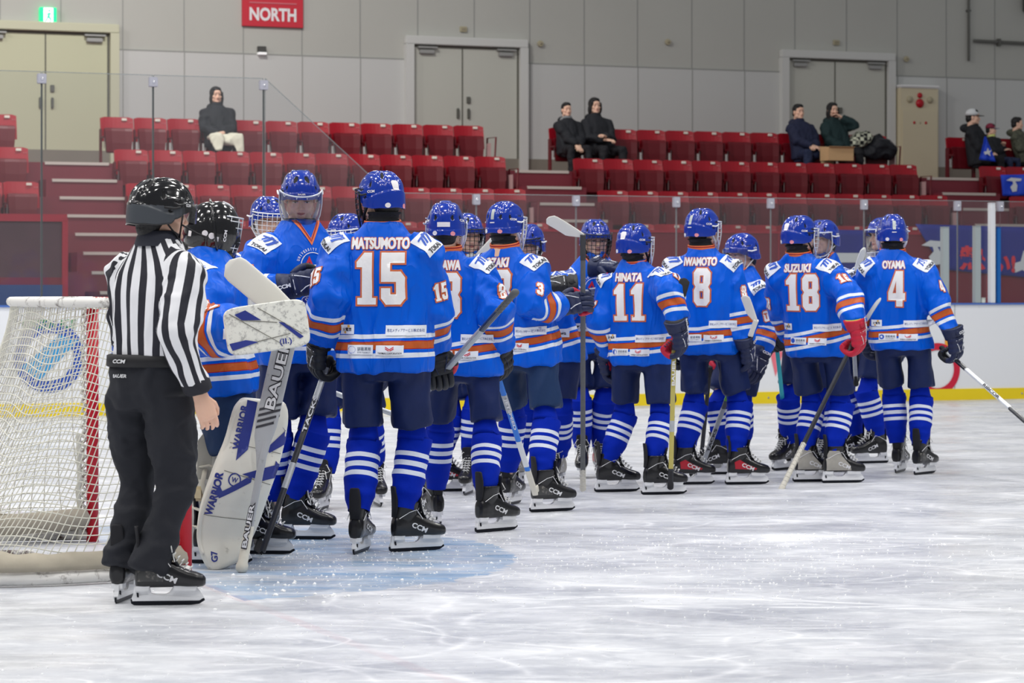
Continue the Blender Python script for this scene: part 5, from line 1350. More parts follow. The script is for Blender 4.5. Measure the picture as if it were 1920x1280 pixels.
    for q, f in enumerate(bm.faces): f.material_index = 1 if q//32 == 2 or q//32 == 3 and False else 0
    finish('collar', bm, [COLO, COLR], jm, True)
    if guard:
        bm = bmesh.new(); hd = V(head)-fdir(hyaw)*.03*k-Z*(.115 if front else .07)*k; rs = []
        for i in range(9):
            t = i/8; c = (nk-A*.01)*(1-t)+hd*t; r_ = (.086-.012*math.sin(t*3.1)+.003*math.sin(t*30))*k; rs.append(ring(c, S, F, r_, r_*.98, 28))
        loft(bm, rs, False); finish('neck_guard', bm, NG, root, True)
    # shorts, socks, skates
    mesh_obj('shorts', shorts_mesh(J, k, max(.012, vox), w=.97 if near else .91, seed=seed, mat_=shortm or SHORT), root, smooth=True)
    for s in 'LR':
        mesh_obj('sock', sock_mesh(J, k, s, seed, 1.03), root)
        g, fy = J['foot'+s]; add_skate(root, T(g) @ rotz(fy) @ T(0, -.0, 0), skate)
    # gloves
    for s, sg in (('L', -1), ('R', 1)):
        gl = put('glove', GLV[hands.get(s, {}).get('glove', glove)], G_[s], root)
        if gtext:
            M3 = G_[s].to_3x3(); Yw = (M3 @ V((0, 1, 0))).normalized(); Zw = (M3 @ V((0, 0, 1))).normalized(); rt = Zw.cross(Yw)*1
            o_ = G_[s] @ V((0, .0645, .032)); up = Zw; rt = up.cross(Yw)
            if gtext == 'BAUER' or hands.get(s, {}).get('vert'): rt, up = -Zw, Yw.cross(-Zw)
            t_ = hands.get(s, {}).get('text', gtext)
            flat_letters('lettering', [(text2d(t_, .070 if len(t_) < 4 else .085, .020, .05, grid=0), GWH)], frame(o_, rt, up, Yw), gl, .002)
    # helmet
    Mhh = Mh @ T(0, 0, .0)
    hm = put('helmet', HELM[helm], Mhh, root)
    put('chin_strap', CHW if strap == 'w' else CHK, Mhh, hm)
    if face == 'cage': put('cage', CAGE, Mhh, hm)
    elif face == 'caged': put('cage', CAGED, Mhh, hm)
    elif face == 'shield': put('visor', VISOR, Mhh, hm); put('visor_frame', VFRAME, Mhh, hm)
    elif face == 'half': put('visor', HALFV, Mhh, hm)
    # stickers on the back shell (helmet coordinates)
    def sticker(x, z, m2, mt, side=0):
        n_ = V((math.sin(R(side)), -math.cos(R(side)), 0)) ; rt = Z.cross(n_)
        me_ = None; bm = bmesh.new(); vs = []
        for a_, b_ in m2[0]:
            p = rt*(x+a_)+Z*(z+b_)+n_*.2; hit, n, _, _ = HBVH[helm].ray_cast(p, -n_, .4)
            if hit is None: hit, n, _, _ = HBVH[helm].find_nearest(p-n_*.1)
            vs.append(bm.verts.new(hit+n*.0012))
        for t in m2[1]: bm.faces.new([vs[i] for i in t])
        me_ = bpy.data.meshes.new('sticker'); bm.to_mesh(me_); bm.free(); me_.materials.append(mt); put('sticker', me_, Mhh, hm)
    if stickers:
        sticker(-.048, -.045, poly2d(circ(.0125, n=20), .01), STK1, 0); sticker(.050, -.048, poly2d(circ(.0125, n=20), .01), STK2, 0)
        if stickers == 1: sticker(0, .055, rect2d(.022, .062, .01), STK3); sticker(0, .005, rect2d(.032, .006, .01), STK1)
        if stickers == 2: sticker(0, .002, rect2d(.070, .026, .01), STK1)
        if stickers == 3: sticker(0, .055, poly2d([[(-.022, .018), (-.012, .026), (.012, .026), (.022, .018), (.016, -.024), (-.016, -.024)]], .01), STK1)
        sticker(.0, .028, text2d('CCM', .045, .013, .04, grid=.012), STK1, 62); sticker(.0, .028, text2d('CCM', .045, .013, .04, grid=.012), STK1, -62)
        sticker(0, .052, text2d('BAUER', .04, .009, .03, grid=.012), STK1, 180)
    return root, J
# ================================================================== THE TEAM
def HP(px, Y): return V(((px-960)/FPX*Y, Y, 0))
def FT(px, py, yaw): return (G(px, py), yaw)
CARB = mat('shaft_carbon', (34, 36, 44), .3, coat=.3, var=.3, vscale=30); BTAPE = mat('blade_tape_white', (232, 230, 222), .8, dirt=(140, 140, 140), dscale=40, damt=.33); BTAPK = mat('blade_tape_black', (36, 36, 40), .8)
SILS = mat('shaft_silver', (176, 180, 184), .3, .3, var=.15, vscale=40); BLUS = mat('shaft_blue', (30, 120, 220), .3); TEAL = mat('shaft_teal', (60, 190, 200), .35); GOLD = mat('shaft_gold', (188, 176, 96), .35); GRNS = mat('shaft_green', (120, 190, 60), .35); GREYS = mat('shaft_grey', (96, 98, 100), .5, var=.2, vscale=30)
WTAPE = mat('grip_tape_white', (214, 210, 198), .8, var=.08, vscale=40); GTAPE = mat('grip_tape_grey', (96, 98, 100), .8)
DOWN = V((0, 0, -1))
def p15():
    Y = 13.05
    A2, B2 = P(966, 548, 12.55), P(768, 770, 13.55); gp_ = A2+(B2-A2)*.70; d = (A2-B2).normalized()
    MR = grip(gp_, d, V((.15, -1, .15)), True)
    A1 = P(618, 672, 13.15); B1 = G(490, 1050)+V((0, .05, .035))
    ML = grip(A1+(B1-A1)*.05, (A1-B1).normalized(), V((-1, -.5, .0)), False)
    player('hockey player in blue jersey number 15 seen from behind, largest figure', 4, HP(722, Y), P(714, 371, Y), [FT(674, 1036, 12), FT(768, 1033, 62)], 1.0, -38, 2,
           {'R': {'M': MR, 'pole': V((.25, -1, -.3)), 'glove': 'blackred'}, 'L': {'M': ML, 'pole': V((-.1, -1, -.2)), 'glove': 'black'}}, '15', 'MATSUMOTO', 0, 'caged', 'black', 'navy', vox=.0095, seed=3, near=True, strap='b', stickers=3)
    stick('dark stick with grey taped butt pointing up right in the glove of player 15', A2, B2, B2+V((-.06, .28, -.05)), mat('shaft_navy', (30, 40, 66), .25, coat=.5, var=.4, vscale=8), BTAPK, knob=.20, tape=GTAPE, bands=((.3, .62, SILS), (.66, .8, SILS)))
    stick('black and silver stick slanting to the ice beside the goalie stick', A1, B1, G(462, 1030)+V((0, .02, .035)), CARB, BTAPK, bands=((.05, .22, SILS), (.55, .68, SILS)), text='TACKS', tmat=LETW, knob=.05, textpos=.3, textlen=.2)
p15()
# --- helmet peeking between goalie and the visor player
Y = 15.8
player('hockey player mostly hidden, blue helmet between the goalie and the clear visor player', 168, HP(474, Y), P(502, 410, Y), [FT(484, 948, 170), FT(462, 950, 180)], .955, 152, 8, {}, None, None, 0, 'cage', seed=11, vox=.016, stickers=0, front=True)
# --- the bare face behind a clear visor
Y = 13.75
player('hockey player facing the camera with a full clear face shield, beside number 15', 150, HP(562, Y), P(563, 367, Y), [FT(556, 1011, 97), FT(487, 1004, 205)], 1.015, 172, 22,
       {'R': {'at': P(551, 536, Y-.36), 'h': V((.9, -.1, .22)), 'back': V((.0, -1, .1)), 'pole': V((-.8, -.2, -.9)), 'glove': 'navyb', 'vert': True}, 'L': {'at': P(600, 640, Y+.1)}}, '0', None, 0, 'shield', 'black', 'navyb', vox=.0105, seed=5, near=True, stickers=4, front=True)
# --- behind the left shoulder of 15
Y = 15.8
player('hockey player hidden behind the left shoulder of number 15, head turned left', 188, HP(655, Y), P(650, 442, Y), [FT(706, 946, 168), FT(604, 955, 190)], .93, 215, 8, {}, None, None, 0, 'cage', seed=13, vox=.015, stickers=4, front=True)
stick('grey stick shaft crossing behind the knees of number 15', P(540, 705, 14.6), P(756, 783, 14.9), P(770, 783, 15.2), SILS, BTAPK, knob=.06)
# --- back view, two digit number half hidden by 15
Y = 14.3
A, B = P(918, 655, 14.25), P(1003, 924, 15.2); g_ = A+(B-A)*.13
player('hockey player from behind between number 15 and the arm-raising player, white patch on helmet', 6, HP(868, Y), P(836, 424, Y), [FT(800, 980, -25), FT(928, 1003, 48)], .935, 4, 2,
       {'R': {'M': grip(g_, (A-B).normalized(), V((1, -.6, 0)), True), 'glove': 'blackred', 'pole': V((.3, -1, -.3))}}, '8', 'OZAWA', 1, 'cage', 'black', 'navy', vox=.012, seed=17, stickers=2, gtext='CCM', guard=False)
stick('blue and white stick hanging from a red and black glove at centre', A, B, B+V((.02, .22, .02)), BLUS, WTAPE, bands=((.0, .16, CARB), (.30, .42, SILS), (.62, .80, mat('shaft_white', (222, 226, 230), .35))), text='JETSPEED', tmat=LETW, textpos=.42, textlen=.28, knob=.08, blade_from=.22, btape=WTAPE, bh=.04)
# --- caged face right behind
Y = 16.9
player('hockey player with a dark wire cage looking out behind the half hidden back', 172, HP(868, Y), P(876, 440, Y), [FT(880, 925, 190), FT(830, 921, 82)], .945, 160, 6, {}, None, None, 1, 'caged', 'red', 'navy', vox=.016, seed=19, stickers=0, front=True)
# --- arm raiser with vertical stick
Y = 15.6
A, B = P(1093, 916, 16.5), P(1093, 442, 15.3); d = (B-A).normalized(); g_ = P(1094, 566, 15.62)
g_ = A+(B-A)*((g_-A).length/(B-A).length)
X = d; M_ = grip(g_, d, V((-.1, -1, .25)), True, V((-1, -.05, -.25)), .8)
player('hockey player from behind reaching right to hold an upright stick', 28, HP(985, Y), P(948, 421, Y), [FT(942, 932, 20), FT(1024, 961, 62)], .96, 36, 2,
       {'R': {'M': M_, 'pole': V((.2, -.3, -1)), 'glove': 'navy', 'text': 'BAUER', 'vert': True}}, '3', 'OZAKI', 1, 'cage', 'graphite', 'navyb', vox=.011, seed=23, stickers=1, gtext='BAUER', shortm=SHORT2, nameoff=-.02)
stick('upright stick with a white taped blade raised above the players', A, B, P(1034, 398, 15.25), GREYS, BTAPE, tape=WTAPE, knob=.16, blade_from=.17, btape=mat('stick_tape_dark', (66, 66, 68), .8), bh=.085, curve=.03)
# --- facing, between
Y = 17.4
player('hockey player facing the camera half hidden left of the upright stick', 196, HP(1040, Y), P(990, 458, Y), [FT(1046, 909, 200), FT(962, 908, 215)], .92, 208, 8, {'L': {'at': P(1060, 536, Y-.5), 'h': V((-1, -.1, .05)), 'back': V((0, -.6, .8)), 'glove': 'black', 'pole': V((.6, .2, -1))}}, None, None, 0, 'caged', 'silver', 'black', vox=.014, seed=29, stickers=4, front=True, gtext=None)
# --- caged face right of the upright stick
Y = 18.3
player('hockey player facing the camera in a wire cage and black neck guard', 178, HP(1110, Y), P(1116, 447, Y), [FT(1124, 893, 170), FT(1092, 895, 185)], .955, 168, 10, {'R': {'at': P(1080, 562, Y-.35), 'h': V((.9, -.3, .15)), 'back': V((0, -.5, .9)), 'glove': 'navyb'}, 'L': {'at': P(1128, 502, Y-.25), 'h': V((1, -.5, -.1)), 'back': V((0, -.3, 1)), 'glove': 'navy', 'pole': V((.8, .3, -1))}}, None, None, 0, 'caged', 'red', 'navy', vox=.013, seed=31, stickers=4, front=True, strap='b')
# --- number 11
Y = 16.85
A, B = P(1257, 913, 16.55), P(1266, 566, 16.50); d = (B-A).normalized()
player('player seen from behind, jersey with two ones, just right of the upright white-bladed stick', 25, HP(1203, Y), P(1190, 458, Y), [FT(1146, 922, 76), FT(1234, 927, 76)], .915, 38, 0,
       {'R': {'M': grip(P(1262, 652, 16.52), d, V((.9, -.5, 0)), True), 'glove': 'navy', 'pole': V((.3, -1, -.3))}}, '11', 'HINATA', 0, 'cage', 'black', 'navy', vox=.012, seed=37, stickers=3, gtext='BAUER', strap='b')
stick('gold and black stick held blade up beside number 11', A, B, P(1281, 520, 16.5), GOLD, BTAPK, knob=.10, tape=BTAPK, bands=((.02, .10, CARB), (.30, .36, SILS), (.74, .98, CARB)), text='BAUER', tmat=LETW, textpos=.62, textlen=.16)
# --- number 8
Y = 17.6
A, B = P(1309, 893, 18.1), P(1417, 602, 17.35); d = (B-A).normalized(); g_ = A+(B-A)*.74
player('player seen from behind with red-trimmed skates and a slanting silver and green stick', 14, HP(1334, Y), P(1317, 428, Y), [FT(1288, 908, 80), FT(1390, 908, 80)], .975, 42, 0,
       {'R': {'M': grip(g_, d, V((1, -.5, .1)), True), 'glove': 'navyb', 'pole': V((.3, -1, -.3))}}, '8', 'IWAMOTO', 0, 'cage', 'red', 'navyb', vox=.012, seed=41, stickers=1)
stick('silver and green stick slanting from the glove of number 8', A, B, P(1403, 551, 17.3), GREYS, BTAPE, knob=.12, tape=GTAPE, bands=((.1, .45, SILS), (.50, .66, GRNS), (.66, .97, CARB)), text='TACKS', tmat=LETK, textpos=.25, textlen=.2, blade_from=.12)
# --- short one behind 8
Y = 18.5
player('shorter hockey player turned left behind the right arm of number 8', 232, HP(1392, Y), P(1391, 474, Y), [FT(1378, 886, 262), FT(1345, 889, 262)], .895, 236, 10, {}, '0', None, 1, 'half', 'black', 'navy', vox=.014, seed=43, stickers=4, front=True)
stick('thin black stick standing between the legs of number 8', P(1331, 690, 18.3), P(1314, 866, 18.5), P(1298, 893, 18.2), CARB, BTAPK, knob=.06)
# --- number 18
Y = 17.75
A, B = P(1465, 917, 17.15), P(1612, 618, 17.45); d = (B-A).normalized(); g_ = A+(B-A)*.895
player('player seen from behind holding a long black stick in a bright red glove', 24, HP(1535, Y), P(1499, 441, Y), [FT(1516, 903, 78), FT(1570, 905, 78)], .955, 50, 0,
       {'R': {'M': grip(g_, d, V((.9, -.6, .2)), True), 'glove': 'red', 'pole': V((.5, -1, -.3))}, 'L': {'at': P(1490, 640, Y+.25), 'glove': 'red'}}, '18', 'SUZUKI', 0, 'cage', 'silver', 'red', vox=.012, seed=47, stickers=3, strap='b', gtext='BAUER')
stick('long black stick with white taped butt slanting from the red glove', A, B, P(1644, 556, 17.5), CARB, mat('blade_grey', (176, 180, 182), .6), knob=.34, tape=WTAPE, blade_from=.10)
# --- clear visor behind 18
Y = 18.9
A, B = P(1479, 860, 19.0), P(1450, 590, 18.65); d = (B-A).normalized()
player('hockey player with clear shield facing left behind number 18', 205, HP(1522, Y), P(1543, 447, Y), [FT(1550, 868, 205), FT(1474, 880, 218)], .96, 226, 4, {'R': {'M': grip(P(1456, 642, 18.7), d, V((-.6, -.8, 0)), True), 'glove': 'blackor', 'pole': V((-.6, .5, -.5))}, 'L': {'at': P(1590, 600, Y-.3), 'glove': 'blackor'}}, '8', None, 0, 'shield', 'graphite', 'blackor', vox=.013, seed=53, stickers=4, front=True)
stick('teal and black stick upright at the left side of number 18', A, B, P(1446, 548, 18.6), TEAL, BTAPK, knob=.10, tape=BTAPK, bands=((.05, .22, CARB), (.84, 1.0, CARB)))
# --- clear visor behind 4
Y = 19.8
player('hockey player with clear shield turned left, half hidden behind number 4', 228, HP(1618, Y), P(1657, 441, Y), [FT(1640, 868, 250), FT(1598, 865, 262)], .985, 250, 2, {'R': {'at': P(1600, 620, Y-.3), 'glove': 'navyb'}}, None, None, 0, 'shield', 'black', 'navyb', vox=.014, seed=59, stickers=4, front=True)
stick('pale curved stick blade rising between players 18 and 4', P(1605, 720, 19.4), P(1595, 540, 19.2), P(1612, 462, 19.2), SILS, mat('blade_pale', (226, 228, 224), .6), knob=.06, curve=-.03)
# --- number 4
Y = 18.55
A, B = P(1766, 652, 18.5), P(1985, 845, 17.3); d = (A-B).normalized(); g_ = A+(B-A)*.08
player('rightmost player seen from behind, his stick reaching toward the right edge', 10, HP(1692, Y), P(1673, 437, Y), [FT(1686, 885, 22), FT(1729, 889, 38)], .975, 2, 0,
       {'R': {'M': grip(g_, d, V((.9, -.8, .1)), True), 'glove': 'navyb', 'pole': V((.3, -1, -.3))}, 'L': {'at': P(1625, 640, Y+.3)}}, '4', 'OYAMA', 0, 'cage', 'graphite', 'navyb', vox=.012, seed=61, stickers=1)
stick('silver and white stick reaching to the right edge from number 4', A, B, B+V((.25, -.1, -.02)), mat('shaft_white', (222, 226, 230), .35), BTAPK, bands=((.13, .22, CARB), (.6, .74, CARB)), knob=.04, text='RIBCOR', tmat=LETK, textpos=.45, textlen=.2)
# stray white blade near the collar of the arm raiser
stick('white blade showing left of the collar of the arm-raising player', P(880, 640, 17.1), P(894, 480, 16.8), P(926, 446, 16.7), SILS, BTAPE, knob=.05, bh=.08)
# ================================================================== REFEREE
def stripes_mat():
    m = bpy.data.materials.new('referee_stripes'); m.use_nodes = True; nt = m.node_tree; N = nt.nodes; L = nt.links; b = N['Principled BSDF']
    xa = N.new('ShaderNodeAttribute'); xa.attribute_name = 'sva'; xt = N.new('ShaderNodeAttribute'); xt.attribute_name = 'svt'; xm = N.new('ShaderNodeAttribute'); xm.attribute_name = 'am'
    ga = N.new('ShaderNodeMath'); ga.operation = 'GREATER_THAN'; ga.inputs[1].default_value = .5; L.new(xm.outputs['Fac'], ga.inputs[0]); x = N.new('ShaderNodeMix'); L.new(ga.outputs[0], x.inputs[0]); L.new(xt.outputs['Fac'], x.inputs[2]); L.new(xa.outputs['Fac'], x.inputs[3])
    d = N.new('ShaderNodeMath'); d.operation = 'DIVIDE'; d.inputs[1].default_value = .068; L.new(x.outputs[0], d.inputs[0])
    f = N.new('ShaderNodeMath'); f.operation = 'FRACT'; L.new(d.outputs[0], f.inputs[0]); g = N.new('ShaderNodeMath'); g.operation = 'GREATER_THAN'; g.inputs[1].default_value = .54; L.new(f.outputs[0], g.inputs[0])
    mx = N.new('ShaderNodeMix'); mx.data_type = 'RGBA'; mx.inputs['A'].default_value = (*lin((236, 236, 240)), 1); mx.inputs['B'].default_value = (*lin((30, 30, 42)), 1)
    a2 = N.new('ShaderNodeAttribute'); a2.attribute_name = 'cuff'; mc = N.new('ShaderNodeMix'); mc.data_type = 'RGBA'; mc.inputs['B'].default_value = (*lin((30, 30, 40)), 1)
    g2 = N.new('ShaderNodeMath'); g2.operation = 'GREATER_THAN'; g2.inputs[1].default_value = .5; L.new(a2.outputs['Fac'], g2.inputs[0])
    L.new(g.outputs[0], mx.inputs['Factor']); L.new(mx.outputs['Result'], mc.inputs['A']); L.new(g2.outputs[0], mc.inputs['Factor']); L.new(mc.outputs['Result'], b.inputs['Base Color']); b.inputs['Roughness'].default_value = .75
    return m
TRB = mat('trousers_black', (30, 32, 40), .8, var=.18, vscale=5, bump=.35, bscale=14)
def trousers_mesh(J, k, vox=.012, rads=(.122, .112, .098, .092, .095), seed=0, down=.03, m_=TRB, seated=False):
    bm = bmesh.new(); S, F, pel = J['S'], J['F'], J['pelvis']
    loft(bm, [ring(pel+Z*t*k, S, F, a*k, b*k, 28, 2.3) for t, a, b in ((.12, .180, .138), (.04, .188, .145), (-.05, .190, .148), (-.11, .165, .13))])
    for s in 'LR':
        hp, kn, an = J['hip'+s], J['kn'+s], J['an'+s]; lo = an-(kn-an).normalized()*down
        tube(bm, [hp+Z*.02, hp+(kn-hp)*.5, kn, kn+(lo-kn)*.5, lo], [r*k for r in rads], 20, rnd=False)
    me = remesh(bm, vox, 4, .5); C = coords(me).astype('d'); N = normals(me).astype('d')
    setco(me, C+N*fold(C-np.array(pel), N, .013, 7, 16, seed+3, 1.1)[:, None]); me.materials.append(m_); return me
def referee():
    k = .945; Yr = 10.92; yaw = 34
    head = P(303, 398, Yr-.02); hip = HP(281, Yr)
    feet = [FT(231, 1126, 8), FT(297, 1134, 84)]
    J = joints(yaw, hip, head, feet, k, 58, hz=.95, shw=.185, ls=.935)
    S, F = J['S'], J['F']; root = empty('person', V((hip.x, Yr, 0)), 'referee in a black and white striped shirt, black trousers and black helmet', 'person')
    J['elR'], J['wrR'] = ik(J['shR'], P(371, 728, Yr-.18), .285*k, .262*k, -F*1.0+S*.05)
    J['elL'], J['wrL'] = ik(J['shL'], P(290, 640, Yr+.32), .285*k, .26*k, -Z+F*.3)
    Mh = T(head) @ rotz(58) @ Matrix.Rotation(-R(4), 4, 'X')
    h = (J['wrR']-J['elR']).normalized(); h = (h+V((.15, 0, -.4))).normalized(); X, Y, Zg = glove_frame(h, S, True)
    # bare hand proto: back +X, thumb +Y
    Zh = -h; Xh = (V((.35, -1, .1))-Zh*V((.35, -1, .1)).dot(Zh)).normalized(); Yh = Zh.cross(Xh); MR = frame(J['wrR']+h*.035, Xh, Yh, Zh)
    hl = (J['wrL']-J['elL']).normalized(); Zl = -hl; Xl = (-S-Zl*(-S).dot(Zl)).normalized(); Yl = Zl.cross(Xl); ML = frame(J['wrL'], Xl, -Yl, Zl)
    mesh_obj('body', body_mesh(J, k, Mh, (MR, ML)), root)
    tab = [(-.02, .172, .130), (.08, .176, .132), (.16, .182, .135), (.28, .200, .145), (.40, .208, .145), (.475, .195, .132), (.535, .155, .112), (.590, .115, .095), (.628, .088, .082), (.645, .080, .078)]
    me, A, Ft = top_mesh(J, k, 1.0, .0095, hem=.095, sl=(.092, .086, .080, .066, .052), amp=.026, seed=77, tab=tab, sleeve_end=-.01)
    C = coords(me); at = np.empty(len(C), 'f'); me.attributes['at'].data.foreach_get('value', at); am = np.empty(len(C), 'f'); me.attributes['am'].data.foreach_get('value', am)
    attr(me, 'cuff', np.where((am > .5) & (at < .035), 1.0, 0.0))
    sh = mesh_obj('striped_shirt', me, root, [stripes_mat()], True)
    nk = J['neck']; bm = bmesh.new(); cF = A.cross(S); rs = []
    for z_, r_ in ((-.040, .100), (-.020, .096), (.0, .090), (.020, .080), (.024, .077), (.020, .074), (.0, .078)): rs.append(ring(nk+A*z_, S, cF, r_, r_*.96, 32))
    loft(bm, rs, False); finish('collar', bm, mat('collar_navy', (40, 42, 54), .75), sh, True)
    bm = bmesh.new(); rs = []
    for i in range(8):
        t = i/7; c = nk*(1-t)+(head+fdir(58)*-.02-Z*.085)*t; r_ = .070-.004*t+.0025*math.sin(t*22); rs.append(ring(c, S, F, r_, r_, 28))
    loft(bm, rs, False); finish('neck_gaiter', bm, NG, root, True)
    tr = mesh_obj('trousers', trousers_mesh(J, k, .010, (.116, .102, .084, .080, .088), seed=9, down=-.015), root, smooth=True)
    bv = bvh_of(tr.data); bk = lambda dx, z: J['pelvis']-F*.3+S*dx+Z*z
    decal('lettering', bv, [(text2d('BAUER', .075, .014, .03, grid=.01, shear=.2), LETW)], bk(-.045, .035), S, Z, tr)
    bm = bmesh.new(); loft(bm, [ring(J['pelvis']+Z*t*k, S, F, a*k, b*k, 36, 2.3) for t, a, b in ((.075, .190, .148), (.08, .198, .156), (.125, .196, .154), (.13, .185, .142))], False)
    wb = finish('waistband', bm, mat('band_black', (22, 22, 26), .6), root, True); bv = bvh_of(wb.data)
    decal('lettering', bv, [(text2d('CCM', .075, .016, .04, grid=.01, shear=.2), LETW)], J['pelvis']-F*.3-S*.035+Z*.095, S, Z, wb)
    add_skate(root, T(feet[0][0]) @ rotz(8), 'graphite'); add_skate(root, T(feet[1][0]) @ rotz(84), 'graphite')
    put('hair', HAIRM['nape'], Mh, root)
    hm = put('helmet', HELMK, Mh @ Matrix.Diagonal((1.03, 1.03, 1.03, 1)), root); put('chin_strap', CHK, Mh, hm); put('visor', HALFV, Mh, hm)
    vent_light = text2d('CCM', .035, .012, .04, grid=0)
    flat_letters('lettering', [(vent_light, LETW)], Mh @ frame(V((.117, .062, .030)), V((-.55, .83, 0)).normalized(), Z, V((.83, .55, 0)).normalized()), hm, .002)
    bm = bmesh.new(); tube(bm, [Mh @ V((.10, .05, -.05)), Mh @ V((.12, .11, -.08)), Mh @ V((.16, .14, -.095))], .004, 6); finish('strap_end', bm, STRB, hm, True)
referee()
# ================================================================== GOALKEEPER
PADW = mat('pad_white', (228, 226, 216), .45, dirt=(150, 146, 134), dscale=16, damt=.38, bump=.15, bscale=15); PADB = mat('pad_blue', (44, 56, 138), .45); SEAM = mat('pad_seam', (120, 118, 110), .6)
SCUFF = mat('pad_scuffed', (230, 230, 222), .45, dirt=(176, 176, 172), dscale=40, damt=.49)
def pad_mesh(pts, wd, th, w, n_up=16):
    """curved padded slab: pts centre line, wd widths, th thickness, w width direction"""
    bm = bmesh.new(); rings = []
    P_ = [V(p) for p in pts]; m = len(P_)
    for i in range(m):
        d = (P_[min(i+1, m-1)]-P_[max(0, i-1)]).normalized(); a = (w-d*w.dot(d)).normalized(); b = d.cross(a)
        sc = (.55 if i in (0, m-1) else 1)
        rings.append(ring(P_[i]-d*(0 if 0 < i < m-1 else 0), a, b, wd[i]/2*(.93 if i in (0, m-1) else 1), th[i]/2*sc, 36, 4.5))
    loft(bm, rings); me = remesh(bm, .009, 5); return me
def catmull(pts, n=5):
    out = []; q = [pts[0]]+list(pts)+[pts[-1]]
    for i in range(1, len(q)-2):
        for j in range(n):
            t = j/n; a, b, c, d = q[i-1], q[i], q[i+1], q[i+2]
            out.append(tuple(.5*((2*b[m])+(-a[m]+c[m])*t+(2*a[m]-5*b[m]+4*c[m]-d[m])*t*t+(-a[m]+3*b[m]-3*c[m]+d[m])*t**3) for m in range(len(b))))
    out.append(tuple(pts[-1])); return out
def goalie():
    k = .95; Yg = 12.62; yaw = 82; hyaw = 84
    head = P(399, 436, Yg); hip = HP(408, Yg)
    feet = [FT(455, 1048, 100), FT(400, 1056, 98)]; feet[0] = (V((-1.24, 12.95, 0)), 95)
    J = joints(yaw, hip, head, feet, k, hyaw, hz=.93, neck_drop=.13)
    S, F = J['S'], J['F']; root = empty('person', V((hip.x, Yg, 0)), 'goalkeeper with a black mask, white leg pads and white blocker', 'person')
    J['elR'], J['wrR'] = ik(J['shR'], P(455, 612, Yg-.50), .285*k, .262*k, V((-.6, -.6, -1)))
    J['elL'], J['wrL'] = ik(J['shL'], P(462, 566, Yg+.12), .285*k, .26*k, V((.2, .5, -1)))
    Mh = T(head) @ rotz(hyaw) @ Matrix.Rotation(-R(8), 4, 'X')
    mesh_obj('body', body_mesh(J, k, Mh), root)
    me, A, Ft = top_mesh(J, k, 1.12, .0105, seed=91, sl=(.110, .106, .104, .104, .096), amp=.024, hem=-.10); jm = mesh_obj('jersey', me, root, [JERSEY], True); bv = bvh_of(me)
    for s, sg in (('L', -1), ('R', 1)):
        ua = (J['el'+s]-J['sh'+s]).normalized(); out = (S*sg-ua*ua.dot(S*sg)).normalized(); up = -ua; rt = up.cross(out); c = J['sh'+s]+(J['el'+s]-J['sh'+s])*.80
        b_, o_ = number2d('31', .095*k, .006, .02); decal('sleeve_number', bv, [(o_, OUTL), (b_, NUMW)], c+out*.12, rt, up, jm)
    q = .15; nrm = (V((-.35, -.62, .62))).normalized(); c = J['shR']+A*.05-F*.02+V((-.04, 0, 0)); up = (V((.35, 0, 1))-nrm*nrm.dot(V((.35, 0, 1)))).normalized(); rt = up.cross(nrm)
    lays = [(rect2d(q, q*.98, .018), PW_)]
    for dx, dy, l in ((-.034, .012, .05), (-.010, .018, .055), (.014, .010, .05)): lays.append((poly2d([[(dx, dy-.02), (dx+.014, dy-.02), (dx+.034, dy+l-.022), (dx+.016, dy+l-.022)]], .02), LOGOB))
    lays.append((shift2d(text2d('TOKAI', .10, .026, .03, grid=.02), 0, -.045), LETK)); decal('shoulder_patch', bv, lays, c+nrm*.1, rt, up, jm, off=.003, step=.0006)
    decal('sponsor_patch', bv, [(rect2d(.13, .045, .02), PW_), (text2d('YANMAR', .10, .018, .03, grid=.02), LETK)], J['pelvis']+Z*.20+V((.10, -.3, 0)), V((1, .2, 0)), Z, jm)
    bm = bmesh.new(); rs = [ring(J['neck']+A*z_, S, A.cross(S), r_, r_, 28) for z_, r_ in ((-.03, .112), (-.01, .104), (.005, .100), (.0, .09))]; loft(bm, rs, False); finish('collar', bm, COLO, jm, True)
    mesh_obj('shorts', shorts_mesh(J, k, .012, 1.12, seed=4, low=.10, mat_=SHORT2), root, smooth=True)
    for s in 'LR': mesh_obj('sock', sock_mesh(J, k, s, 5, 1.05), root); g, fy = J['foot'+s]; sk = add_skate(root, T(g) @ rotz(fy), 'black', True)
    # mask
    bm = bmesh.new(); ellip(bm, (0, .02, .0), (.120, .135, .152), seg=32, rin=20); ellip(bm, (0, .075, -.09), (.085, .070, .065), seg=24, rin=16); ellip(bm, (0, -.035, -.004), (.114, .126, .146), seg=32, rin=20)
    m1 = remesh(bm, .005, 3); m1.materials.append(HK); m1.transform(Matrix.Diagonal((.98, .86, 1, 1))); bvm = bvh_of(m1); mk = put('goalie_mask', m1, Mh, root)
    def on(p, o_=.004):
        h_, n_, _, _ = bvm.find_nearest(V(p)); return Mh @ (h_+n_*o_)
    bm = bmesh.new(); pts = [on((.124*math.cos(t), .01-.04*math.sin(t), .150*math.sin(t)+.004), .002) for t in [math.pi*(-.18+1.36*i/40) for i in range(41)]]; tube(bm, pts, [(.007, .016)]*41, 8); finish('mask_edge', bm, HK, mk, True)
    for x0 in (-.03, 0, .03):
        bm = bmesh.new(); tube(bm, [on((x0, y_, z_), .001) for y_, z_ in ((.03, .16), (.06, .15), (.085, .135))], .004, 6); finish('top_ridge', bm, mat('ridge_silver', (190, 190, 196), .25, .3), mk, True)
    bm = bmesh.new(); ellip(bm, (0, .080, -.02), (.080, .055, .085), Mh, 24, 16); finish('face_opening', bm, LINER, mk, True)
    bm = bmesh.new()
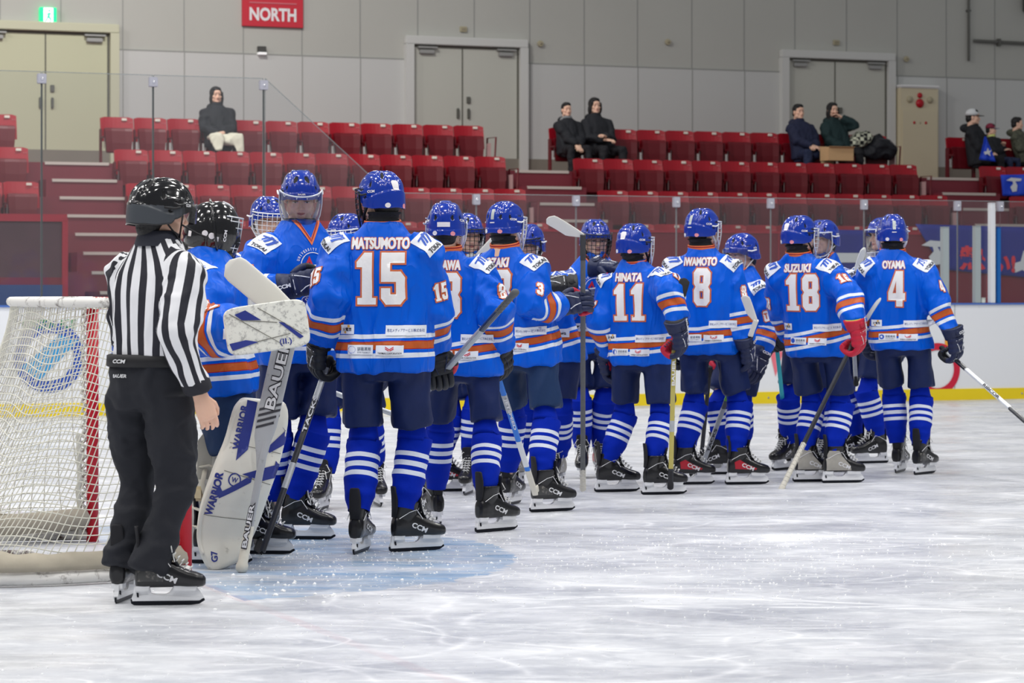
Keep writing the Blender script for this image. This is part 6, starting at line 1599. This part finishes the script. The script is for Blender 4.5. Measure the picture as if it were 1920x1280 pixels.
    def cs(a, z): return Mh @ V((.090*math.sin(R(a)), .050+.084*math.cos(R(a))-.3*max(0, -z-.02)**1.2, z))
    for z in (.065, .035, -.03, -.06, -.09): tube(bm, [cs(a, z) for a in range(-80, 81, 10)], .0027, 6)
    for a in (-70, -40, -12, 12, 40, 70): tube(bm, [cs(a, z) for z in (.08, .04, 0, -.04, -.08, -.105)], .0025, 6)
    tube(bm, [cs(a, .085) for a in range(-85, 86, 10)], .0034, 8); finish('cage', bm, WIRE, mk, True)
    flat_letters('lettering', [(text2d('CCM', .055, .014, .04, grid=0), LETW)], Mh @ frame(V((.121, .060, -.01)), Z, V((.25, -.97, 0)).normalized(), V((.97, .25, 0)).normalized()), mk, .004)
    def stk(y, z, m2, mt):
        bm = bmesh.new(); vs = []
        for a_, b_ in m2[0]:
            hit, n, _, _ = bvm.ray_cast(V((.3, y+a_, z+b_)), V((-1, 0, 0)), .5); hit = hit or V((.1, y+a_, z+b_)); vs.append(bm.verts.new(hit+V((.002, 0, 0))))
        for t in m2[1]: bm.faces.new([vs[i] for i in t])
        x = bpy.data.meshes.new('sticker'); bm.to_mesh(x); bm.free(); x.materials.append(mt); put('sticker', x, Mh, mk)
    stk(-.035, -.01, poly2d(circ(.014, n=20), .01), STK1); stk(-.002, -.018, poly2d(circ(.015, n=20), .01), STK1); stk(.022, -.03, rect2d(.020, .022, .01), STK1); stk(-.105, -.02, rect2d(.014, .026, .01), STK1); stk(-.08, -.085, rect2d(.055, .006, .01), STK1)
    # ---- near leg pad
    def leg_pad(ctr, w, Y0, label, near):
        c3 = [V(P(x, y, Y0+dy)) for x, y, dy, _, _ in ctr]; wd = [a[3] for a in ctr]; th = [a[4] for a in ctr]
        n_ = V((0, 0, 1)).cross(w)*-1
        data = catmull([(*p, a, b) for p, a, b in zip(c3, wd, th)], 5)
        me = pad_mesh([d[:3] for d in data], [d[3] for d in data], [d[4] for d in data], w); me.materials.append(PADW)
        o = mesh_obj('leg_pad', me, root, smooth=True); o['label'] = label
        return o, me, data
    w1 = V((.95, .31, 0)).normalized()
    o, me, data = leg_pad([(493, 748, -.05, .20, .07), (489, 775, -.05, .26, .085), (474, 840, -.06, .275, .10), (452, 900, -.10, .285, .11), (432, 960, -.06, .285, .11), (421, 1005, -.04, .255, .10), (424, 1040, -.06, .22, .09), (432, 1060, -.07, .17, .06)], w1, 12.33, 'white leg pad facing the camera with blue bands', True)
    bv = bvh_of(me); nf = V((.31, -.95, 0))
    def along(py):                                     # centre and axis at a pixel row
        for a, b in zip(data, data[1:]):
            za, zb = a[2], b[2]; z = CAMH-(py-HORY)/FPX*12.3
            if zb <= z <= za: t = (za-z)/(za-zb+1e-9); return V([a[i]*(1-t)+b[i]*t for i in range(3)]), (V(a[:3])-V(b[:3])).normalized()
        return V(data[-2][:3]), Z
    def padd(name, py, off, m2s, rot=0, flip=False):
        c, ax = along(py); rt = (w1-ax*w1.dot(ax)).normalized()
        if rot: rt, ax = ax, -rt
        decal(name, bv, m2s, c+w1*off+nf*.2, rt, ax, o, off=.003, depth=.3)
    padd('lettering', 800, -.092, [(text2d('WARRIOR', .21, .034, .04, grid=.015), PADB)], 1); padd('lettering', 945, -.100, [(text2d('WARRIOR', .21, .034, .04, grid=.015), PADB)], 1)
    padd('lettering', 1020, -.06, [(text2d('G7', .05, .03, .03, grid=.015), PADB)], -1)
    padd('blue_band', 800, -.062, [(poly2d([[(-.022, -.16), (.025, -.10), (.025, .12), (-.022, .12)]], .02), PADB)])
    padd('blue_band', 866, .075, [(poly2d([[(-.10, -.06), (.065, .07), (.065, .00), (.0, -.05)]], .02), PADB)]); padd('blue_band', 815, .08, [(poly2d([[(-.03, -.07), (.055, .05), (.055, -.03), (-.01, -.085)]], .02), PADB)])
    padd('blue_band', 932, -.02, [(poly2d([[(-.08, -.035), (-.055, -.062), (.07, .04), (.07, .075), (-.05, -.025), (-.07, -.0)]], .02), PADB)])
    padd('round_mark', 915, -.03, [(poly2d(circ(.030, .024, 24), .02), PADB), (text2d('W', .03, .022, .03, grid=.02), PADB)])
    for py, rt_ in ((838, .0), (895, .02), (985, .0)): padd('seam', py, rt_, [(poly2d([[(-.12, -.0015), (.12, .010), (.12, .013), (-.12, .0015)]], .02), SEAM)])
    c, ax = along(880); bm = bmesh.new()
    edge = [V(d[:3])-w1*(d[3]/2-.002)+nf*(d[4]/2-.02) for d in data[2:-6]]; tube(bm, edge, .011, 8); finish('side_roll', bm, PADW, o, True)
    # ---- far leg pad seen on its inner edge
    w2 = V((.25, .97, 0)).normalized()
    o2, me2, d2 = leg_pad([(430, 800, 0, .20, .10), (408, 860, 0, .26, .13), (384, 920, -.02, .27, .14), (370, 970, 0, .26, .13), (372, 1010, 0, .22, .12), (398, 1040, -.02, .16, .07)], w2, 12.72, 'white leg pad seen from its strapped inner side', False)
    bm = bmesh.new()
    for x0, y0, x1, y1, x2, y2 in ((372, 876, 392, 872, 412, 880), (386, 874, 380, 905, 384, 925), (360, 950, 378, 958, 392, 952), (364, 985, 380, 992, 396, 988)): tube(bm, [P(x0, y0, 12.50), P(x1, y1, 12.44), P(x2, y2, 12.48)], (.012, .005), 8)
    finish('strap', bm, mat('pad_strap', (206, 202, 188), .7), o2, True)
    bm = bmesh.new(); box(bm, T(P(372, 925, 12.50)), .06, .05, .07, 0, .015); finish('knee_wrap', bm, mat('pad_tape', (222, 208, 172), .6), o2)
    bm = bmesh.new(); rs = [ring(P(x, y, 12.52), V((1, .2, 0)), V((0, 0, 1)), a, .004, 12, 3) for x, y, a in ()]
    pts = [(-.035, -.10), (.03, -.10), (.04, .05), (.0, .12), (-.03, .08)]; prism(bm, T(P(383, 858, 12.50)) @ Matrix.Rotation(R(8), 4, 'Z'), pts, .03); finish('thigh_flap', bm, mat('flap_grey', (172, 172, 164), .6), o2)
    # ---- blocker
    cb = P(500, 614, 11.97); nb = V((.10, -1, .12)).normalized(); rx = V((.985, .10, .14)); rx = (rx-nb*rx.dot(nb)).normalized(); uy = nb.cross(rx)
    bm = bmesh.new(); rings = []
    for i, (t, hw, hh) in enumerate(((0, .165, .085), (.02, .185, .105), (.05, .188, .110), (.055, .182, .105))): 
        r_ = []
        for q_ in ring((0, 0, 0), V((1, 0, 0)), V((0, 1, 0)), hw, hh, 48, 6.5):
            r_.append(cb+rx*q_.x+uy*(q_.y)+nb*(t-.028-.35*max(0, -q_.x-.02)**2-.25*max(0, q_.x-.05)**2))
        rings.append(r_)
    loft(bm, rings); bo = finish('blocker', bm, SCUFF, root, True); bo['label'] = 'scuffed white blocker board'; bo.data = eval_mods(bo.data.copy(), [('BEVEL', dict(width=.008, segments=3))]); bv = bvh_of(bo.data)
    def bl(name, polys, m_): decal(name, bv, [(poly2d(polys, .02), m_)], cb+nb*.2, rx, uy, bo, off=.003, depth=.4)
    sc = .380/160
    def q(pts): return [((x-500)*sc*1.0, -(y-614)*sc) for x, y in pts]
    # corners read off the board itself, rotated level
    bl('blue_panel', [[(-.135, .075), (-.085, .088), (-.02, .035), (-.105, .045)]], PADB); bl('blue_panel', [[(-.175, -.052), (-.10, -.045), (-.045, -.062), (-.165, -.085)]], PADB); bl('blue_panel', [[(.055, .015), (.08, .010), (.158, -.065), (.14, -.072)]], PADB)
    bl('seam', [[(-.16, .08), (.055, -.085), (.059, -.085), (-.156, .082)]], SEAM); bl('seam', [[(-.03, .09), (.15, -.05), (.153, -.048), (-.027, .092)]], SEAM); bl('seam', [[(-.11, .045), (.05, .012), (.05, .016), (-.11, .048)]], SEAM); bl('seam', [[(-.05, -.062), (.10, -.045), (.10, -.042), (-.05, -.058)]], SEAM)
    decal('lettering', bv, [(text2d('(II.)', .055, .034, .02, grid=.02), PADB)], cb+rx*.075-uy*.078+nb*.2, rx, uy, bo, off=.003, depth=.4)
    bm = bmesh.new(); c0 = cb-nb*.06
    tube(bm, [c0-rx*.13, c0-rx*.04, c0+rx*.06], [(.062, .05), (.058, .045), (.05, .04)], 20, side=uy)
    for i in range(4): tube(bm, [c0+rx*.06+uy*(.036-.024*i), c0+rx*.11+uy*(.036-.024*i)-nb*.02, c0+rx*.10+uy*(.036-.024*i)-nb*.06], .013, 8)
    tube(bm, [c0+rx*.0+uy*.05, c0+rx*.05+uy*.075-nb*.02, c0+rx*.09+uy*.06-nb*.05], .014, 8); finish('blocker_glove', bm, PADW, bo, True)
    # ---- catching glove
    cc = P(474, 563, Yg+.16); bm = bmesh.new(); ellip(bm, cc, (.075, .06, .085)); ellip(bm, cc+V((.07, 0, .02)), (.06, .05, .06)); tube(bm, [cc+V((-.07, 0, -.02)), cc+V((-.04, 0, .06)), cc+V((.03, 0, .09)), cc+V((.1, 0, .06))], .022, 10); tube(bm, [cc+V((-.02, -.06, -.06)), cc+V((-.02, -.07, .05))], .018, 10)
    for i in range(4): tube(bm, [cc+V((.04+i*.018, -.03, .0)), cc+V((.07+i*.018, -.05, -.05)), cc+V((.06+i*.014, -.03, -.09))], .012, 8)
    me = remesh(bm, .006, 3); me.materials.append(PADW); co = mesh_obj('catching_glove', me, root, smooth=True)
    bm = bmesh.new(); prism(bm, T(cc+V((.055, -.075, .02))), [(-.03, -.03), (.04, -.03), (.005, .04)], .006); finish('blue_panel', bm, mat('glove_cyan', (20, 110, 190), .5), co)
    # ---- goalie stick, held blade up
    st = empty('goalie_stick', P(452, 1068, 12.10), 'goalie stick with a wide grey paddle and white blade held upside down', 'hockey stick')
    A_, B_ = P(453, 1066, 12.10), P(500, 818, 12.14); fa = V((0, -1, 0)); GSH = mat('paddle_grey', (178, 180, 184), .4, dirt=(120, 122, 126), dscale=14, damt=.4)
    sh, a, b, d = stick_shaft(st, A_+(B_-A_)*.0, B_, GSH, .034, .024)
    bm = bmesh.new(); tube(bm, [A_, A_+d*.02, A_+d*.03, A_+d*.19], [(.028, .026), (.028, .026), (.023, .018), (.022, .017)], 14, side=a); finish('grip_tape', bm, WTAPE, st, True)
    C_ = P(541, 590, 12.14); dd = (C_-P(478, 842, 12.14)).normalized(); px_ = V((dd.z, 0, -dd.x))
    bm = bmesh.new(); rings = [ring(p, px_, V((0, 1, 0)), hw, .013, 20, 5) for p, hw in ((P(488, 880, 12.14), .018), (P(490, 856, 12.14), .024), (P(493, 822, 12.14), .040), (P(499, 795, 12.14), .050), (P(541, 610, 12.14), .052), (P(545, 592, 12.14), .045))]; loft(bm, rings)
    pd = finish('paddle', bm, GSH, st); bv = bvh_of(pd.data)
    decal('lettering', bv, [(text2d('BAUER', .33, .046, .02, .004, .02), LETK), (text2d('BAUER', .33, .046, .02, 0, .02), LETW)], P(522, 700, 12.14)+V((0, -.3, 0)), dd, V((0, -1, 0)).cross(dd), pd, off=.002, depth=.6)
    for i in range(4):
        c = P(500+i*2, 800-i*11, 12.14)+V((0, -.3, 0)); decal('stripe', bv, [(poly2d([[(-.045, -.018), (.045, .030), (.045, .042), (-.045, -.006)]], .02), mat('stripe_dark', (60, 60, 66), .5))], c, px_, dd, pd, off=.0025, depth=.6)
    flat_letters('lettering', [(text2d('BAUER', .20, .022, .03, .004, .02), LETK), (text2d('BAUER', .20, .022, .03, 0, .02), LETW)], frame(P(466, 985, 12.11)+V((0, -.016, 0)), d, V((0, -1, 0)).cross(d), V((0, -1, 0))), sh, .001)
    h0, h1 = P(540, 588, 12.13), P(428, 492, 12.08); e = (h1-h0); L = e.length; e.normalize(); u_ = V((-e.z, 0, e.x)); bm = bmesh.new(); rings = []
    for i in range(14):
        t = i/13; hh = .052+.012*min(1, t*3); hh *= 1 if t < .86 else math.sqrt(max(.03, 1-((t-.86)/.145)**2)); rings.append(ring(h0+e*L*t+V((0, -.03*t*t, 0)), u_, V((0, 1, 0)), hh, .009, 16, 4))
    loft(bm, rings); finish('blade', bm, BTAPE, st, True)
goalie()
# ================================================================== SPECTATORS
def seated(label, px, py, v, hairk, coat, trous, k=.93, hands=None, extra=None, yaw_off=0, hyaw_off=0, gm=None, floor=None, du=0, lean=0.0):
    """seated figure; px, py = centre of the head in the photo, v = depth of the seat row"""
    yaw = 180-math.degrees(TH)+yaw_off; vh = v-.14-lean; Yh = UV(u_at(px, vh), vh).y; head = P(px, py, Yh)
    fl = floor if floor is not None else ZF[min(range(4), key=lambda i: abs(VR[i]-v))]-.02
    J = {}; F = fdir(yaw); S = V((F.y, -F.x, 0)); J['F'], J['S'] = F, S; J['head'] = head
    J['neck'] = head-Z*.125*k; u0 = u_at(px, v)+du; pel = UV(u0, v-.20, 0); J['pelvis'] = V((pel.x, pel.y, head.z-.70*k))
    A = (J['neck']-J['pelvis']).normalized(); top = J['neck']-A*.13*k
    for s, sg in (('L', -1), ('R', 1)):
        J['sh'+s] = top+S*sg*.165*k; J['hip'+s] = J['pelvis']+S*sg*.09*k; kn = J['hip'+s]+F*.40*k+S*sg*.07*k+Z*.02; an = kn+F*.02-Z*.43*k; J['kn'+s], J['an'+s] = kn, an
        tg = hands[s] if hands and s in hands else (.10*sg, .26, -.36)
        w_ = top+S*tg[0]*k+F*tg[1]*k+Z*tg[2]*k; J['el'+s], J['wr'+s] = ik(J['sh'+s], w_, .27*k, .25*k, S*sg*.8-Z*.7-F*.4)
    root = empty('person', V((J['pelvis'].x, J['pelvis'].y, fl)), label, 'person', 'spectators')
    Mh = T(head) @ rotz(yaw+hyaw_off) @ Matrix.Diagonal((k, k, k, 1)); Hs = []
    for s, sg in (('L', -1), ('R', 1)):
        h = (J['wr'+s]-J['el'+s]).normalized(); Zh = -h; X = (Z+S*sg*.4); X = (X-Zh*X.dot(Zh)).normalized(); Yh_ = Zh.cross(X); M = frame(J['wr'+s]+h*.02, X, Yh_, Zh) @ Matrix.Diagonal((k, (1 if s == 'R' else -1)*k, k, 1)); Hs.append(M)
    mesh_obj('body', body_mesh(dict(J, shL=J['shL']-Z*.03+S*.02, shR=J['shR']-Z*.03-S*.02), k*.86, Mh, Hs), root)
    put('eyes', EYES, Mh, root); put('eyebrows', BROWS, Mh, root); put('lips', LIPS, Mh, root)
    if hairk: put('hair', HAIRM[hairk], Mh, root)
    tab = [(-.06, .225, .175), (.08, .215, .165), (.28, .215, .155), (.38, .21, .15), (.45, .185, .135), (.51, .135, .115), (.555, .10, .10)]
    me, A, Ft = top_mesh(J, k, 1.0, .014, hem=-.06, sl=(.095, .088, .080, .070, .056), amp=.026, seed=px*.1, tab=tab, sleeve_end=-.01); mesh_obj('coat', me, root, [coat], True)
    bm = bmesh.new(); rs = [ring(J['neck']+Z*(z_-.02)-F*o_*k, S, F+Z*.3, r_*k, r_*k, 20) for z_, r_, o_ in ((-.05, .115, .02), (-.02, .112, .02), (.015, .098, .01), (.02, .085, .0), (-.01, .08, 0))]; loft(bm, rs, False); finish('collar', bm, gm or coat, root, True)
    bm = bmesh.new(); ellip(bm, J['neck']-F*.10*k-Z*.045*k, (.115*k, .06*k, .075*k)); finish('hood', bm, coat, root, True)
    mesh_obj('trousers', trousers_mesh(J, k, .014, (.085, .082, .072, .062, .058), seed=px, down=.02, m_=trous), root, smooth=True)
    for s in 'LR':
        bm = bmesh.new(); a = J['an'+s]; tube(bm, [a-Z*.03*k-F*.03, a-Z*.06*k+F*.06, a-Z*.065*k+F*.15], [(.042, .035), (.044, .03), (.035, .022)], 12, side=S); finish('shoe', bm, mat('shoe_dark', (30, 28, 28), .5), root, True)
    if extra: extra(root, J, Mh, S, F, k)
    return J
CBK = mat('coat_black', (28, 30, 36), .8, var=.2, vscale=8); CNV = mat('coat_navy', (28, 34, 62), .8, var=.2, vscale=8); CGN = mat('coat_green', (20, 44, 46), .8, var=.2, vscale=8); TRK = mat('pants_black', (20, 20, 26), .8); TRN = mat('pants_navy', (30, 40, 70), .8); GRYC = mat('collar_grey', (130, 132, 134), .8)
CAMO = mat('coat_camo', (84, 86, 72), .8, var=.3, vscale=20, dirt=(46, 48, 42), dscale=22, damt=.5)
def blanket(root, J, Mh, S, F, k):
    bm = bmesh.new()
    tube(bm, [J['hipL']+Z*.07, J['knL']+Z*.05+F*.02, J['knL']-Z*.16+F*.10], [(.11, .05), (.10, .05), (.06, .02)], 16, side=S); tube(bm, [J['hipR']+Z*.07, J['knR']+Z*.05+F*.02, J['knR']-Z*.14+F*.10], [(.11, .05), (.10, .05), (.06, .02)], 16, side=S)
    ellip(bm, (J['knL']+J['knR'])/2-F*.12+Z*.03, (.17, .10, .07)); ellip(bm, (J['knL']+J['knR'])/2-F*.0-Z*.02, (.13, .06, .06))
    me = remesh(bm, .014, 5); C = coords(me).astype('d'); N = normals(me).astype('d'); setco(me, C+N*fold(C, N, .02, 6, 14, 3)[:, None]); me.materials.append(mat('blanket_cream', (212, 208, 190), .9)); mesh_obj('lap_blanket', me, root, smooth=True)
seated('woman with long dark hair, dark coat and cream lap blanket, seated alone', 405, 179, VR[0], 'long', CBK, TRK, .95, {'L': (-.02, .28, -.30), 'R': (.06, .28, -.32)}, blanket)
seated('boy in a dark hooded jacket at the end of the top row', 1062, 206, VR[0], 'short', CBK, TRK, .86, {'L': (-.10, .30, -.36), 'R': (-.02, .32, -.36)}, None, gm=GRYC, du=-.02)
seated('adult in a black coat seated right of the boy', 1115, 199, VR[0], 'bob', CBK, TRK, .97, {'L': (-.02, .28, -.22), 'R': (.0, .30, -.27)}, None, du=.04)
def beige(root, J, Mh, S, F, k):
    bm = bmesh.new(); c = J['knL']+F*.05; rings = [ring(c+Z*z_, S, F, a, b, 20, 3) for z_, a, b in ((-.40, .10, .05), (-.2, .105, .05), (-.02, .09, .045), (.05, .04, .03))]; loft(bm, rings); o = finish('beige_cloth', bm, mat('cloth_beige', (176, 158, 122), .85, var=.1), root, True)
seated('man in a navy jacket with raised collar, beige cloth over one knee', 1497, 210, VR[0], 'short', CNV, TRN, .95, {'L': (-.10, .30, -.30), 'R': (-.05, .32, -.30)}, beige, hyaw_off=-6)
def cup(root, J, Mh, S, F, k):
    bm = bmesh.new(); M = Mh @ T(0, .095, -.075); box(bm, M, .11, .03, .07, 0, .012); finish('face_muffler', bm, mat('muffler_rust', (120, 52, 34), .8), root)
seated('woman with long dark hair in a dark green top holding a hand to her face', 1561, 207, VR[0], 'long', CGN, TRK, .93, {'L': (-.07, .17, .12), 'R': (.02, .30, -.36)}, cup)
def cap(mtop, mbrim):
    def f(root, J, Mh, S, F, k):
        bm = bmesh.new(); rings = [ring((0, -.012, z_), V((1, 0, 0)), V((0, 1, 0)), a, b, 28) for z_, a, b in ((.03, .091, .108), (.07, .090, .106), (.11, .070, .085), (.135, .035, .045), (.142, .005, .006))]; loft(bm, rings); me = me_from(bm, 'cap', mtop); c = put('cap', me, Mh, root)
        bm = bmesh.new(); vs = []; r1 = [V((.080*math.sin(R(a)), .085*math.cos(R(a))+.01, .036)) for a in range(-70, 71, 10)]; r2 = [V((.088*math.sin(R(a)), .10*math.cos(R(a))+.085*math.cos(R(a))**1.2, .024)) for a in range(-70, 71, 10)]
        loft(bm, [r1, r2], False, closed=False); me = me_from(bm, 'brim', mbrim); me = eval_mods(me, [('SOLIDIFY', dict(thickness=.005))]); put('brim', me, Mh, c)
    return f
WCAP = mat('cap_white', (214, 216, 218), .7); KBR = mat('cap_black', (28, 28, 32), .6); RCAP = mat('cap_red', (128, 34, 60), .7); BBR = mat('cap_blue2', (40, 52, 110), .7)
seated('adult in a white cap and black coat beside the right stairs', 1824, 220, VR[0], 'short', CBK, TRK, .98, {'L': (.05, .34, -.32), 'R': (.02, .30, -.36)}, cap(WCAP, KBR), yaw_off=-38, hyaw_off=-20)
seated('child in a red and blue cap with a yellow collar', 1858, 243, VR[0]-.05, 'short', CBK, TRN, .72, {'L': (.02, .30, -.10), 'R': (-.02, .26, -.20)}, cap(RCAP, BBR), yaw_off=-25, hyaw_off=-30, gm=mat('collar_lime', (214, 222, 130), .7))
seated('child with short dark hair in a camouflage jacket at the right edge', 1907, 232, VR[0], 'short', CAMO, TRK, .82, {'L': (.0, .30, -.2), 'R': (.02, .30, -.25)}, None, yaw_off=-35, hyaw_off=-30)
# belongings
def row_pt(px, py, v): 
    p = UV(u_at(px, v), v); return P(px, py, p.y)
c = row_pt(1569, 289, VR[0]-.74); root = empty('cardboard_box', V((c.x, c.y, c.z-.09)), 'open cardboard box on the seat row before the woman in green', 'box')
bm = bmesh.new(); M = T(c) @ RUV
for x, y, sx, sy in ((0, -.13, .42, .006), (0, .13, .42, .006), (-.21, 0, .006, .26), (.21, 0, .006, .26)): box(bm, M @ T(x, y, 0), sx, sy, .20)
box(bm, M @ T(0, 0, -.098), .42, .26, .005); KB = mat('cardboard', (206, 168, 124), .8, var=.06); finish('box_body', bm, KB, root)
bm = bmesh.new(); box(bm, M @ T(0, -.155, .097) @ Matrix.Rotation(R(-18), 4, 'X'), .42, .05, .005); box(bm, M @ T(0, .155, .11) @ Matrix.Rotation(R(18), 4, 'X'), .42, .05, .005); finish('box_flap', bm, KB, root)
def heap(name, label, cat, px, py, v, blobs, m_, sub=None):
    c = row_pt(px, py, v); root = empty(name, c, label, cat); bm = bmesh.new()
    for (x, y, z), r in blobs: ellip(bm, (0, 0, 0), r, T(c) @ RUV @ T(x, y, z))
    me = remesh(bm, .014, 4); C = coords(me).astype('d'); N = normals(me).astype('d'); setco(me, C+N*fold(C-np.array(c), N, .022, 7, 16, 5, 1)[:, None]); me.materials.append(m_); mesh_obj('cloth', me, root, smooth=True)
    if sub: sub(root, c)
def checkm():
    m = bpy.data.materials.new('checked_cloth'); m.use_nodes = True; N = m.node_tree.nodes; L = m.node_tree.links; b = N['Principled BSDF']; tc = N.new('ShaderNodeTexCoord'); ck = N.new('ShaderNodeTexChecker'); ck.inputs['Scale'].default_value = 17
    ck.inputs['Color1'].default_value = (*lin((210, 212, 190)), 1); ck.inputs['Color2'].default_value = (*lin((26, 26, 30)), 1); L.new(tc.outputs['Object'], ck.inputs['Vector']); L.new(ck.outputs[0], b.inputs['Base Color']); b.inputs['Roughness'].default_value = .9; return m
heap('checked_blanket', 'black and white checked blanket heaped on the top row seats', 'blanket', 1612, 262, VR[0]-.22, [((0, 0, 0), (.16, .12, .12)), ((.10, 0, .04), (.14, .12, .10)), ((-.14, -.02, -.06), (.12, .10, .07))], checkm())
def zipp(root, c):
    bm = bmesh.new(); tube(bm, [c+RUV @ V((-.12, -.19, .12)), c+RUV @ V((.05, -.21, .10)), c+RUV @ V((.2, -.18, -.02))], .006, 6); finish('zip', bm, mat('zip_grey', (70, 70, 80), .4), root, True)
heap('sports_bag', 'black bag and coat slumped on the last seats of the top row', 'bag', 1650, 276, VR[0]-.24, [((0, 0, 0), (.20, .15, .16)), ((.12, 0, -.05), (.16, .15, .15)), ((-.14, 0, -.08), (.16, .14, .12)), ((-.02, .03, .10), (.12, .10, .10))], mat('bag_black', (20, 22, 30), .7), zipp)
# flags
def flag(label, pts, v, cpx, cpy, sub):
    root = empty('hand_flag', row_pt(cpx, cpy, v), label, 'flag'); bm = bmesh.new(); Ys = UV(u_at(cpx, v), v).y
    q = [P(x, y, Ys) for x, y in pts]; n = 12; rows = []
    for j in range(9):
        t = j/8; rows.append([(q[0]*(1-i/n)+q[1]*(i/n))*(1-t)+(q[3]*(1-i/n)+q[2]*(i/n))*t+V((0, -.015*math.sin(i*.9+j*.5), 0)) for i in range(n+1)])
    loft(bm, rows, False, closed=False); me = eval_mods(me_from(bm, 'cloth', mat('flag_blue', (20, 66, 200), .6)), [('SOLIDIFY', dict(thickness=.003))]); mesh_obj('cloth', me, root)
    if sub: flat_letters('lettering', [(shift2d(sub[0], 0, 0, sub[3]), BWH)], frame(P(sub[1], sub[2], Ys-.05), UU, Z, -VV), root, .001)
flag('blue flag with white brush strokes hung over the seats at the right edge', [(1876, 328), (1960, 326), (1962, 366), (1880, 367)], VR[1]-.22, 1900, 346, (brush, 1901, 346, .62))
flag('small blue and white flag held by the adult in the white cap', [(1846, 256), (1849, 256), (1867, 303), (1836, 299)], VR[0]-.70, 1852, 280, (leaf, 1852, 285, .35))
